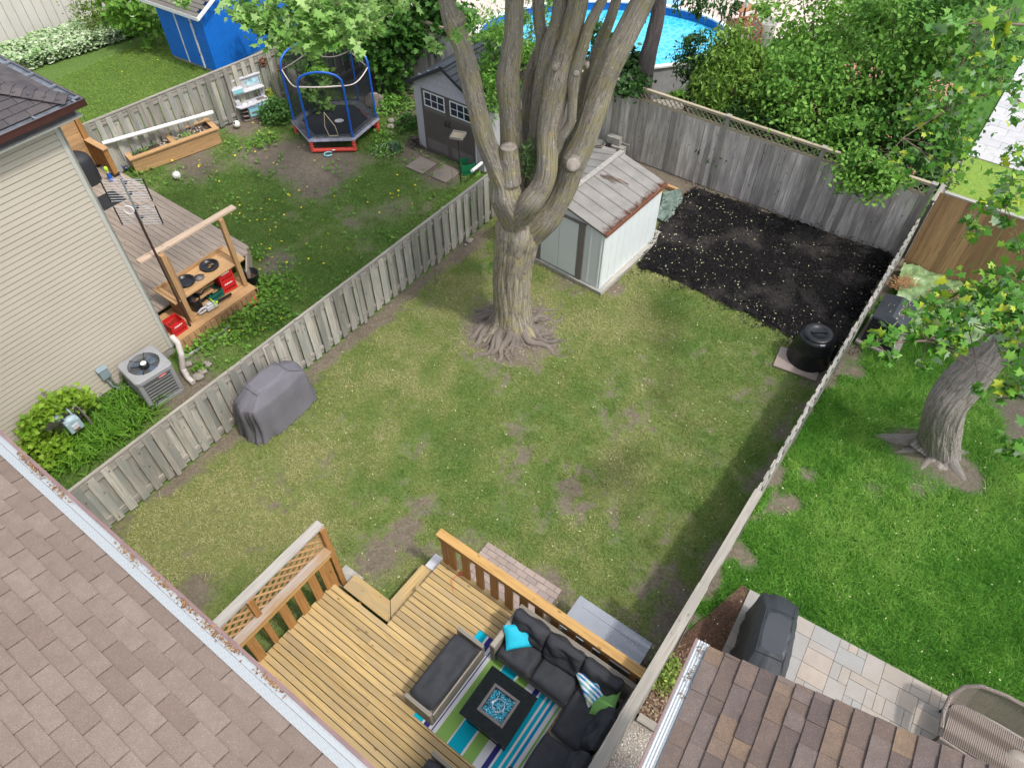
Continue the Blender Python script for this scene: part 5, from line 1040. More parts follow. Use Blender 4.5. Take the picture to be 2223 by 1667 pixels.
    for a in (((880, -40, 9.3, .03), (790, -15, 8.5, .02), (700, 20, 8.3, .012), (620, 30, 8.3, .007), (540, 25, 8.2, .004)), ((700, 20, 8.3, .01), (715, 60, 8.4, .006), (722, 100, 8.5, .003)), ((640, 28, 8.3, .007), (600, 65, 8.35, .004), (588, 95, 8.4, .003)), ((800, -10, 8.5, .01), (775, 50, 8.4, .005), (775, 105, 8.3, .003))): mb.tube([D(x, y, d) for x, y, d, r in a], [r for x, y, d, r in a], 6)
    mb.build('branch', M['twig'], t)
    P1, C1 = clumps((.3, 11.5, 10.6), (4.2, 3.6, 2.2), 9000, 110, .42, .2)
    P1 = P1[P1[:, 2] > HC-P1[:, 1]*.36+.45]; P1 = P1[P1[:, 1] > 5.2]; scatter('crown', P1, .2, OVAL, L_mid, t, up=.6)
main_tree()
def right_tree():
    t = thing('silver_maple', 'thick grey leaning maple trunk with silvery-backed leaves on the lush lawn', 'tree', P(2030, 975)); b = P(2030, 975)
    mb = MB(); limb(mb, [(b+Vector((-.02, -.02, -.15)), .38), (b+Vector((0, 0, .12)), .34)]+[(Q(x, y, Y), r*.84) for x, y, Y, r in ((2052, 885, 7.6, .38), (2085, 838, 7.65, .38), (2125, 795, 7.7, .35), (2165, 750, 7.75, .30), (2215, 695, 7.8, .26), (2270, 640, 7.9, .24))], n=140, flare=.16, lobes=12, ridge=.03, seed=11., twist=.1)
    for x1, y1, r in ((1900, 945, .15), (1925, 985, .08), (2098, 1045, .13), (2060, 1035, .09), (1985, 1040, .07), (2110, 985, .08)):
        e = P(x1, y1); p0 = b.lerp(e, .2)+Vector((0, 0, .16)); limb(mb, [(b+Vector((0, 0, .3)), r*1.3), (p0, r*1.25), (b.lerp(e, .55)+Vector((0, 0, .03)), r*.9), (b.lerp(e, .85)+Vector((0, 0, -.02)), r*.6), (e+Vector((0, 0, -.06)), r*.3)], n=24, step=.07, seed=x1)
    limb(mb, [(Q(2150, 770, 7.7), .2), (Q(2195, 770, 7.6), .17), (Q(2260, 755, 7.4), .15)], n=32, seed=5.)
    mb.build('trunk', M['bark2'], t)
    br = MB(); pts = []
    def bough(path, r0, groups):
        br = MB(); q_ = [D(*p) for p in path]; br.tube(q_, [max(.004, r0*(1-i/len(q_))) for i in range(len(q_))], 6); br.build('bough', M['twig'], t)
        
        tw = MB()
        for px, py, dep, r, n in groups:
            c = np.array(D(px, py, dep)); pts.append(c+rng.normal(0, 1, (int(n*(.8 if py < 520 else 1.05)), 3))*np.array([r, r, r*.55])); cv = Vector(c); q0 = min(q_[:-1], key=lambda v: (v-cv).length) if len(q_) > 1 else q_[0]; q1 = min(q_, key=lambda v: (v-cv).length); tw.tube([q1, q1.lerp(cv, .5)+Vector((0, 0, .03)), cv, cv+(cv-q1).normalized()*r*.9], [.007, .005, .003, .002], 4)
        tw.build('twig', M['twig'], t)
    bough(((2300, 560, 8.6), (2200, 640, 8.0), (2100, 700, 7.4), (2010, 740, 7.2), (1900, 745, 7.1)), .035, ((1905, 735, 7.1, .06, 18), (1935, 730, 7.1, .06, 20), (1925, 775, 7.1, .06, 18), (1990, 720, 7.2, .09, 36), (2010, 690, 7.3, .1, 40), (2050, 665, 7.4, .12, 60), (2060, 720, 7.2, .1, 55), (2100, 690, 7.2, .12, 46), (2110, 640, 7.4, .12, 60), (2150, 672, 7.2, .12, 54), (2165, 725, 7.1, .08, 20), (2080, 755, 7.1, .06, 18), (2030, 765, 7.1, .06, 18), (2000, 790, 7.1, .03, 8), (2190, 640, 7.2, .12, 70), (2215, 700, 7., .12, 60), (2200, 760, 7., .08, 36), (2205, 600, 7.4, .1, 50), (2150, 610, 7.5, .1, 44), (2125, 845, 7.2, .035, 14), (2190, 850, 6.8, .06, 24), (2215, 830, 6.7, .05, 20)))
    bough(((2320, 900, 7.5), (2260, 960, 7.1), (2205, 985, 7.0)), .012, ((2200, 985, 6.8, .07, 26), (2222, 965, 6.8, .07, 24)))
    bough(((2400, 100, 7.), (2300, 60, 5.5), (2160, 50, 4.9)), .02, ((2035, 75, 4.75, .05, 9), (2065, 55, 4.75, .06, 12), (2100, 70, 4.75, .06, 14), (2140, 85, 4.8, .06, 13), (2165, 40, 4.8, .06, 13), (2200, 70, 4.8, .05, 9), (2110, 110, 4.85, .05, 8), (2200, 20, 4.9, .06, 10)))
    bough(((2300, 300, 10), (2180, 190, 9.8), (2060, 235, 9.9), (1960, 300, 10), (1925, 340, 10)), .02, ((2120, 150, 9.8, .22, 90), (2050, 190, 9.9, .24, 100), (2020, 240, 10, .2, 80), (2080, 270, 9.9, .16, 70), (2060, 330, 9.8, .15, 60), (2040, 370, 9.8, .12, 40), (1960, 330, 10, .12, 36), (1985, 260, 10.2, .16, 60), (2110, 220, 9.8, .14, 50), (1930, 345, 10, .07, 14), (2180, 130, 9.7, .22, 80), (2080, 390, 9.8, .1, 26), (1970, 395, 10, .06, 20), (2090, 320, 9.8, .1, 30), (2160, 170, 9.6, .2, 70), (2200, 200, 9.5, .16, 50), (2150, 60, 9.6, .3, 90)))
    bough(((2330, 330, 9), (2240, 400, 8.6), (2180, 440, 8.5), (2110, 470, 8.5)), .018, ((2185, 430, 8.5, .12, 50), (2140, 455, 8.5, .1, 34), (2115, 490, 8.5, .08, 28), (2110, 515, 8.5, .04, 10), (2205, 390, 8.6, .14, 60), (2180, 480, 8.5, .05, 14), (2210, 340, 8.7, .12, 40), (2222, 260, 8.8, .1, 24), (2165, 470, 8.5, .05, 12), (2215, 540, 8.3, .08, 30)))
    A = np.vstack(pts); dep = (A-_C) @ _F
    scatter('crown', A, .098, MAPLE, L_sil, t, up=.45, droop=.2)
    P1, _c = clumps((13., 6.6, 8.6), (3.6, 3.4, 1.8), 1800, 60, .4, .2); vis = (P1-_C); de = vis @ _F; u = 1111.5+F*vis[:, 0]/de; v_ = 833.5-F*(vis @ _U)/de
    P1 = P1[(de < 0) | (u > 2270) | (u < 0) | (v_ < -40)]; scatter('crown', P1, .2, OVAL, L_mid, t, up=.6)
right_tree()
def crown_tree(name, label, cat, spots, leafs, size, tm, trunks=(), up=.45, droop=.2, group=None, bm=None, cs=.22):
    c0 = spots[0][0]; base = trunks[0][0] if trunks else Vector((c0[0], c0[1], 0)); t = thing(name, label, cat, (base[0], base[1], 0), group=group); pts = []
    mb = MB()
    for c, r, n, k in spots:
        p, cc = clumps(c, r, n, k, cs); pts.append(p)
        for i in range(0, len(cc), 3): b0 = Vector(base)+Vector((0, 0, max(.3, c[2]-r[2]*.6))); mid = b0.lerp(Vector(cc[i]), .5)+Vector((0, 0, -.1)); mb.tube([b0, mid, Vector(cc[i])], [.025, .014, .005], 5)
    for a, b, r in trunks: mb.tube([Vector(a), Vector(a).lerp(Vector(b), .5)+Vector((random.uniform(-.05, .05), 0, 0)), Vector(b)], [r, r*.8, r*.5], 10)
    if not trunks: mb.tube([(base[0], base[1], -.02), (base[0], base[1], c0[2])], [.06, .03], 8)
    mb.build('trunk', bm or M['twig'], t); scatter('crown', np.vstack(pts), size, tm, leafs, t, up=up, droop=droop); return t
def qv(x, y, Y, dz=0): p = Q(x, y, Y); return (p.x, p.y, p.z+dz)
def gr(px, py, Y): p = Q(px, py, Y); return Vector((p.x, p.y, 0))
crown_tree('broadleaf_tree', 'bushy light green tree just behind the lattice fence, left of the dark gap', 'tree', [(qv(1790, 270, 16.3), (1.25, 1.0, 1.1), 5200, 70), (qv(1745, 190, 17.2), (1.1, 1.0, 1.0), 3800, 55)], L_sm, .11, OVAL, [(gr(1775, 320, 16.4), Vector(qv(1770, 250, 16.6)), .05), (gr(1750, 330, 16.6), Vector(qv(1740, 240, 16.8)), .04)])
crown_tree('broadleaf_tree', 'tall green tree at the top right among the terracotta paving', 'tree', [(qv(1900, 130, 17.6), (1.7, 1.3, 1.5), 5200, 70), (qv(1990, 60, 17.0), (1.4, 1.2, 1.2), 3600, 50), (qv(2000, 190, 16.6), (.9, .8, .9), 2200, 36)], L_sm, .115, OVAL, [(gr(1900, 190, 17.6), Vector(qv(1895, 120, 17.6)), .07)])
crown_tree('broadleaf_tree', 'loose bright tree beside the lattice planter, top right', 'tree', [(qv(1760, 60, 19.6), (1.4, 1.1, 1.5), 3600, 55), (qv(1860, 20, 20.5), (1.6, 1.2, 1.4), 3000, 45)], L_brt, .115, OVAL, [(gr(1770, 110, 19.6), Vector(qv(1765, 50, 19.6)), .06)])
crown_tree('broadleaf_tree', 'dark leafy tree beside the pale paving, top right', 'tree', [(qv(1960, 290, 15.9), (.9, .7, .9), 3200, 45), (qv(2040, 300, 15.4), (.55, .6, .8), 1500, 24), (qv(2090, 60, 16.5), (1.1, 1., 1.), 2200, 36), (qv(1890, 250, 16.8), (.8, .6, .8), 1800, 26)], L_dark, .11, OVAL, [(gr(1990, 340, 15.8), Vector(qv(1985, 280, 15.8)), .06)])
crown_tree('climbing_shrub', 'round-leaved green shrub spilling over the lattice fence above the soil bed', 'shrub', [(qv(1870, 360, 13.95), (.55, .35, .35), 1100, 30), (qv(1930, 385, 13.6), (.3, .25, .25), 420, 14), (qv(1850, 395, 13.75), (.25, .15, .22), 300, 10), (qv(1905, 415, 13.45), (.3, .15, .16), 320, 12)], L_sm, .105, OVAL, [(W(16.45, -2.6), W(16.42, -2.6, 1.9), .04), (W(16.42, -2.6, 1.9), Vector(qv(1870, 370, 14.0)), .03)], cs=.12)
crown_tree('cedar_shrub', 'feathery light green cedar beside the swimming pool', 'shrub', [(qv(1590, 190, 18.0), (.95, .8, 1.0), 5200, 70), (qv(1585, 120, 18.6), (.6, .5, .6), 2000, 34), (qv(1640, 260, 17.4), (.8, .6, .9), 3400, 46)], L_ced, .17, SPRAY, droop=.7, up=.25, cs=.16)
crown_tree('cedar_shrub', 'dark shrub against the pool edge left of the light cedar', 'shrub', [(qv(1508, 130, 19.2), (.42, .4, .75), 1700, 26), (qv(1530, 190, 18.6), (.4, .4, .7), 1200, 16)], L_cedd, .13, SPRAY, droop=.5, up=.3, cs=.13)
crown_tree('cedar_hedge', 'dark cedar hedge foot hugging the back of the lattice fence', 'hedge', [(qv(1600, 300, 16.9), (.8, .5, .8), 3000, 40), (qv(1700, 310, 16.6), (.9, .5, .8), 3000, 40), (qv(1820, 330, 15.7), (.9, .5, .7), 2200, 36), (qv(1990, 370, 14.7), (.7, .4, .5), 1400, 20)], L_cedd, .15, SPRAY, droop=.7, up=.25, cs=.17)
crown_tree('broadleaf_tree', 'dark green maple hanging over the fence behind the trampoline', 'tree', [(qv(850, 20, 22.3), (2.0, 1.0, 1.0), 4600, 60), (qv(960, 50, 22.0), (1.0, .8, .9), 2000, 30), (qv(740, 40, 22.0), (.9, .7, .8), 1500, 24), (qv(800, 110, 21.3), (.35, .3, .8), 700, 14), (qv(880, 80, 21.6), (.5, .3, .5), 800, 16), (qv(850, 150, 21.2), (.25, .15, .5), 300, 8), (qv(560, 40, 22.5), (.5, .6, .6), 500, 10)], L_dark, .17, MAPLE, droop=.4, cs=.2)
crown_tree('broadleaf_shrub', 'leafy branch drooping between the trampoline and its back fence', 'shrub', [(qv(680, 165, 19.9), (.35, .3, .7), 800, 16), (qv(650, 120, 20.4), (.5, .3, .5), 800, 14), (qv(690, 215, 19.6), (.2, .2, .3), 240, 6)], L_mid, .15, MAPLE, droop=.5, cs=.12)
crown_tree('yew_shrub', 'green yew-like shrub growing between the resin shed and the big tree', 'shrub', [(qv(1085, 130, 17.6), (.45, .5, .9), 2600, 34), (qv(1075, 210, 17.0), (.3, .4, .5), 1100, 14), (qv(1160, 170, 17.6), (.4, .4, 1.0), 1900, 26), (qv(1180, 100, 18.6), (.8, .5, .8), 1800, 22), (qv(1165, 60, 19.2), (.7, .5, .8), 1200, 18), (qv(1060, 60, 19.6), (.6, .5, .7), 900, 14)], L_sm, .12, SPRAY, droop=.6, up=.3, cs=.14)
crown_tree('shrub', 'low dark shrub at the foot of the spruce trunk by the pool', 'shrub', [(qv(1345, 150, 18.8), (.5, .4, .8), 1500, 20), (qv(1370, 175, 17.9), (.3, .3, .4), 500, 8), (qv(1300, 100, 19.6), (.5, .4, .7), 700, 12)], L_cedd, .13, OVAL, cs=.13)
def spruce():
    p = gr(1405, 188, 18.3); t = thing('spruce_tree', 'bare grey spruce trunk standing before the swimming pool', 'tree', p); mb = MB()
    limb(mb, [(p, .25), (Vector(qv(1402, 150, 18.3)), .215), (Vector(qv(1418, 80, 18.4)), .19), (Vector(qv(1430, 20, 18.5)), .17), (Vector(qv(1436, -60, 18.6)), .16)], n=48, seed=40.); mb.build('trunk', M['bark3'], t)
    pts = []
    for px, py, Y, r, n in ((1515, 5, 17.5, .13, 120), (1480, 5, 17.5, .12, 80), (1515, 28, 17.5, .06, 60), (1580, 5, 17.5, .18, 140), (1540, -5, 17.5, .2, 120), (1380, 30, 18, .1, 60), (1600, 15, 17.6, .08, 60)): pts.append(np.array(qv(px, py, Y))+rng.normal(0, 1, (n, 3))*np.array([r, r, r*1.1]))
    scatter('needles', np.vstack(pts), .14, SPRAY, L_cedd, t, up=.1, droop=1.2)
spruce()
def hostas(name, label, c, r, n, size, mat, tm=OVAL, cat='plant', group=None, zc=.2, up=.5, h=.25, stem=True):
    t = thing(name, label, cat, c, group=group); c = Vector(c); rx, ry = r if hasattr(r, '__len__') else (r, r)
    p = np.stack([rng.normal(0, rx*.55, n), rng.normal(0, ry*.55, n), rng.uniform(.04, h, n)], -1); k = (p[:, 0]/rx)**2+(p[:, 1]/ry)**2 < 1.1; p = p[k]; p[:, 2] *= 1-.5*((p[:, 0]/rx)**2+(p[:, 1]/ry)**2); p = p+np.array(c)
    scatter('leaves', p, size, tm, mat, t, up=up); mb = MB()
    for i in range(5): a = random.uniform(0, 6.28); mb.tube([c, c+Vector((rx*.3*math.cos(a), ry*.3*math.sin(a), h*.5))], [.006, .003], 4)
    mb.build('stem', M['twig'], t); return t
hostas('hosta', 'broad-leaved plant in the bed behind the lattice fence by the pool', P(1470, 225, 0), (.75, .35), 260, .22, L_brt, h=.4)
hostas('hosta', 'light green plant at the base of the spruce trunk', P(1375, 165, 0), (.35, .25), 160, .17, L_brt, h=.45)
hostas('leafy_bush', 'rounded green bush between the play kitchen and the trampoline', P(606, 262), (.55, .45), 1500, .085, leafmat('bush_leaf', [(.04, .12, .02), (.08, .19, .04), (.14, .28, .07)], .3), h=.75)
hostas('yellow_bush', 'small yellow-green shrub against the fence behind the rounded bush', P(592, 232), (.22, .2), 380, .07, leafmat('yellow_leaf', [(.25, .33, .02), (.45, .5, .04)], .3), h=.6)
hostas('clump_plant', 'weedy green clump in the bed to the right of the trampoline', P(855, 235), (.7, .6), 700, .10, L_sm, h=.35, group='weedy clumps right of the trampoline')
hostas('clump_plant', 'weedy clump at the corner of the brown-doored shed', P(885, 275), (.4, .45), 420, .09, L_dark, h=.35)
hostas('white_flowers', 'patch of tiny white flowers left of the shed doors', P(838, 330), (.45, .4), 90, .035, M['white'], DIA, h=.22)
hostas('white_flower_foliage', 'low green foliage under the white flowers', P(838, 328), (.5, .45), 380, .075, L_sm, h=.15)
hostas('purple_plant', 'dark purple-brown plant beside the shed door corner', P(905, 316), (.3, .22), 220, .08, leafmat('purple_leaf', [(.03, .02, .025), (.08, .06, .06), (.12, .1, .08)], .1), h=.28)
def strap(name, label, c, r, n, ln, wd, mat, cat='plant', lean=1., group=None):
    """arching strap leaves"""
    c = Vector(c); t = thing(name, label, cat, c, group=group); mb = MB()
    for i in range(n):
        a = random.uniform(0, 6.28); o = c+Vector((random.gauss(0, r[0]*.5), random.gauss(0, r[1]*.5), 0)); L = ln*random.uniform(.6, 1.15); k = lean*random.uniform(.3, 1.1); d = Vector((math.cos(a), math.sin(a), 0)); s = Vector((-math.sin(a), math.cos(a), 0)); vs = []; m = 6
        for j in range(m+1): f = j/m; p = o+d*(L*k*f*f*.9+.02*f)+Vector((0, 0, L*(f-.62*k*f*f)*.9)); w_ = wd*(1-f**2.5)*.5+.001; vs += [tuple(p-s*w_), tuple(p+s*w_)]
        mb.add(vs, [(2*j, 2*j+1, 2*j+3, 2*j+2) for j in range(m)], None, True)
    mb.build('leaves', mat, t, kind=None); return t
day = leafmat('daylily_leaf', [(.05, .15, .012), (.1, .25, .02), (.18, .36, .04)], .3)
for i, (x, y, n) in enumerate(((205, 880, 80), (240, 905, 90), (265, 885, 80), (225, 940, 80), (190, 960, 70), (300, 882, 60), (160, 985, 50), (270, 850, 50))):
    strap('daylily', 'arching strap-leaved daylilies between the beige wall and the fence', P(x, y), (.25, .25), n, .55, .03, day, group='daylily clumps beside the beige wall')
strap('iris', 'blue-green iris clump with upright leaves near the shed', P(862, 330), (.16, .14), 46, .5, .035, leafmat('iris_leaf', [(.06, .14, .08), (.12, .22, .12)], .2), lean=.45)
lg = leafmat('lime_leaf', [(.1, .22, .01), (.18, .34, .02), (.3, .45, .05)], .35)
hostas('geranium_plant', 'lime-green leafy plant arching over the gas meter against the beige wall', P(105, 905), (.5, .4), 620, .10, lg, MAPLE, h=.55)
hostas('geranium_plant', 'lime-green leafy plant between the gas meter and our gutter', P(110, 985), (.75, .45), 760, .10, lg, MAPLE, h=.45)
hostas('geranium_plant', 'lime-green leaves climbing the siding above the gas meter', P(140, 893)+Vector((0, 0, .35)), (.55, .18), 420, .10, lg, MAPLE, h=.4)
pl_ = []
for px, py in ((182, 868), (165, 862), (145, 866), (125, 874), (105, 886), (88, 900), (75, 918), (68, 940), (66, 962), (80, 985)):
    c_ = wallpt(px, py, .28) if False else Vector(_C)+Vector(ray(px, py))*((W(0, -11.5)-Vector(_C)).dot(V3)/Vector(ray(px, py)).dot(V3)); pl_ += [(c_.x+random.gauss(0, .1), c_.y+random.gauss(0, .1), max(.05, c_.z+random.gauss(0, .09))) for _ in range(85)]
scatter('geranium_foliage', pl_, .10, MAPLE, lg, label='lime-green arch of leaves climbing the beige siding round the gas meter', cat='plant', up=.55)
for x, y, n in ((205, 985, 60), (245, 955, 60), (290, 925, 50), (165, 1010, 50), (330, 900, 24), (130, 1005, 30)): strap('daylily', 'arching strap-leaved daylilies between the beige wall and the fence', P(x, y), (.25, .25), n, .5, .03, day, group='daylily clumps beside the beige wall')
# variegated groundcover along the pale wall
vg = leafmat('variegated_leaf', [(.12, .3, .03), (.3, .42, .2), (.55, .62, .45)], .25); vp = []; d_ = (P(300, 60)-P(-20, 160)); nn = Vector((-d_.y, d_.x, 0)).normalized()
for i in range(13000):
    f = random.random(); o = P(-20, 160)+d_*f*1.05+nn*random.uniform(-.75, 1.1); z = random.uniform(.05, .45)*(1+.4*noise.noise(o*1.3)); vp.append((o.x, o.y, z))
scatter('variegated_groundcover', vp, .13, OVAL, vg, label='white and green variegated groundcover along the pale wall', cat='groundcover', kind='stuff', up=.6)
crown_tree('shrub', 'upright olive shrub before the pale ribbed wall', 'shrub', [(qv(200, 45, 25.2), (.55, .4, .6), 900, 20)], leafmat('olive_leaf', [(.08, .13, .02), (.15, .22, .04)], .2), .12, SPRAY, droop=-.5, up=.2)
crown_tree('shrub', 'broad-leaved green hydrangea at the back corner of the blue shed', 'shrub', [(qv(300, 35, 24.6), (.8, .6, .8), 900, 24), (qv(225, 20, 25.6), (.3, .25, .6), 260, 8)], L_brt, .2, OVAL)
# boxwood in the mulch beside the right house
hostas('boxwood_shrub', 'yellow-tipped boxwood shrub in the mulch beside the ribbed gutter', P(1440, 1465), (.26, .34), 900, .045, leafmat('boxwood_leaf', [(.05, .12, .02), (.12, .25, .04), (.4, .5, .1)], .3), h=.5)
# ------------------------------------------------------------------ trampoline
def trampoline():
    f0, f1 = P(678, 333), P(772, 330); m_ = (f0+f1)/2; an = math.atan2((f1-f0).y, (f1-f0).x); R = 1.21; up = Vector((-math.sin(an), math.cos(an), 0)); c = m_+up*(R*.866+.03); t = thing('trampoline', 'small hexagonal trampoline with blue poles, black net and red feet', 'trampoline', c, an); fr = frame(c, an); z0, zp = .40, 1.98
    V = [Vector((R*math.cos(math.radians(60*k)), R*math.sin(math.radians(60*k)), 0)) for k in range(6)]     # 4,5 front pair
    mb = MB(fr); mb.prism([(v.x*.78, v.y*.78) for v in V], z0-.01, z0+.004); mb.build('jump_mat', plain('mat_black', (.012, .015, .02), .6), t)
    pd = MB(fr)
    for k in range(6):
        a, b = V[k], V[(k+1) % 6]; n = 6
        for i in range(n):
            f, g_ = i/n, (i+1)/n; o1, o2 = a.lerp(b, f), a.lerp(b, g_); zz = [z0+.03+.012*random.uniform(-1, 1) for _ in range(2)]
            pd.add([(o1.x*1.02, o1.y*1.02, zz[0]), (o2.x*1.02, o2.y*1.02, zz[0]), (o2.x*.79, o2.y*.79, z0+.015), (o1.x*.79, o1.y*.79, z0+.015), ((o1+o2).x*.45, (o1+o2).y*.45, z0+.055)], [(0, 1, 4), (1, 2, 4), (2, 3, 4), (3, 0, 4)], None, True)
    pd.build('pad', plain('faded_pad', (.085, .09, .1), .6, .4, 8), t)
    sk = MB(fr)
    for k in range(6):
        a, b = V[k]*1.03, V[(k+1) % 6]*1.03; n = 10
        for i in range(n): p, q = a.lerp(b, i/n), a.lerp(b, (i+1)/n); d0, d1 = .09+.05*noise.noise(Vector((k*3+i, 0, 0))), .09+.05*noise.noise(Vector((k*3+i+1, 0, 0))); sk.add([(p.x, p.y, z0+.04), (q.x, q.y, z0+.04), (q.x*1.01, q.y*1.01, z0+.04-d1), (p.x*1.01, p.y*1.01, z0+.04-d0)], [(0, 1, 2, 3)])
    sk.build('skirt', plain('lilac_skirt', (.36, .36, .46), .6, .35, 8), t)
    fm = MB(fr)
    for k in range(6): fm.beam(V[k]*.99+Vector((0, 0, z0-.03)), V[(k+1) % 6]*.99+Vector((0, 0, z0-.03)), .03, .03)
    fm.build('frame', M['blackm'], t)
    for k in range(3):
        a, b = V[(2*k) % 6]*.97, V[(2*k+1) % 6]*.97
        a, b = (V[4]*.97, V[5]*.97) if k == 2 else (a, b)
        pts = [a+Vector((0, 0, z0)), a+Vector((0, 0, 1.0)), a+Vector((0, 0, zp-.1))]
        for i in range(1, 12): f = i/12; w_ = .5-.5*math.cos(math.pi*f); pts.append(a.lerp(b, w_)*1.0+Vector((0, 0, zp-.05+.34*math.sin(math.pi*f)**.8)))
        pts += [b+Vector((0, 0, zp-.1)), b+Vector((0, 0, 1.0)), b+Vector((0, 0, z0))]; mb = MB(fr); mb.tube(pts, .029, 10); mb.build('pole', M['bluep'], t)
    nm = bpy.data.materials.new('net'); nm.use_nodes = True; tt = nm.node_tree; pb = tt.nodes['Principled BSDF']; pb.inputs['Base Color'].default_value = (.012, .016, .022, 1); pb.inputs['Roughness'].default_value = .8; tr = tt.nodes.new('ShaderNodeBsdfTransparent'); ms = tt.nodes.new('ShaderNodeMixShader'); ms.inputs[0].default_value = .48
    tt.links.new(tr.outputs[0], ms.inputs[1]); tt.links.new(pb.outputs[0], ms.inputs[2]); tt.links.new(ms.outputs[0], tt.nodes['Material Output'].inputs[0])
    mb = MB(fr)
    for k in range(6):
        a, b = V[k]*.94, V[(k+1) % 6]*.94; n = 8
        for i in range(n):
            p, q = a.lerp(b, i/n), a.lerp(b, (i+1)/n); arch = k % 2 == 0
            h0 = zp+(.30*math.sin(math.pi*i/n) if arch else -.12*math.sin(math.pi*i/n)); h1 = zp+(.30*math.sin(math.pi*(i+1)/n) if arch else -.12*math.sin(math.pi*(i+1)/n)); mb.add([(p.x, p.y, z0+.02), (q.x, q.y, z0+.02), (q.x, q.y, h1), (p.x, p.y, h0)], [(0, 1, 2, 3)])
    mb.build('net', nm, t)
    tp = MB(fr)
    for k in range(6):
        a, b = V[k]*.96, V[(k+1) % 6]*.96; sag = .02 if k % 2 == 0 else .16
        tp.tube([a.lerp(b, i/8)+Vector((0, 0, zp-.09-sag*math.sin(math.pi*i/8))) for i in range(9)], .016 if k != 4 else .024, 5)
    tp.build('net_band', plain('cream_band', (.62, .54, .48), .7), t)
    mb = MB(fr); a, b = V[4]*.93, V[5]*.93; c1 = a.lerp(b, .5); pts = [c1+Vector((-.06, -.01, 1.15)), c1+Vector((-.12, -.015, .75)), c1+Vector((-.05, -.02, .46)), c1+Vector((.2, -.02, .46)), c1+Vector((.16, -.015, .75)), c1+Vector((-.06, -.01, 1.15))]; mb.tube(pts, .01, 5); mb.build('zip_binding', plain('cream_zip', (.55, .45, .3), .7), t)
    mb = MB(fr); mb.blob((.12, -.08, z0+.006), (.14, .11, .002), 2, .02); mb.build('mat_badge', M['lgrey'], t)
    for k in range(6):
        v = V[k]*.97; mb = MB(fr)
        for i in range(5): mb.blob((v.x, v.y, .04+i*.075), (.062, .062, .048), 2, 0)
        mb.build('leg', M['coral'], t)
    for k in (0, 2, 4): mb = MB(fr); a, b = V[k]*.97, V[k+1]*.97; mb.tube([a+Vector((0, 0, .05)), a.lerp(b, .25)+Vector((0, 0, .05)), a.lerp(b, .5)+Vector((0, 0, .055)), b+Vector((0, 0, .05))], .058, 12); mb.build('foot', M['coral'], t)
    a, b = V[4]*.97, V[5]*.97; mb = MB(fr); c2 = a.lerp(b, .5); mb.blob((c2.x, c2.y-.05, .07), (.06, .02, .025), 1, 0); mb.build('badge', M['white'], t)
    return t
trampoline()
mb = MB(frame(P(713, 336), .2)); mb.tube([(.12*math.cos(a), .1*math.sin(a), .02) for a in np.linspace(.7, 5.6, 12)], .02, 8); mb.build('toy_hook', M['aqua'], label='light blue hook-shaped toy on the dirt in front of the trampoline', cat='toy')
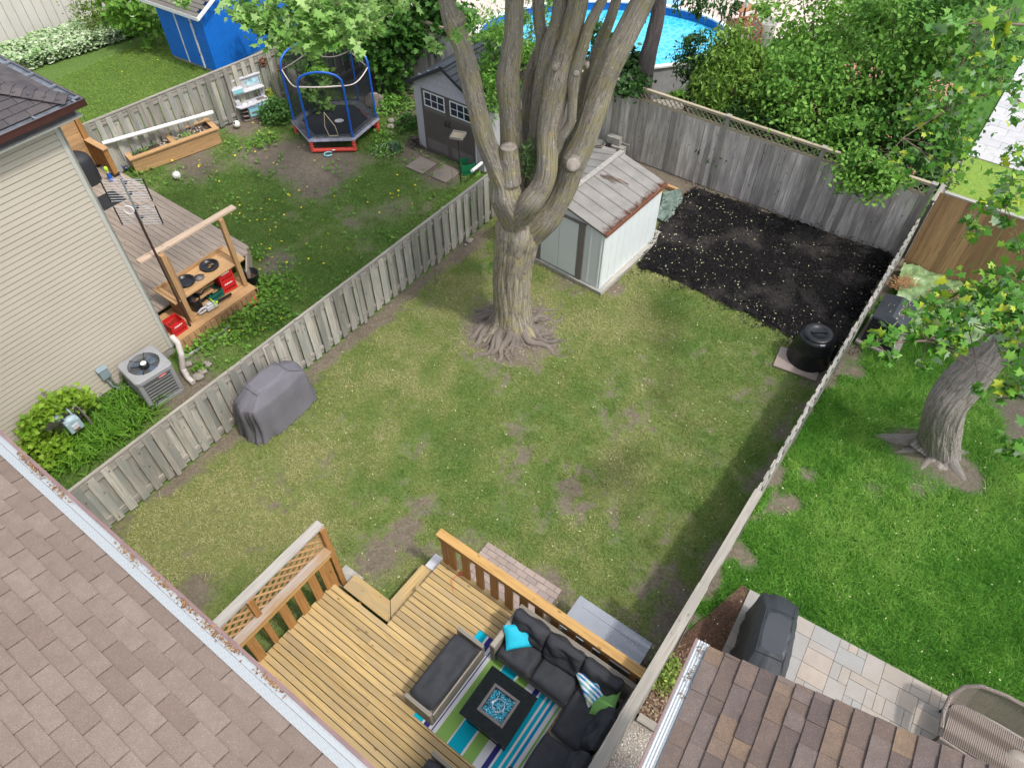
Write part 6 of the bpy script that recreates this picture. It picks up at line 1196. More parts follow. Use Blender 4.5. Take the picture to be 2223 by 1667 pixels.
# ------------------------------------------------------------------ play kitchen
def kitchen():
    a, b = P(530, 268), P(578, 252); an = math.atan2((b-a).y, (b-a).x); Wd = .88; fr = frame(a, an) @ Matrix.Diagonal((1, 1, .86, 1)); t = thing('play_kitchen', 'pale grey and aqua toy kitchen against the left board fence', 'toy kitchen', a, an); w_, tq, aq, g_ = M['lgrey'], M['taupe'], M['aqua'], M['greymetal']
    mb = MB(fr); mb.box(.22, 0, .0, Wd, .32, .5); mb.box(0, .28, .0, .22, .32, .5)
    for z in (0, .16, .32): mb.prism([(.0+.06, .04), (.22, 0), (.22, .28), (0, .28)], z, z+.035)
    mb.build('base', tq, t, bevel=.01)
    mb = MB(fr); mb.prism([(-.04, .34), (-.06, .08), (.02, -.05), (.45, -.05), (.5, -.02), (.93, -.02), (.93, .34)], .5, .56); mb.build('worktop', w_, t, bevel=.012)
    mb = MB(fr); mb.box(.6, .06, .561, .84, .22, .565); mb.build('sink', g_, t)
    mb = MB(fr); mb.lathe([(.08, .0), (.085, .012), (.03, .014), (0, .014)], (.2, .12, .561), 16); mb.lathe([(.06, .0), (.065, .012), (.0, .014)], (.38, .13, .561), 16); mb.build('hob', M['white'], t)
    mb = MB(fr); mb.box(-.02, .26, .56, .02, .34, 1.25); mb.box(.88, .26, .56, .92, .34, 1.25); mb.box(.02, .3, .9, .88, .34, 1.3); mb.box(-.03, .12, .9, .93, .345, .95); mb.box(-.03, .1, .95, .3, .3, 1.12); mb.box(-.05, .27, 1.28, .95, .36, 1.34); mb.box(-.02, .12, .56, .1, .3, .72); mb.box(.8, .25, .56, .88, .34, .9); mb.build('back_panel', w_, t, bevel=.012)
    mb = MB(fr); mb.box(.02, .095, .97, .26, .099, 1.1); mb.build('cupboard_door', aq, t, bevel=.002)
    mb = MB(fr); mb.box(.45, .295, 1.02, .85, .299, 1.22); mb.build('picture_panel', plain('pale_aqua', (.38, .6, .68), .5, .4, 9), t)
    mb = MB(fr); mb.box(.25, -.025, .14, .53, -.002, .4); o = mb.build('oven_door', aq, t, bevel=.006); mb = MB(fr); mb.box(.3, -.03, .22, .48, -.026, .3); mb.build('oven_window', M['taupe'], o)
    mb = MB(fr); mb.box(.23, -.03, .42, .55, -.002, .49); mb.build('control_panel', plain('blue_panel', (.2, .36, .55), .5), t)
    mb = MB(fr); mb.box(.58, -.05, .04, .9, -.002, .48); o = mb.build('fridge_door', aq, t, bevel=.012); mb = MB(fr); mb.box(.66, -.056, .34, .84, -.051, .46); mb.build('note_panel', M['lgrey'], o); mb = MB(fr); mb.tube([(.62, -.055, .12), (.62, -.08, .16), (.62, -.08, .28), (.62, -.055, .32)], .01, 6); mb.build('handle', plain('deep_aqua', (.1, .4, .5), .5), o)
    mb = MB(fr); mb.tube([(.72, .26, .56), (.72, .26, .66), (.72, .2, .67)], .012, 6); mb.build('tap', M['alu'], t)
kitchen()
def ball(px, py, r, label, fleck):
    c = P(px, py, r); mb = MB(); mb.blob(c, r, 3, 0)
    g = G('ball_skin'); v = g.coord('Object'); vo = g.n('ShaderNodeTexVoronoi'); vo.inputs['Scale'].default_value = 1/r*.9 if not fleck else 26; g.l(v, vo.inputs[0]); f = vo.outputs['Distance']
    col = g.mix(g.ramp(f, [(.28, (1, 1, 1)), (.34, (0, 0, 0))]), (.68, .66, .6), (.03, .03, .03)) if not fleck else g.mix(g.ramp(g.noise(v, 22, 3), [(.56, (0, 0, 0)), (.6, (1, 1, 1))]), (.68, .66, .64), (.12, .12, .12))
    mb.build('soccer_ball', g.fin(col, .5), label=label, cat='ball')
ball(514, 270, .105, 'black and white soccer ball by the play kitchen', False); ball(383, 381, .11, 'white speckled soccer ball on the grass near the wooden deck', True)
# ------------------------------------------------------------------ raised bed and pipe
def raised_bed():
    p = [P(255, 326, .45), P(447, 254, .45), P(476, 280, .45), P(282, 350, .45)]; o = p[3]; an = math.atan2((p[2]-p[3]).y, (p[2]-p[3]).x); fr = frame(o, an, 0); L = (p[2]-p[3]).length; Wd = .78; t = thing('raised_bed', 'long cedar raised garden bed below the left board fence', 'raised bed', (o.x, o.y, 0), an)
    mb = MB(fr)
    for i in range(3):
        z0, z1 = i*.145+.003, (i+1)*.145; mb.box(.04, .04, z0, L-.04, .08, z1); mb.box(.04, Wd-.08, z0, L-.04, Wd-.04, z1); mb.box(.04, .082, z0, .08, Wd-.082, z1); mb.box(L-.08, .082, z0, L-.04, Wd-.082, z1)
    mb.build('side_boards', M['w_new'], t)
    mb = MB(fr); z = .437; mb.box(0, 0, z, L, .14, z+.035); mb.box(0, Wd-.14, z, L, Wd, z+.035); mb.box(0, .142, z, .14, Wd-.142, z+.035); mb.box(L-.14, .142, z, L, Wd-.142, z+.035); mb.box(L*.5-.07, .142, z, L*.5+.07, Wd-.142, z+.035); mb.build('rim', M['w_new'], t)
    mb = MB(fr); n = 30; vs = []; 
    for i in range(n+1):
        for j in range(9): x, y = .09+(L-.18)*i/n, .09+(Wd-.18)*j/8; vs.append((x, y, .36+.05*noise.noise(Vector((x*5, y*5, 0)))))
    mb.add(vs, [(i*9+j, (i+1)*9+j, (i+1)*9+j+1, i*9+j+1) for i in range(n) for j in range(8)], None, True); mb.build('soil', M['soil'], t)
    pts = [fr @ Vector((random.uniform(.2, L-.2), random.uniform(.2, Wd-.2), .42+random.uniform(0, .05))) for _ in range(300)]; pts = [q for q in pts if noise.noise(q*1.5) > .05]; scatter('seedlings', pts, .06, OVAL, L_brt, t, kind='stuff')
    pts = [fr @ Vector((random.uniform(.9, L-.3), random.uniform(.2, Wd-.2), .415)) for _ in range(260)]; scatter('dry_leaves', pts, .05, DIA, plain('dry_leaf', (.45, .38, .32), .8, .3, 9), t, up=.8)
raised_bed()
mb = MB(); a, b = P(222, 312, 1.), P(462, 244, .75); mb.tube([a, a.lerp(b, .5)+Vector((0, 0, .0)), b], .052, 14); mb.tube([b.lerp(a, .1), b.lerp(a, .02)], .062, 14); mb.build('drain_pipe', M['white'], label='long white drain pipe propped along the left board fence above the raised bed', cat='pipe')
mb = MB(); c = P(262, 347, .25); m = frame(c, AN+.9) @ Matrix.Rotation(math.radians(68), 4, 'X'); mb.M = m; mb.lathe([(.0, -.04), (.2, -.03), (.27, .0), (.29, .02), (.275, .02), (.2, -.015), (0, -.025)], (0, 0, 0), 28); mb.build('saucer_sled', M['bluebin'], label='round blue plastic saucer leaning on the end of the raised bed', cat='sled')
mb = MB(); p0, p1 = P(250, 352, .5), P(288, 395, .5); d = (p1-p0).normalized(); mb.hexa([Vector(q) for q in (p0+Vector((0, 0, -.45)), p1+Vector((0, 0, -.45)), p1+Vector((-.02, .04, -.45)), p0+Vector((-.02, .04, -.45)), p0+Vector((-.1, -.08, .12)), p1+Vector((-.1, -.08, .0)), p1+Vector((-.12, -.04, .0)), p0+Vector((-.12, -.04, .12)))]); mb.build('panel_board', M['lgrey'], label='pale grey board leaning on the edge of the taupe deck', cat='board')
# obelisk trellis and wall hangings on the fence
def trellis():
    c = P(487, 262); t = thing('wire_trellis', 'thin black wire obelisk trellis before the left board fence', 'trellis', c); mb = MB(); H_ = 1.35
    for k in range(4): a = k*math.pi/2+.6; mb.tube([c+Vector((.17*math.cos(a), .17*math.sin(a), 0)), c+Vector((.13*math.cos(a), .13*math.sin(a), H_*.8)), c+Vector((.09*math.cos(a), .09*math.sin(a), H_*.95)), c+Vector((0, 0, H_))], .007, 5)
    mb.build('upright', M['blackm'], t); mb = MB()
    for z in (.3, .4, .7, .8, 1.05): r = .17-.04*z/H_; mb.tube([c+Vector((r*math.cos(k*math.pi/2+.6), r*math.sin(k*math.pi/2+.6), z)) for k in range(5)], .006, 5)
    mb.build('hoop', M['blackm'], t)
trellis()
FB = W(13., -17.95)
def onfence2(px, py, off=.05):     # point on the plane of the far left fence
    A_, B_ = W(5.9, -18.75), W(15.7, -17.75); d = (B_-A_).normalized(); n = Vector((d.y, -d.x, 0)); r_ = ray(px, py); C_ = Vector(_C); k = (A_+n*off-C_).dot(n)/Vector(r_).dot(n); return C_+Vector(r_)*k, n
for px, py, nm, lab in ((620, 112, 'a', 'round rusty wall pot hung on the fence nearest the trampoline'), (570, 135, 'b', 'rusty sun-shaped ornament on the fence above the play kitchen'), (611, 147, 'c', 'rusty flower-shaped ornament low on the fence beside the trampoline')):
    c, n = onfence2(px, py); m = Matrix.Translation(c) @ n.to_track_quat('Z', 'Y').to_matrix().to_4x4(); mb = MB(m)
    if nm == 'a': mb.lathe([(.0, .0), (.14, .0), (.15, .06), (.13, .07), (.12, .02), (0, .02)], (0, 0, 0), 20)
    else:
        mb.lathe([(.07, 0), (.06, .03), (0, .04)], (0, 0, 0), 12)
        for k in range(9): a = k/9*6.283; mb.blob((.11*math.cos(a), .11*math.sin(a), .01), (.045, .03, .012), 1, .1)
    mb.build('fence_ornament', M['terra'], label=lab, cat='ornament', group='rusty ornaments on the fence')
def onback(px, py, off=.06):
    A_ = W(15.75, -17.9); d = (W(15.95, -8.95)-A_).normalized(); n = Vector((d.y, -d.x, 0))*1; n = n if n.dot(-U3) > 0 else -n; r_ = Vector(ray(px, py)); C_ = Vector(_C); k = (A_+n*off-C_).dot(n)/r_.dot(n); return C_+r_*k, n
for px, py, mt, lab in ((896, 91, 'yellow', 'yellow lantern-shaped birdhouse on the dark fence behind the resin shed'), (937, 103, 'red', 'red lantern-shaped birdhouse on the dark fence behind the resin shed')):
    c, n = onback(px, py, .05); t = thing('birdhouse', lab, 'birdhouse', c); m = Matrix.Translation(c); m = m @ Matrix.Rotation(math.atan2(n.y, n.x), 4, 'Z'); mb = MB(m); mb.box(-.04, -.055, -.1, .05, .055, .05); mb.build('body', M[mt], t); mb = MB(m); mb.hexa([Vector(q) for q in ((-.05, -.075, .05), (.07, -.075, .05), (.07, .075, .05), (-.05, .075, .05), (-.01, -.02, .13), (.03, -.02, .13), (.03, .02, .13), (-.01, .02, .13))]); mb.build('roof', M[mt], t); mb = MB(m)
    for y, z in ((-.025, 0), (.025, 0), (-.025, -.05), (.025, -.05)): mb.box(.05, y-.015, z-.015, .053, y+.015, z+.015)
    mb.build('opening', M['blackm'], t)
mb = MB(frame(P(815, 232), .1)); mb.prism([(-.28, -.03), (.27, -.02), (.25, .05), (-.26, .04)], 0, .02); mb.add([(-.27, 0, 0), (.27, 0, 0), (.28, .03, .3), (.1, .05, .42), (-.1, .05, .44), (-.26, .04, .3), (-.27, -.09, 0), (.27, -.09, 0), (.28, -.06, .3), (.1, -.04, .42), (-.1, -.04, .44), (-.26, -.05, .3)], [(5, 4, 3, 2, 1, 0), (6, 7, 8, 9, 10, 11), (8, 2, 3, 9), (9, 3, 4, 10), (10, 4, 5, 11), (7, 1, 2, 8), (11, 5, 0, 6)]); mb.build('standing_stone', M['rock'], label='upright flat grey stone slab right of the trampoline', cat='stone', bevel=.015)
for px, py, r, lab in ((850, 262, .1, 'small edging rock below the standing stone'), (848, 275, .1, 'edging rock halfway along the little rock row'), (846, 290, .11, 'edging rock at the near end of the little rock row'), (893, 190, .16, 'rounded rock against the dark fence by the shed'), (850, 182, .18, 'flat rock by the foot of the dark fence'), (448, 791, .09, 'pale rock right of the corrugated downspout, farther one'), (440, 806, .08, 'pale rock right of the corrugated downspout, middle one'), (430, 818, .11, 'flat pale rock right of the downspout end'), (408, 790, .08, 'grey rock beside the air conditioner corner'), (1018, 522, .09, 'pale brick fragment by the left fence base near the big tree'), (1010, 492+40, .04, 'small stone by the left fence base')):
    mb = MB(); mb.blob(P(px, py, r*.25), (r*1.3, r, r*.6), 2, .22, 1.6, px); mb.build('rock', M['rock'], label=lab, cat='rock')
for i, (px, py) in enumerate(((1465, 205), (1475, 197), (1485, 203), (1472, 190), (1490, 192))): mb = MB(); mb.blob(P(px, py, .04), (.13, .11, .09), 2, .15, 2, i*5.); mb.build('river_stone', plain('river_stone', (.3, .29, .28), .7, .2), label='round river stone in the bed by the pool wall', cat='stone', group='river stones by the pool')
# ------------------------------------------------------------------ left neighbour's wooden deck
def deck2():
    e0, e1 = P(282, 386, .5), P(534, 532, .5); d = (e1-e0).normalized(); n = Vector((d.y, -d.x, 0)); n = n if n.dot(-V3) < 0 else -n; n = -n if n.dot(Vector((-1, -1, 0))) < 0 else n
    an = math.atan2(d.y, d.x); t = thing('timber_deck', 'weathered taupe timber deck behind the beige-sided house', 'deck', (e1.x, e1.y, 0), an); fr = frame((e0.x, e0.y, 0), an); L = (e1-e0).length; s = -1 if (fr.inverted() @ (e0+n)).y < 0 else 1
    e2_ = P(534, 588, .5)
    # keep boards outside the house, up to the bench platform
    mb = MB(fr); y = 0; wall = -11.95; k = 0
    while y < 5.2:
        xs = [-3.2, L]; c = fr @ Vector((0, s*(y+.07), 0))
        def inside(x): p = fr @ Vector((x, s*(y+.07), 0)); a, b = ab(p); return (a > 4.12 and b < -12.72 and a < 99) if y > .0 else True
        x = -3.2; run = None
        while x < L+1.5:
            p = fr @ Vector((x, s*(y+.07), 0)); a, b = ab(p); ok = a > 4.14 and b < -12.62 and ((e2_.x-e1.x)*(p.y-e1.y)-(e2_.y-e1.y)*(p.x-e1.x))*((e2_.x-e1.x)*(e0.y-e1.y)-(e2_.y-e1.y)*(e0.x-e1.x)) > 0
            if ok and run is None: run = x
            if not ok and run is not None:
                if x-run > .1: mb.box(run, s*(y+.004), .465, x, s*(y+.136), .5)
                run = None
            x += .05
        y += .14
    mb.build('decking', M['w_gdeck'], t)
    mb = MB(fr); mb.box(-3.2, s*-.03, 0, L, 0, .47); mb.build('fascia', M['w_gdeck'], t)
    e2 = P(534, 588, .5); mb = MB(); dd = (e2-e1); mb.hexa([Vector((q[0], q[1], z)) for z in (0, .47) for q in ((e1+Vector((.02, 0, 0))), (e2+Vector((.02, 0, 0))), e2-Vector((.02, 0, 0)), e1-Vector((.02, 0, 0)))]); mb.build('side_skirt', M['w_gdeck'], t)
    # lower platform
    fr2 = frame(W(4.14, -11.72), AN); mb = MB(fr2)
    y = 0
    while y < .9: mb.box(.0, y+.003, .265, 2.12, y+.137, .3); y += .14
    mb.build('lower_decking', M['w_new'], t)
    mb = MB(fr2); x = 0
    while x < 2.05: mb.box(x+.004, -.025, .0, x+.13, -.003, .262); x += .138
    mb.build('skirting', M['w_cedar'], t)
    mb = MB(fr2); y = 0
    while y < .9: mb.box(2.123, y+.003, 0, 2.145, y+.13, .262); y += .138
    mb.build('skirting', M['w_cedar'], t)
deck2()
# ------------------------------------------------------------------ potting bench with beam
BF = frame(W(4.75, -12.0, .3), AN); BI = BF.inverted()    # x along the bench, y away from us
bh = Zh(390, 652, W(4.75, -12.0))-.3
def bench():
    t = thing('potting_bench', 'wooden potting bench with two sunken black bowls, posts and a plank overhead', 'bench', W(4.75, -12.0, .3), AN); L = 1.42; Dp = .62; h = bh
    mb = MB(BF); n = 4
    for i in range(n): mb.box(-.12, .0+i*Dp/n+.002, h-.03, L+.12, (i+1)*Dp/n-.002, h)
    mb.build('worktop', M['w_new'], t)
    mb = MB(BF); mb.box(-.12, Dp, h-.02, L+.12, Dp+.03, h+.09); mb.build('back_board', M['w_new'], t)
    for x in (-.2, L+.06): mb = MB(BF); mb.box(x, -.04, h+.002, x+.14, Dp+.1, h+.035); mb.build('side_ledge', M['w_new'], t)
    mb = MB(BF); mb.box(-.05, .04, 0, -.02, Dp-.02, h-.031); mb.build('side_panel', M['w_cedar'], t)
    mb = MB(BF); mb.box(-.05, .04, .0, L, Dp-.02, .04); mb.build('shelf', M['w_new'], t)
    zt = 2.25; pz = Zh(346, 552, W(4.75, -12.0))-.3; pz2 = Zh(466, 480, W(4.75+L, -12.0))-.3; pz = (pz+pz2)/2
    for x in (0., L): mb = MB(BF); mb.box(x-.05, -.06, 0, x+.05, .038, pz); mb.build('post', M['w_new'], t, bevel=.004)
    mb = MB(BF); mb.box(.052, -.02, h, .1, .03, pz-.1); mb.build('post_brace', M['w_cedar'], t)
    A_, B_ = P(300, 569, pz+.3+.03), P(508, 449, pz+.3+.03); mb = MB(); mb.beam(A_, B_, .15, .04); mb.build('overhead_plank', wood('pale_plank', (.5, .38, .28), (.38, .27, .19), isl=.1), t)
    for px, py in ((403, 613), (455, 579)):
        c = BI @ P(px, py, h+.3); 
        mb = MB(BF); mb.lathe([(.0, -.002), (.12, -.001), (.155, .006), (.175, .045), (.2, .055), (.207, .045), (.2, .0)], (c.x, min(max(c.y, .21), .4), h+.004), 28); b_ = mb.build('bowl', M['blackp'], t)
        if px > 420: mb = MB(BF); [mb.blob((c.x+random.uniform(-.08, .08), min(max(c.y, .21), .4)+random.uniform(-.07, .05), h+.03), (.02, .015, .01), 1, .3, 2, i) for i in range(16)]; mb.build('shells', M['litter'], b_, kind='stuff')
    c = BI @ P(432, 603, h+.3); mb = MB(BF); mb.lathe([(0, .0), (.11, .002), (.12, .005), (0, .007)], (c.x, max(.05, c.y), h+.001), 20); mb.build('slate_disc', M['greymetal'], t)
bench()
def crate(px, py, z, ang, mat, label, s=.33, h=.27, name='milk_crate', mark=True, at=None, group=None):
    o = at if at is not None else P(px, py, z); t = thing(name, label, 'crate', o, ang, group); fr = frame(o, ang); mb = MB(fr); e = s/2
    mb.box(-e, -e, 0, e, e, .02)
    for sx, sy in ((-1, -1), (-1, 1), (1, -1), (1, 1)): mb.box(sx*e, sy*e, .02, sx*(e-.03), sy*(e-.03), h)
    for k in range(4):
        m = fr @ Matrix.Rotation(k*math.pi/2, 4, 'Z'); q = MB(m); z0 = .02
        for za, zb in ((.02, .05), (.1, .115), (.135, .15), (.17, .2), (h-.05, h)): q.box(-e+.03, -e, za, e-.03, -e+.012, zb)
        for x in (-.1, -.05, 0, .05, .1): q.box(x-.006, -e+.001, .05, x+.006, -e+.011, .17)
        if not k or 1: q.box(-e+.031, -e+.0005, .2, e-.031, -e+.0115, h-.05) if k != 9 else None
        mb.v += [v for v in []]; n = len(mb.v); mb.v += q.v; mb.f += [[j+n for j in f] for f in q.f]; mb.uv += q.uv; mb.sm += q.sm
    mb.build('shell', mat, t)
    if mark: mb = MB(fr @ Matrix.Rotation(mark*math.pi/2, 4, 'Z')); q = [(-.09+.02*i, -e-.003, .215+.012*math.sin(i*2.1)+.01*(i % 2)) for i in range(10)]; mb.tube(q, .006, 5); mb.tube([(-.1, -e-.003, .2), (.1, -e-.003, .208)], .004, 5); mb.build('script_lettering', M['white'], t)
    return t
gs = 'red milk crates by the potting bench'
crate(0, 0, 0, AN+math.pi*1.5-.0, M['red'], 'red milk crate on the step beside the siding corner, left of the bench', at=W(4.38, -12.03, .302), mark=1, group=gs)
crate(0, 0, 0, AN-math.pi/2-.1, M['red'], 'lower of the two stacked red milk crates under the potting bench', at=W(5.86, -12.2, .345), mark=1, group=gs)
crate(0, 0, 0, AN-math.pi/2-.1+.04, M['red'], 'upper of the two stacked red milk crates under the potting bench', at=W(5.86, -12.2, .62), mark=1, group=gs, h=.24)
crate(0, 0, 0, AN-math.pi/2, plain('green_crate', (.01, .12, .09), .5), 'green crate under the potting bench behind the chainsaw', at=W(5.5, -12.2, .345), mark=0, h=.2)
crate(1015, 372, 0, AN+.9, M['greenp'], 'green milk crate behind the left fence near the resin shed', mark=0, s=.36, h=.3)
mb = MB(); mb.tube([P(1024, 372, .42), P(1046, 354, .4)], .045, 12); mb.tube([P(1024, 372, .42)+Vector((-.012, -.01, .001)), P(1024, 372, .42)+Vector((-.02, -.016, 0))], .03, 10); mb.build('white_pipe', M['white'], label='short white pipe lying on the green crate', cat='pipe')
for i, (a, b, z, an) in enumerate(((5.36, -12.38, .56, .3), (5.42, -12.34, .59, -.1), (5.5, -12.4, .62, .15), (5.38, -12.3, .65, .5), (5.3, -12.2, .53, .0), (5.72, -12.3, .36, .02))):
    mb = MB(frame(W(a, b, z), AN+an)); mb.box(-.22, -.07, 0, .22, .07, .025); mb.build('offcut_board', M['w_new'], label='wooden offcut board heaped under the potting bench', cat='board', group='offcut boards under the bench')
def bucket(at, r, h, mat, label, inner=None, name='bucket'):
    t = thing(name, label, 'bucket', at); mb = MB(Matrix.Translation(at)); mb.lathe([(r*.8, 0), (r*.98, h*.95), (r*1.03, h), (r*.95, h), (r*.85, h*.5), (.0, h*.45)], (0, 0, 0), 24); mb.build('shell', mat, t)
    if inner: mb = MB(Matrix.Translation(at)); mb.lathe([(r*.8, h*.52), (r*.3, h*.56), (0, h*.57)], (0, 0, 0), 16); mb.build('contents', inner, t)
bucket(W(5.03, -12.15, .343), .14, .32, M['blackp'], 'tall black bucket with pink contents under the bench, nearest the mast', plain('pink', (.5, .2, .22), .6)); bucket(W(5.25, -12.35, .343), .15, .3, plain('navy_bucket', (.015, .03, .07), .4), 'dark navy bucket holding something blue under the bench', M['bluebin'])
bucket(P(549, 616, .0), .2, .32, M['blackp'], 'black plant pot of twigs and litter beside the potting bench', M['soil'], 'plant_pot')
def chainsaw():
    o = W(5.12, -11.94, .345); an = AN-.1; t = thing('chainsaw', 'grey and lime cordless chainsaw on the bench shelf', 'chainsaw', o, an); fr = frame(o, an); mb = MB(fr); mb.box(-.02, -.07, 0, .24, .06, .11); mb.box(.02, -.05, .11, .14, .05, .16); mb.build('body', M['lgrey'], t, bevel=.02); mb = MB(fr); mb.box(.25, -.01, .03, .62, 0, .1); mb.build('guide_bar', M['blackm'], t); mb = MB(fr); mb.tube([(0, 0, .1), (-.1, 0, .12), (-.2, 0, .08), (-.18, 0, .02), (-.02, 0, .03)], .022, 8); mb.build('rear_handle', M['lgrey'], t); mb = MB(fr); mb.tube([(.16, -.08, .05), (.16, -.09, .2), (.16, .08, .2), (.16, .08, .06)], .014, 8); mb.build('front_handle', M['lime'], t); mb = MB(fr); mb.lathe([(.035, 0), (.035, .02), (0, .02)], (.23, -.05, .111), 14); mb.build('knob', M['lime'], t)
chainsaw()
def swatter():
    o = P(551, 655, .06); t = thing('garden_fork_toy', 'coral plastic slotted toy rake standing in the weeds right of the bench', 'toy rake', o); mb = MB(frame(o, -1.2) @ Matrix.Rotation(.5, 4, 'Y')); mb.tube([(.32, 0, .0), (.05, 0, .03)], .012, 6); mb.build('handle', M['coral'], t); mb = MB(frame(o, -1.2) @ Matrix.Rotation(.5, 4, 'Y'))
    for k in range(5): mb.box(-.2, -.08+k*.035, .03, .06, -.06+k*.035, .04)
    mb.box(-.22, -.085, .03, -.2, .085, .04); mb.box(.06, -.06, .03, .08, .06, .04); mb.build('head', M['coral'], t)
swatter()
# antenna
def antenna():
    b = W(4.62, -11.9, .1); H_ = Zh(305, 455, b); t = thing('tv_antenna', 'grid television antenna on a dark rusty mast in front of the bench', 'antenna', b); mb = MB(); top = Vector((b.x, b.y, H_+.02)); mb.tube([b, top], .024, 10); mb.build('mast', M['rust'], t)
    d = Vector((.97, .05, 0)).normalized(); c0 = top+Vector((-.02, .08, 0))
    for dz0, dz1, sh, nm in ((.15, .58, .0, 8), (-.36, .02, .0, 7)):
        t_ = MB(); e = MB(); hw = .37
        for i in range(nm+1): f = i/nm; z = dz0+(dz1-dz0)*f; t_.tube([c0-d*hw+Vector((0, 0, z)), c0+d*hw+Vector((0, 0, z))], .0055, 5)
        p = t_.build('reflector_rods', M['lgrey'], t)
        for s in (-1, 1): e = MB(); e.tube([c0+d*hw*s+Vector((0, 0, dz0-.01)), c0+d*hw*s+Vector((0, 0, dz1+.01))], .013, 6); e.build('reflector_frame', M['blackm'], p)
    mb = MB(); mb.beam(c0+Vector((0, 0, -.38)), c0+Vector((0, 0, .62)), .03, .03, up=(1, 0, 0)); mb.build('spine', M['alu'], t)
    n = Vector((d.y, -d.x, 0)); mb = MB()
    for z in (-.26, -.04, .26, .48):
        q = c0+n*-.1+Vector((0, 0, z))
        for s in (-1, 1):
            for u in (-1, 1): mb.tube([q+d*s*.02, q+d*s*.24+Vector((0, 0, u*.07))], .006, 5)
    mb.build('bowtie_rods', M['alu'], t); mb = MB()
    for z in (-.26, -.04, .26, .48): q = c0+n*-.07+Vector((0, 0, z)); mb.box(q.x-.025, q.y-.03, q.z-.02, q.x+.025, q.y+.03, q.z+.02)
    mb.build('insulator', M['blackp'], t); mb = MB(); mb.tube([top+Vector((.09*math.cos(a)-.08, -.03, .09*math.sin(a)+.03)) for a in np.linspace(0, 6.28, 14)], .009, 6); mb.build('cable_loop', M['white'], t)
    mb = MB(); mb.tube([b+Vector((0, .0, .0)), b+Vector((.03, -.05, -.05)), P(445, 748, .03), P(415, 765, .02), P(402, 775, .02)], .008, 6); mb.build('cable', M['white'], t)
antenna()
mb = MB(); mb.beam(P(403, 778, .03), P(500, 708, .03), .05, .03); mb.build('edging_strip', M['alu'], label='thin pale metal strip lying in the weeds beside the lower deck step', cat='edging')
# privacy screen, covered grill, mat, toy on the deck
def screen():
    h0 = W(4.3, -14.6, .5); r = Vector(ray(150, 260)); t = thing('privacy_screen', 'orange-brown wooden privacy screen with a low gate panel at the end of the taupe deck', 'screen', P(218, 372, .5)); 
    a = P(215, 359, .5); b = P(252, 380, .5); zt = Zh(187, 302, a)+.0; d = (b-a).normalized(); up = Vector((0, 0, 1)); back = (a-b).normalized()
    for p, z in ((a, Zh(150, 245, a)), (b, Zh(226, 321, b))): mb = MB(); q = frame((p.x, p.y, 0), math.atan2(d.y, d.x)); mb.M = q; mb.box(-.06, -.06, .53, .06, .06, z); mb.build('post', M['w_stain'], t); mb = MB(q); mb.box(-.09, -.09, .502, .09, .09, .56); mb.build('post_foot', M['blackm'], t)
    zc = Zh(226, 321, b); mb = MB(); mb.beam(a+up*(zc-.5), b+d*.1+up*(zc-.5), .16, .035); mb.build('ledge', M['w_new'], t)
    mb = MB(); k = 0; z = .62
    while z < zc-.05: mb.beam(a+d*.07+up*(z-.5), b-d*.07+up*(z-.5), .02, .12); z += .125
    mb.build('gate_panel', M['w_stain'], t)
    e = a+Vector((-V3.x, -V3.y, 0))*0-U3*0; w0 = W(ab(a)[0]-.05, ab(a)[1]); e0 = a+(-d)*.05; mb = MB(); z = .6; L = 1.5; dd = (P(120, 330, .5)-a).normalized(); dd = Vector((-d.y, d.x, 0)); dd = dd if dd.x < 0 else -dd
    while z < Zh(150, 245, a)-.05: mb.beam(a+dd*.07+up*(z-.5), a+dd*L+up*(z-.5), .02, .135); z += .14
    mb.build('screen_panel', M['w_new'], t)
    return a, b, d
SA, SB, SD = screen()
g0 = P(188, 395, .5); mb = MB(); rings = []
for z, r in ((.0, .30), (.3, .31), (.62, .30), (.72, .27), (.8, .16), (.82, .02)):
    rings.append([g0+Vector((1.25*r*math.cos(k/24*6.283)*(1+.04*math.sin(k*1.3)), r*math.sin(k/24*6.283)*(1+.04*math.cos(k)), z)) for k in range(24)])
mb.loft(rings); mb.build('covered_grill', M['cover2'] if 0 else plain('black_cover', (.022, .024, .028), .6), label='black-covered grill on the taupe deck tucked behind the siding corner', cat='grill cover')
mb = MB(frame(P(232, 436, .503), math.radians(-38))); mb.box(-.3, -.34, 0, .33, .34, .012); mb.build('door_mat', M['black_rubber'], label='black mat lying on the taupe deck by the house corner', cat='mat')
def blaster():
    c = P(238, 384, .62); t = thing('toy_rocket', 'blue and lime foam toy standing on the taupe deck', 'toy', c-Vector((0, 0, .12))); m = Matrix.Translation(c-Vector((0, 0, .12))); mb = MB(m); mb.lathe([(.05, 0), (.055, .1), (.04, .24)], (0, 0, 0), 14); mb.build('body', M['bluep'], t); mb = MB(m); mb.lathe([(.035, .24), (.03, .3)], (0, 0, 0), 12); mb.build('collar', M['yellow'], t); mb = MB(m); mb.lathe([(.04, .3), (.055, .34), (.04, .4), (0, .42)], (0, 0, 0), 12); mb.build('tip', M['lime'], t)
blaster()
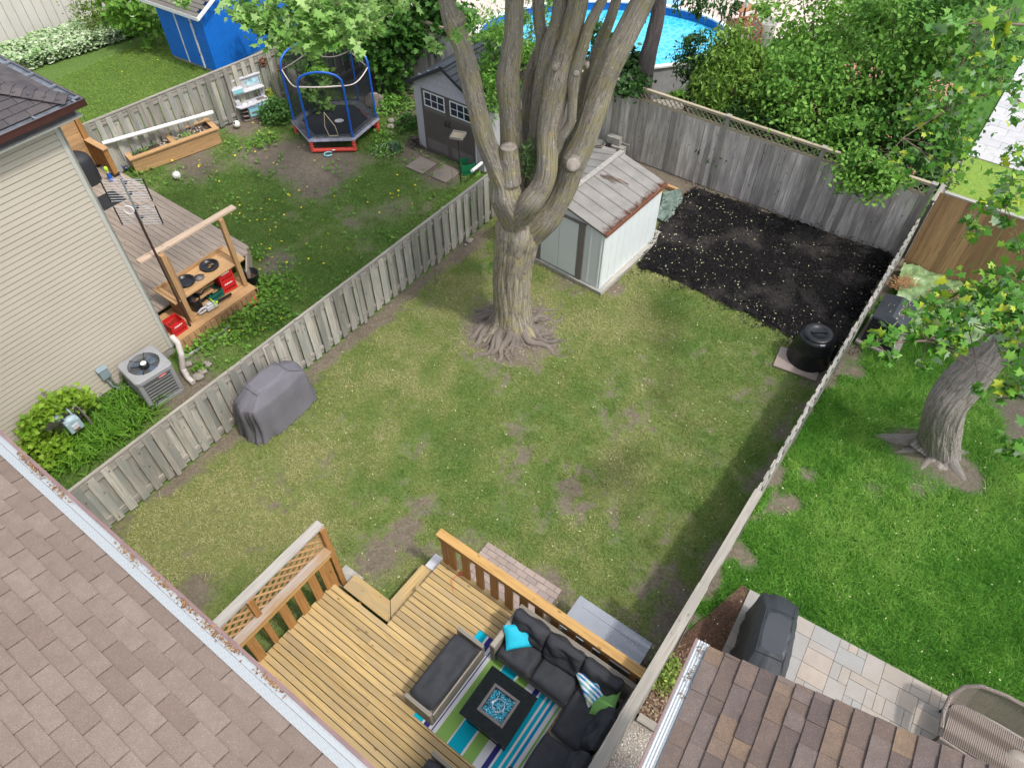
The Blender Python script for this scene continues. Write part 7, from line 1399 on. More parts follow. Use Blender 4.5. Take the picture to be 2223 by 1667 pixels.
# bird feeder
def feeder():
    b = P(1001, 402); h = Zh(993, 296, b); t = thing('bird_feeder', 'square wooden tray bird feeder on a thin dark pole behind the left fence', 'bird feeder', b); mb = MB(); mb.tube([b, Vector((b.x, b.y, h))], .014, 8); mb.build('pole', M['rust'], t); fr = frame((b.x, b.y, h), AN+.35); mb = MB(fr); mb.box(-.15, -.15, 0, .15, .15, .015)
    tr = mb.build('tray', M['w_lat'], t); mb = MB(fr)
    for a in ((-.17, -.17, .17, -.15), (-.17, .15, .17, .17), (-.17, -.15, -.15, .15), (.15, -.15, .17, .15)): mb.box(a[0], a[1], -.01, a[2], a[3], .05)
    mb.build('rim', M['w_cap'], tr)
feeder()
mb = MB(); b = P(985, 412); mb.tube([b, b+Vector((-.01, 0, .6))], .015, 6); mb.build('garden_stake', M['w_cap'], label='thin pale stake standing by the bird feeder pole', cat='stake')
# ------------------------------------------------------------------ air conditioner, meter, downspout
def ac():
    o = P(331, 852); c = [P(262, 862), P(330, 893), P(404, 846)]; an = math.atan2((c[2]-c[1]).y, (c[2]-c[1]).x); cen = (c[1]+c[2])/2+Vector((-math.sin(an), math.cos(an), 0))*.38; t = thing('air_conditioner', 'grey square air conditioner with fan on top beside the beige wall', 'air conditioner', cen, an); fr = frame(cen, an); h = .80; e = .375
    def rr_(e, r=.09, n=6): return [(sx*(e-r)+r*math.cos(math.radians(a0+90*k/n)), sy*(e-r)+r*math.sin(math.radians(a0+90*k/n))) for sx, sy, a0 in ((1, 1, 0), (-1, 1, 90), (-1, -1, 180), (1, -1, 270)) for k in range(n+1)]
    mb = MB(fr); mb.prism(rr_(e-.024), .05, h-.1); mb.build('coil', plain('coil_dark', (.085, .088, .092), .6, .1), t)
    mb = MB(fr); mb.prism(rr_(e), .0, .07); mb.build('base_pan', M['taupe'] if 0 else plain('ac_grey', (.27, .275, .285), .45, .05), t); acg = bpy.data.materials['ac_grey']
    mb = MB(fr); n = 8
    for i in range(n):
        z = .10+i*.078
        for k in range(4):
            m = fr @ Matrix.Rotation(k*math.pi/2, 4, 'Z'); q = MB(m); q.box(-e+.1, -e+.012, z, e-.1, -e+.022, z+.009); nn = len(mb.v); mb.v += q.v; mb.f += [[j+nn for j in f] for f in q.f]; mb.uv += q.uv; mb.sm += q.sm
    mb.build('louvres', plain('louvre_grey', (.27, .275, .28), .45, .05), t)
    for k in range(4): m = fr @ Matrix.Rotation(k*math.pi/2, 4, 'Z'); mb = MB(m); mb.box(e-.105, e-.105, .07, e-.004, e-.004, h-.1); mb.build('corner_post', acg, t, bevel=.04)
    outer = rr_(e+.015, .1); inner = [(.30*math.cos(math.radians(a)), .30*math.sin(math.radians(a))) for sx, a0 in ((1, 0), (-1, 90), (-1, 180), (1, 270)) for a in [a0+90*k/6 for k in range(7)]]; N = len(outer); vs = [(x, y, h-.1) for x, y in outer]+[(x, y, h-.02) for x, y in outer]+[(x*.96, y*.96, h) for x, y in outer]+[(x, y, h+.012) for x, y in inner]+[(x, y, h-.1) for x, y in inner]; fs = [(r_*N+i, r_*N+(i+1) % N, (r_+1)*N+(i+1) % N, (r_+1)*N+i) for r_ in range(4) for i in range(N)]
    mb = MB(fr); mb.add(vs, fs); mb.build('top_cover', acg, t)
    mb = MB(fr)
    for r in (.08, .13, .18, .23, .28): mb.tube([(r*math.cos(a), r*math.sin(a), h+.02) for a in np.linspace(0, 6.283, 30)], .0025, 4, cap=False)
    for k in range(6): a = k*math.pi/3; mb.tube([(.05*math.cos(a), .05*math.sin(a), h+.03), (.31*math.cos(a), .31*math.sin(a), h+.015)], .006, 5)
    mb.build('fan_guard', M['blackm'], t)
    mb = MB(fr); mb.lathe([(0, -.0), (.09, 0), (.09, .06), (.075, .085), (0, .09)], (0, 0, h-.06), 20); mb.build('fan_motor', M['blackp'], t); mb = MB(fr); mb.lathe([(.06, 0), (.05, .012), (0, .016)], (0, 0, h+.03), 20); mb.build('hub_cap', M['white'], t)
    mb = MB(fr)
    for k in range(4):
        a = k*math.pi/2+.5; q = [Vector((r*math.cos(a+da), r*math.sin(a+da), h-.09+dz)) for r, da, dz in ((.08, -.4, 0), (.27, -.42, -.02), (.285, 0, .0), (.27, .38, .04), (.08, .5, .04))]; mb.add([tuple(v) for v in q], [(0, 1, 2, 3, 4)])
    mb.build('fan_blade', plain('blade_blue', (.10, .14, .19), .35), t)
    mb = MB(fr); mb.lathe([(.3, 0), (.0, .001)], (0, 0, h-.3), 24); mb.build('interior', M['blackm'], t)
    bm_ = MB(fr); bm_.blob((.12, -e-.003, .66), (.085, .006, .034), 2, 0); bd = bm_.build('badge', M['red'], t)
    cu = bpy.data.curves.new('lettering', 'FONT'); cu.body = 'bryant'; cu.size = .058; cu.align_x = 'CENTER'; cu.align_y = 'CENTER'; cu.extrude = .001; ob = bpy.data.objects.new('lettering', cu); S.collection.objects.link(ob); cu.materials.append(M['white']); cu.shear = .2
    dg = bpy.context.evaluated_depsgraph_get(); me = bpy.data.meshes.new_from_object(ob.evaluated_get(dg)); bpy.data.objects.remove(ob); tx = bpy.data.objects.new('lettering', me); S.collection.objects.link(tx); tx.parent = bd; tx.matrix_local = Matrix.Translation((.12, -e-.011, .66)) @ Matrix.Rotation(math.pi/2, 4, 'X')
ac()
def wallpt(px, py, off=.03): r_ = Vector(ray(px, py)); C_ = Vector(_C); n = V3; k = (W(0, -11.83+off)-C_).dot(n)/r_.dot(n); return C_+r_*k
def ebox():
    c = wallpt(223, 808); t = thing('electrical_box', 'small grey electrical disconnect box on the beige siding', 'electrical box', c, AN); fr = frame(c, AN); mb = MB(fr); mb.box(-.09, -.08, -.13, .09, .02, .1); mb.build('box', M['conduit'], t, bevel=.01); mb = MB(fr); mb.hexa([Vector(q) for q in ((-.1, -.09, .1), (.1, -.09, .1), (.1, .02, .1), (-.1, .02, .1), (-.1, -.09, .11), (.1, -.09, .11), (.1, .02, .14), (-.1, .02, .14))]); mb.build('cover', M['conduit'], t)
    for dx in (-.03, .04): mb = MB(); p = wallpt(236+dx*60, 838, .05); e = P(283, 848, .35); mb.tube([fr @ Vector((dx, -.04, -.13)), fr @ Vector((dx+.02, -.05, -.35)), fr @ Vector((dx+.12, -.08, -.55)), fr @ Vector((.45+dx, -.25, -.62))], .018, 8); mb.build('conduit', M['conduit'] if dx < 0 else M['alu'], t)
ebox()
def meter():
    c = P(157, 918, .55); t = thing('gas_meter', 'pale blue-grey gas meter among lime leaves by the beige wall', 'gas meter', c, AN+.1); fr = frame(c, AN-math.pi/2+1.2); fr = frame(c, AN); mb = MB(fr); mb.box(-.13, -.08, -.17, .13, .08, .1); mb.blob((0, 0, .09), (.14, .09, .09), 2, .05); mb.build('body', M['gasm'], t, bevel=.03); mb = MB(fr); mb.box(-.06, -.1, -.08, .06, -.081, .02); mb.build('dial_plate', M['lgrey'], t); mb = MB(fr); mb.box(-.05, -.103, -.13, .05, -.09, -.095); mb.build('number_plate', plain('brown_plate', (.16, .08, .06), .6), t)
    for x in (-.08, .08): mb = MB(fr); mb.tube([(x, 0, .1), (x, .0, .22), (x, .1, .26), (x, .2, .26)], .02, 8); mb.build('pipe', M['conduit'], t)
    mb = MB(fr); mb.lathe([(.06, 0), (.07, .03), (.05, .07), (0, .08)], (-.14, .06, .2), 14); mb.build('regulator', M['conduit'], t); mb = MB(fr); mb.tube([(.14, .02, .24), (.22, .06, .3), (.26, .04, -.1), (.26, .04, -.5)], .022, 8); mb.build('riser', M['greymetal'], t)
meter()
mb = MB(); pts = [P(372, 730, .9), P(386, 745, .8), P(394, 770, .6), P(397, 800, .25), P(408, 820, .07), P(421, 832, .05)]; k = []
for i in range(len(pts)-1):
    for j in range(10): k.append(pts[i].lerp(pts[i+1], j/10))
mb.tube(k, [.055+.008*(i % 2) if i < 36 else .056 for i in range(len(k))], 14); mb.build('corrugated_downspout', M['lgrey'] if 0 else plain('cream_hose', (.48, .44, .41), .6), label='cream corrugated drain hose running from the house corner to the fence', cat='drain hose')
# ------------------------------------------------------------------ compost bins, tarps, blocks
def bin1():
    c = P(1752, 778); t = thing('compost_bin', 'round black compost bin with lid at the corner of the soil bed', 'compost bin', c); mb = MB(Matrix.Translation(c)); mb.lathe([(.43, 0), (.435, .02), (.415, .15), (.39, .4), (.395, .41), (.385, .43), (.355, .66), (.36, .69), (.30, .72), (.28, .74)], (0, 0, 0), 40); mb.build('body', M['blackp'], t)
    mb = MB(Matrix.Translation(c)); mb.lathe([(.30, .735), (.30, .755), (.27, .775), (.18, .785), (.17, .77), (.05, .775), (0, .775)], (0, 0, 0), 36); mb.box(-.15, -.02, .775, .15, .02, .8); mb.build('lid', M['blackp'], t); mb = MB(Matrix.Translation(c)); mb.box(-.05, -.335, .69, .04, -.30, .73); mb.build('latch', M['alu'], t)
    for a in (-2.2, -1.45, -.8): mb = MB(frame(c, a)); mb.box(.40, -.03, .12, .425, .03, .2); mb.build('vent', M['blackm'], t)
    mb = MB(frame(P(1738, 792), -.5)); mb.box(-.5, -.32, -.01, .38, .3, .035); mb.build('paving_slab', M['pav'], label='pinkish slab under the round compost bin', cat='paving slab')
bin1()
def bin2():
    a, b = P(1866, 742), P(1916, 764); an = math.atan2((b-a).y, (b-a).x); L = .60; Dp = .8; t = thing('compost_bin', 'square slatted black compost bin with pitched lid beside the green tarp', 'compost bin', a, an); fr = frame(a, an); fr = fr @ Matrix.Translation((.02, 0, 0)); H_ = .78; mb = MB(fr); mb.box(.02, .02, .08, L-.02, Dp-.02, H_-.06); mb.build('core', M['blackm'], t); mb = MB(fr); z = .08
    while z < H_-.08: mb.hexa([Vector(q) for q in ((-.02, -.02, z), (L+.02, -.02, z), (L+.02, Dp+.02, z), (-.02, Dp+.02, z), (0, 0, z+.06), (L, 0, z+.06), (L, Dp, z+.06), (0, Dp, z+.06))]); z += .09
    mb.build('slats', M['blackp'], t); mb = MB(fr); mb.add([(-.04, -.04, H_-.05), (L+.04, -.04, H_-.05), (L+.04, Dp+.04, H_-.05), (-.04, Dp+.04, H_-.05), (-.04, -.04, H_), (L+.04, -.04, H_), (L+.04, Dp+.04, H_), (-.04, Dp+.04, H_), (L/2, .05, H_+.14), (L/2, Dp-.05, H_+.14)], [(3, 2, 1, 0), (0, 1, 5, 4), (1, 2, 6, 5), (2, 3, 7, 6), (3, 0, 4, 7), (4, 5, 8), (5, 6, 9, 8), (6, 7, 9), (7, 4, 8, 9)]); ld = mb.build('lid', plain('lid_black', (.035, .04, .05), .35), t, bevel=.01)
    pts = [fr @ Vector((L*.62+random.gauss(0, .08), Dp*.5+random.gauss(0, .14), H_+.11)) for _ in range(110)]; scatter('seed_litter', pts, .05, SPRAY, leafmat('dry_seed', [(.25, .22, .12), (.4, .37, .25)], .1), ld, up=.8)
    mb = MB(fr); mb.box(-.1, -.1, 0, L+.15, Dp+.1, .075); mb.build('plinth', M['w_cap'], t)
bin2()
def drape(name, label, poly, z, mat, amp, fr_, cat, seed=0, st=.06, lift=None):
    A = np.array([p[:2] for p in poly]); lo, hi = A.min(0), A.max(0); nx, ny = max(3, int((hi[0]-lo[0])/st)), max(3, int((hi[1]-lo[1])/st)); X, Y = np.meshgrid(np.linspace(lo[0], hi[0], nx), np.linspace(lo[1], hi[1], ny)); r = 1-np.abs(2*fbm(X*1., Y*1., fr_, seed, 4)-1)
    ins = inpoly(X+.1*(fbm(X, Y, 3, seed+5)-.5), Y+.1*(fbm(X, Y, 3, seed+6)-.5), [tuple(p[:2]) for p in poly]); Zz = z+amp*(r-.5)*2+amp*.6*(fbm(X, Y, fr_*.4, seed+9)-.5)*2
    if lift is not None: Zz += lift(X, Y)
    Zz = np.maximum(Zz, .015); i = np.arange(nx*ny).reshape(ny, nx); k = ins[:-1, :-1]; Fq = np.stack([i[:-1, :-1], i[:-1, 1:], i[1:, 1:], i[1:, :-1]], -1)[k]; V = np.stack([X, Y, Zz], -1).reshape(-1, 3); us = np.unique(Fq); mp_ = -np.ones(len(V), int); mp_[us] = np.arange(len(us)); V = V[us]; Fq = mp_[Fq]
    c = V.mean(0); c[2] = 0; me = bpy.data.meshes.new(name); me.from_pydata((V-c).tolist(), [], Fq.tolist()); me.polygons.foreach_set('use_smooth', [True]*len(me.polygons)); me.materials.append(mat); o = bpy.data.objects.new(name, me); S.collection.objects.link(o); o.location = c; return tag(o, label, cat)
tp = [P(1950, 590), P(2040, 605), P(2150, 650), P(2300, 700), P(2290, 790), P(2160, 780), P(2070, 770), P(1985, 745), P(1935, 700), P(1938, 640)]; EXCL.append([tuple(p[:2]) for p in tp])
drape('green_tarp', 'crumpled pale green tarp spread below the brown cedar fence', tp, .17, M['green_tarp'], .10, 2.6, 'tarp', 3, .03)
pts = [P(1960+random.gauss(0, 14), 612+random.gauss(0, 7), .32) for _ in range(240)]+[P(2050+random.gauss(0, 22), 640+random.gauss(0, 7), .32) for _ in range(260)]; scatter('leaf_debris', pts, .06, DIA, M['litter'], label='brown leaf debris lying on the green tarp', cat='leaf litter', kind='stuff', up=.85)
tt = [P(1440, 425), P(1475, 418), P(1480, 440), P(1462, 470), P(1440, 490), P(1425, 478), P(1432, 450)]; drape('teal_tarp', 'rumpled teal-grey tarp between the white shed and the soil bed', tt, .06, M['teal_tarp'], .09, 4., 'tarp', 9, .025)
def blocks():
    for i, (px, py, z, an) in enumerate(((1340, 345, 0, .2), (1352, 335, 0, .2), (1340, 345, .2, .2), (1352, 336, .2, .25), (1330, 338, .4, .2), (1345, 330, .4, .2), (1318, 352, .2, .4), (1325, 345, .0, .4))):
        c = P(px, py, 0); m = frame((c.x, c.y, z), AN-math.pi/2+an*.3); mb = MB(m)
        for a in ((-.19, -.09, .19, -.055), (-.19, .055, .19, .09), (-.19, -.053, -.155, .053), (.155, -.053, .19, .053), (-.018, -.053, .018, .053)): mb.box(a[0], a[1], .003, a[2], a[3], .19)
        mb.box(-.153, -.053, .1, -.02, .053, .185); mb.box(.02, -.053, .1, .153, .053, .185); mb.build('concrete_block', M['concrete'], label='grey concrete block in the pile behind the white shed', cat='block', group='concrete blocks behind the white shed')
blocks()
bucket(P(1296, 335, 0), .2, .35, M['concrete'], 'grey pot beside the concrete blocks behind the white shed', M['soil'], 'plant_pot')
mb = MB(); mb.beam(P(1400, 385, .05), P(1475, 415, .05), .09, .09); mb.build('landscape_timber', M['w_new'], label='long brown timber on the ground along the back fence', cat='timber')
mb = MB(); mb.beam(P(1445, 505, .06), P(1432, 520, .06), .12, .08); mb.build('timber_block', M['w_cap'], label='pale timber block at the back corner of the shed platform', cat='timber')
# ------------------------------------------------------------------ pool and what stands round it
def pool():
    c = Vector((2.9, 22.9, 0)); t = thing('swimming_pool', 'blue above-ground swimming pool beyond the lattice fence', 'pool', c); n = 64; rx, ry, h = 4.0, 2.45, 1.2
    def ring(k, z): return [(c.x+(rx+k)*math.cos(a), c.y+(ry+k)*math.sin(a), z) for a in np.linspace(0, 2*math.pi, n, endpoint=False)]
    mb = MB(); vs = ring(0, 0)+ring(0, h); mb.add(vs, [(i, (i+1) % n, n+(i+1) % n, n+i) for i in range(n)]); mb.build('outer_wall', plain('pool_wall', (.3, .3, .31), .5), t)
    mb = MB(); vs = ring(-.05, .3)+ring(-.05, h); mb.add(vs, [(n+i, n+(i+1) % n, (i+1) % n, i) for i in range(n)]); g = G('pool_liner'); g.fin(g.ramp(g.noise(g.coord('Object'), 4), [(.3, (.0, .10, .42)), (.7, (.01, .16, .5))]), .35); mb.build('liner', g.m, t)
    mb = MB(); vs = ring(-.1, h+.02)+ring(.06, h+.02)+ring(.06, h-.03)+ring(-.1, h-.03); mb.add(vs, [(r_*n+i, r_*n+(i+1) % n, ((r_+1) % 4)*n+(i+1) % n, ((r_+1) % 4)*n+i) for r_ in range(4) for i in range(n)]); mb.build('rim', M['white'], t)
    mb = MB(); vs = ring(-.055, h-.28); mb.add(vs, [tuple(range(n))]); g = G('pool_water'); v = g.coord('Object'); vo = g.n('ShaderNodeTexVoronoi', feature='DISTANCE_TO_EDGE'); vo.inputs['Scale'].default_value = 5; nz = g.n('ShaderNodeTexNoise'); nz.inputs['Scale'].default_value = 2; g.l(v, nz.inputs[0]); mx = g.mix(.25, v, nz.outputs[1]); g.l(mx, vo.inputs[0]); col = g.ramp(vo.outputs[0], [(.0, (.12, .55, .75)), (.12, (.045, .43, .68)), (.4, (.03, .38, .65))]); g.bump(g.noise(v, 5, 3), .3, .05); m = g.fin(col, .08, 0, .5); mb.build('water', m, t)  # pale web in the water colour is painted caustic light
    mb = MB(); a = P(1478, 10, h-.1); mb.beam(a, a+Vector((-.8, .25, 0)), .5, .06); mb.build('pool_steps', plain('pool_step', (.25, .45, .75), .4), t)
pool()
slabs('pool_surround', frame(Vector((4.2, 19.9, 0)), 0), 2., .6, (.9, .6), M['slab'], .25, '', th=.25)
def octa():
    c = P(1617, 80, .9); t = thing('octagonal_screen', 'brown octagonal lattice panel standing by the pool', 'lattice panel', (c.x, c.y, 0)); fr = frame(c, .25) @ Matrix.Rotation(math.radians(80), 4, 'X'); R = .62; n = 8; V = [Vector((R*math.cos(math.radians(22.5+45*k)), R*math.sin(math.radians(22.5+45*k)), 0)) for k in range(8)]; mb = MB(fr)
    for k in range(8): mb.beam(V[k], V[(k+1) % 8], .05, .06, up=(0, 0, 1))
    for s in (-1, 1):
        for i in range(-4, 5):
            d = i*.14; L = math.sqrt(max(0, (R*.93)**2-d*d)); u = Vector((1, s, 0)).normalized(); w_ = Vector((-u.y, u.x, 0)); mb.beam(w_*d-u*L+Vector((0, 0, s*.008)), w_*d+u*L+Vector((0, 0, s*.008)), .035, .012, up=(0, 0, 1))
    mb.build('lattice', wood('brown_stain', (.25, .12, .06), (.17, .08, .04)), t); mb = MB(); mb.tube([(c.x, c.y, 0), (c.x, c.y, .35)], .05, 8); mb.build('post', M['w_cedar'], t)
octa()
def lantern():
    b = P(1605, 75, 0); t = thing('garden_lantern', 'white lantern post with teal cap before the octagonal lattice', 'lantern', b); m = Matrix.Translation(b); h = .9; mb = MB(m); mb.tube([(0, 0, 0), (0, 0, h)], .03, 8); mb.build('post', M['blackm'], t); mb = MB(m); mb.lathe([(.05, h), (.07, h+.02), (.07, h+.3), (.05, h+.32)], (0, 0, 0), 12); mb.build('glass', M['white'], t); mb = MB(m); mb.lathe([(.1, h+.32), (.06, h+.38), (.06, h+.42), (0, h+.45)], (0, 0, 0), 12); mb.build('cap', plain('teal_cap', (.05, .25, .3), .4), t)
lantern()
mb = MB(); c = P(1650, 95, 0); mb.lathe([(.3, 0), (.36, .3), (.38, .75), (.33, .8), (.3, .7), (0, .68)], c, 24); mb.build('stone_urn', M['concrete'], label='large pale stone urn beside the octagonal lattice', cat='urn', origin=tuple(c))
mb = MB(frame(P(1615, 18, .6), .5)); mb.box(-.4, -.3, 0, .4, .3, .04)
for a in range(5): mb.box(-.4+.17*a, -.3, -.5, -.3+.17*a, .3, -.45)
for x, y in ((-.36, -.26), (.36, -.26), (.36, .26), (-.36, .26)): mb.box(x-.03, y-.03, -.6, x+.03, y+.03, 0)
mb.build('planter_stand', wood('orange_stain', (.33, .16, .08), (.22, .1, .05)), label='brown wooden planter stand above the lantern at the top edge', cat='stand')
hostas('planter_plant', 'spiky light green plant behind the octagonal lattice', P(1650, 40, .6), (.4, .3), 120, .3, L_brt, SPRAY, h=.6)
# ------------------------------------------------------------------ wicker loveseat and side table
def loveseat():
    p0 = P(2062, 1545, .45); p1 = P(2220, 1640, .45); an = math.atan2((p1-p0).y, (p1-p0).x); o = P(2034, 1597, .42); o = Vector((o.x, o.y, .04)); t = thing('wicker_loveseat', 'brown wicker loveseat with curved back on the stone patio', 'loveseat', o, an); fr = frame(o, an); L = 1.35; Dp = .62
    mb = MB(fr); nx = 48
    for i in range(nx): x0, x1 = .06+(L-.12)*i/nx, .06+(L-.12)*(i+.72)/nx; mb.hexa([Vector(q) for q in ((x0, .02, .38), (x1, .02, .38), (x1, Dp+.04, .36), (x0, Dp+.04, .36), (x0, .02, .40), (x1, .02, .40), (x1, Dp+.04, .38), (x0, Dp+.04, .38))])
    mb.build('seat', M['wick2'], t)
    path = [(.0, -.02), (-.03, .2), (-.02, .42), (.06, .56), (.2, .63), (.45, .66), (.7, .665), (.95, .66), (L-.2, .63), (L-.06, .56), (L+.02, .42), (L+.03, .2), (L, -.02)]; hs = [.62, .63, .68, .8, .9, .95, .96, .95, .9, .8, .68, .63, .62]
    fine = []
    for i in range(len(path)-1):
        for j in range(10): f = j/10; fine.append((path[i][0]+(path[i+1][0]-path[i][0])*f, path[i][1]+(path[i+1][1]-path[i][1])*f, hs[i]+(hs[i+1]-hs[i])*f))
    mb = MB(fr)
    for i in range(0, len(fine)-1):
        (x0, y0, h0), (x1, y1, h1) = fine[i], fine[i+1]; f = .86; xm, ym, hm = x0+(x1-x0)*f, y0+(y1-y0)*f, h0+(h1-h0)*f; k = .93; cx_ = L/2
        def tl(x, y, z, top): s = 1.08 if top else 1.; return (cx_+(x-cx_)*s, y*(1.1 if top else 1.)+(.04 if top else 0), z)
        mb.add([tl(x0, y0, .4, 0), tl(xm, ym, .4, 0), tl(xm, ym, hm, 1), tl(x0, y0, h0, 1)], [(0, 1, 2, 3), (3, 2, 1, 0)] if 0 else [(0, 1, 2, 3)])
    for z in (.55, .7): pass
    mb.build('back', M['wick2'], t)
    mb = MB(fr); mb.tube([((L/2)+(x-L/2)*1.08, y*1.1+.04, h) for x, y, h in fine], .03, 8); mb.tube([(.03, 0, .38), (L/2, -.02, .38), (L-.03, 0, .38)], .025, 8); mb.build('rim', M['wick2'], t)
    for x, y in ((.04, .02), (L-.04, .02), (.06, Dp-.05), (L-.06, Dp-.05)): mb = MB(fr); mb.tube([(x, y, 0), (x, y, .4)], .022, 8); mb.build('leg', plain('dark_leg', (.04, .03, .03), .5), t)
    o2 = P(2215, 1655, .45); t2 = thing('side_table', 'small round-topped beige table beside the wicker loveseat', 'side table', (o2.x, o2.y, .04)); mb = MB(Matrix.Translation((o2.x, o2.y, 0))); mb.lathe([(0, .4), (.17, .4), (.17, .43), (0, .43)], (0, 0, 0), 24); mb.build('tabletop', M['slab'], t2); mb = MB(Matrix.Translation((o2.x, o2.y, 0)))
    mb.lathe([(.02, .04), (.02, .4)], (0, 0, 0), 8); mb.lathe([(.12, .04), (.12, .06), (0, .06)], (0, 0, 0), 16); mb.build('pedestal', M['blackm'], t2)
loveseat()
# right-hand rim objects
mb = MB(); mb.blob(P(2232, 842, .15), (.2, .2, .2), 3, .05); mb.build('grey_dome', M['lgrey'], label='pale grey domed object half hidden by leaves at the right edge', cat='dome')
# ------------------------------------------------------------------ grass, weeds, fallen petals
BL1 = blade_mat('lawn_blade', [(.07, .185, .028), (.13, .245, .045), (.205, .30, .07), (.31, .35, .115), (.5, .47, .25)])
BL2 = blade_mat('lush_blade', [(.035, .135, .015), (.08, .25, .025), (.16, .37, .05), (.31, .5, .11)])
BL3 = blade_mat('yard_blade', [(.055, .155, .024), (.11, .235, .04), (.18, .3, .065), (.31, .38, .13)])
EXCL += [[tuple(W(a, b)[:2]) for a, b in ((-.1, -5.2), (2.35, -5.2), (2.35, -4.05), (3.62, -4.05), (3.62, -.4), (-.1, -.4))],
         [tuple(P(1299, 640)[:2]), tuple(P(1430, 525)[:2]), tuple(P(1300, 400)[:2]), tuple(P(1160, 560)[:2])], [tuple(P(912, 318)[:2]), tuple(P(1052, 378)[:2]), tuple(W(15.6, -9.6)[:2]), tuple(W(15.6, -12.4)[:2])]]
EXCL.append([tuple(W(a, b)[:2]) for a, b in ((4.1, -11.7), (6.6, -11.7), (6.6, -12.9), (4.1, -19))])
e0, e1 = P(282, 386), P(534, 532); EXCL.append([tuple(e0[:2]), tuple(e1[:2]), tuple(P(534, 590)[:2]), tuple(W(4.1, -12)[:2]), tuple(W(4.1, -18)[:2])])
blades('patchy_lawn', [W(0, -9.2), W(16.2, -9.2), W(16.2, -.45), W(0, -.45)], 3400, .02, .055, .011, BL1, 'patchy yellowish lawn grass around the big tree', lean=1., bmax=.75)
blades('lush_lawn', [W(2.5, -.38), W(16.2, -.38), W(16.2, 9), W(2.5, 9)], 3600, .05, .12, .013, BL2, 'lush deep green lawn grass right of the fence', lean=.9, bmax=.7)
blades('side_lawn', [W(0, -9.3), W(15.6, -9.3), W(15.6, -17.7), W(4, -18.6), W(4, -11.9), W(0, -11.8)], 2300, .03, .08, .013, BL3, 'rough green grass around the trampoline and bare dirt', lean=1., bmax=.7)
blades('far_lawn', [W(4, -19), W(15.5, -18), W(15.5, -25), W(4, -25)], 1300, .03, .08, .016, blade_mat('sunny_blade', [(.07, .17, .02), (.15, .27, .04), (.27, .38, .08)]), 'sunny green grass beyond the far board fence', lean=1.)
M['brightgrass'] = plain('bright_grass', (.15, .24, .03), .9, .2, 12, bump=.6)
sheet('bright_lawn', [P(2085, 330), P(2300, 375), P(2330, 520), P(2040, 415)], .02, M['brightgrass'])
# weeds: broad low rosettes
wp = []
for _ in range(1000):
    a, b = random.uniform(4, 15), random.uniform(-17.6, -9.5); p = W(a, b); n = noise.noise(Vector((p.x*.8, p.y*.8, 3)))
    if n > -.05 or b > -11.: wp.append(p)
q = []
for p in wp:
    if b and not any(inpoly(np.array([p.x]), np.array([p.y]), e)[0] for e in EXCL[-2:]):
        for _ in range(3): q.append((p.x+random.gauss(0, .04), p.y+random.gauss(0, .04), random.uniform(.03, .09)))
scatter('weeds', q, .075, OVAL, L_sm, label='broad-leaved weeds scattered through the side yard grass', cat='weeds', kind='stuff', up=.6)
q = []
for px, py, r, n in ((480, 690, .35, 150), (545, 690, .4, 200), (600, 620, .5, 240), (560, 640, .4, 160), (450, 740, .3, 120), (520, 730, .3, 110), (600, 680, .35, 130), (400, 770, .12, 50), (440, 800, .12, 40), (850, 190, .6, 200), (830, 300, .4, 120), (560, 560, .25, 60), (300, 375, .2, 60), (580, 305, .3, 90), (560, 320, .3, 80)):
    c = P(px, py)
    for _ in range(n): q.append((c.x+random.gauss(0, r*.6), c.y+random.gauss(0, r*.6), random.uniform(.04, .16)))
scatter('weed_patch', q, .09, OVAL, L_brt, label='taller leafy weeds along the inner side of the left fence', cat='weeds', kind='stuff', up=.55)
fl = leafmat('dandelion_yellow', [(.75, .6, .01), (.8, .7, .03)], .1); q = []
for cx_, cy, r, n in ((560, 430, 1.2, 34), (590, 500, .8, 30), (690, 300, .8, 6), (560, 290, .35, 12), (520, 330, .5, 8), (430, 350, .5, 9), (370, 455, .5, 5), (570, 560, .5, 16), (545, 730, .4, 8), (820, 420, .9, 16), (900, 380, .8, 8), (700, 500, 1., 12), (620, 370, .8, 6), (600, 700, .3, 6), (300, 130, 1.2, 7), (240, 170, .8, 4)):
    c = P(cx_, cy)
    for _ in range(max(2, int(n*.6))): q.append((c.x+random.gauss(0, r*.7), c.y+random.gauss(0, r*.7), .09))
q = [p for p in q if not any(inpoly(np.array([p[0]]), np.array([p[1]]), e)[0] for e in EXCL)]
def discs(name, pts, r, mat, label, cat, el=1., flat=.9):
    V = []
    for p in pts:
        t0 = random.uniform(0, 6.28); s = r*random.uniform(.6, 1.3); e = [(s*math.cos(k*math.pi/3), s*el*math.sin(k*math.pi/3)) for k in range(6)]; tx, ty = random.uniform(-.3, .3), random.uniform(-.3, .3)
        for x, y in e: X, Y = x*math.cos(t0)-y*math.sin(t0), x*math.sin(t0)+y*math.cos(t0); V.append((p[0]+X, p[1]+Y, p[2]+tx*X+ty*Y))
    return np_obj(name, np.array(V), 6, mat, label=label, cat=cat, kind='stuff')
discs('dandelions', q, .024, fl, 'tiny yellow dandelions dotted over the side yard', 'flowers')
kp = leafmat('samara_cream', [(.45, .46, .22), (.6, .6, .3), (.7, .68, .45)], .1); q = []
A = np.array([p[:2] for p in BED]); 
while len(q) < 300:
    x, y = random.uniform(A[:, 0].min(), A[:, 0].max()), random.uniform(A[:, 1].min(), A[:, 1].max())
    if inpoly(np.array([x]), np.array([y]), [tuple(p) for p in BED])[0] and random.random() < (.95 if x < 5.6 else .35): q.append((x, y, .145))
q2_ = []
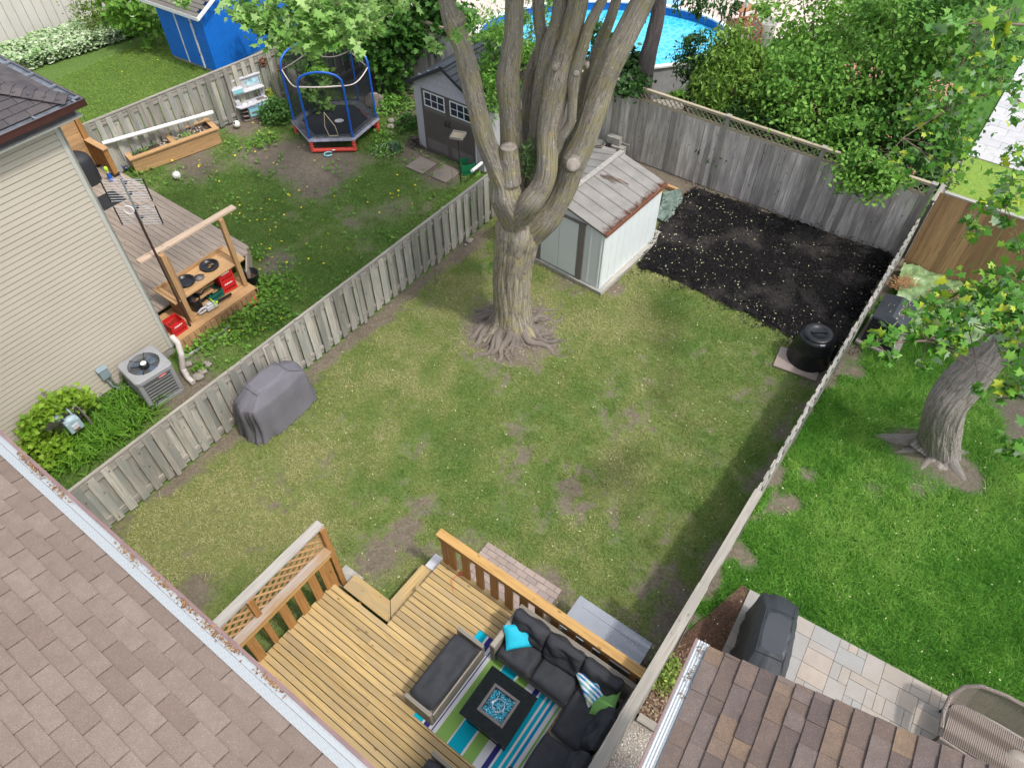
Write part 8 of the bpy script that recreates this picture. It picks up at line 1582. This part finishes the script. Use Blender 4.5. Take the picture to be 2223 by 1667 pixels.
while len(q2_) < 5200:
    x, y = random.uniform(A[:, 0].min()-.2, A[:, 0].max()+.2), random.uniform(A[:, 1].min()-.2, A[:, 1].max()+.2); i_ = inpoly(np.array([x]), np.array([y]), [tuple(p) for p in BED])[0]
    if i_ and random.random() < .8: q2_.append((x, y, .12+random.uniform(-.02, .05)))
    elif not i_ and y < 12.9 and any(math.hypot(x-px_, y-py_) < .35 for px_, py_ in BED) or (not i_ and random.random() < .0): q2_.append((x, y, .02))
scatter('soil_clods', q2_, .045, OVAL, leafmat('soil_crumb', [(.006, .006, .006), (.02, .018, .018), (.05, .042, .038)], .0), label='loose crumbs of black soil over the bed and its edge', cat='soil', kind='stuff', up=.3)
discs('fallen_seeds', q, .022, kp, 'pale maple seeds scattered on the black soil bed', 'seeds', .32)
q = [tuple(W(random.uniform(2.6, 15.8), random.uniform(-9.1, -.5), .05)) for _ in range(700)]+[tuple(W(random.uniform(3, 12), random.uniform(-.3, 8), .11)) for _ in range(260)]+[tuple(W(random.uniform(2.6, 4.9), random.uniform(-.3, .8), .03)) for _ in range(90)]
q = [p for p in q if not any(inpoly(np.array([p[0]]), np.array([p[1]]), [tuple(z[:2]) for z in e])[0] for e in EXCL[:2])]
discs('lawn_litter', q, .016, kp, 'pale seeds and petals scattered over the lawns and mulch', 'seeds', .4)
pb = MB()
for i in range(6500):
    a, b = random.uniform(.3, AE-.04), random.uniform(-.34, 1.1); s = random.uniform(.007, .015); p = W(a, b, .028); u = [Vector((random.uniform(-1, 1), random.uniform(-1, 1), 0)) for _ in range(2)]; t0 = random.uniform(0, 6.28)
    pb.add([tuple(p+Vector((s*math.cos(t0+k*1.257)*random.uniform(.7, 1.2), s*math.sin(t0+k*1.257)*random.uniform(.7, 1.2), random.uniform(-.002, .006)))) for k in range(5)]+[tuple(p+Vector((0, 0, s*.7)))], [(0, 1, 5), (1, 2, 5), (2, 3, 5), (3, 4, 5), (4, 0, 5)])
g = G('pebble'); r = g.island(); pb.build('pebbles', g.fin(g.ramp(r, [(0, (.2, .17, .14)), (.4, (.4, .35, .3)), (.7, (.5, .47, .44)), (1, (.68, .66, .62))]), .7), label='small pebbles in the strip beside the ribbed gutter', cat='pebbles', kind='stuff')
cp_ = leafmat('mulch_chip', [(.07, .035, .02), (.12, .065, .04), (.2, .12, .08), (.3, .24, .16)], .05); q = [tuple(W(random.uniform(2.6, 4.9), random.uniform(-.34, 1.1), random.uniform(.02, .04))) for _ in range(3800)]; q = [p for p in q if inpoly(np.array([p[0]]), np.array([p[1]]), [tuple(z[:2]) for z in mp])[0]]
scatter('bark_chips', q, .045, DIA, cp_, label='bark mulch chips between the tall fence and the patio', cat='mulch', kind='stuff', up=.8)
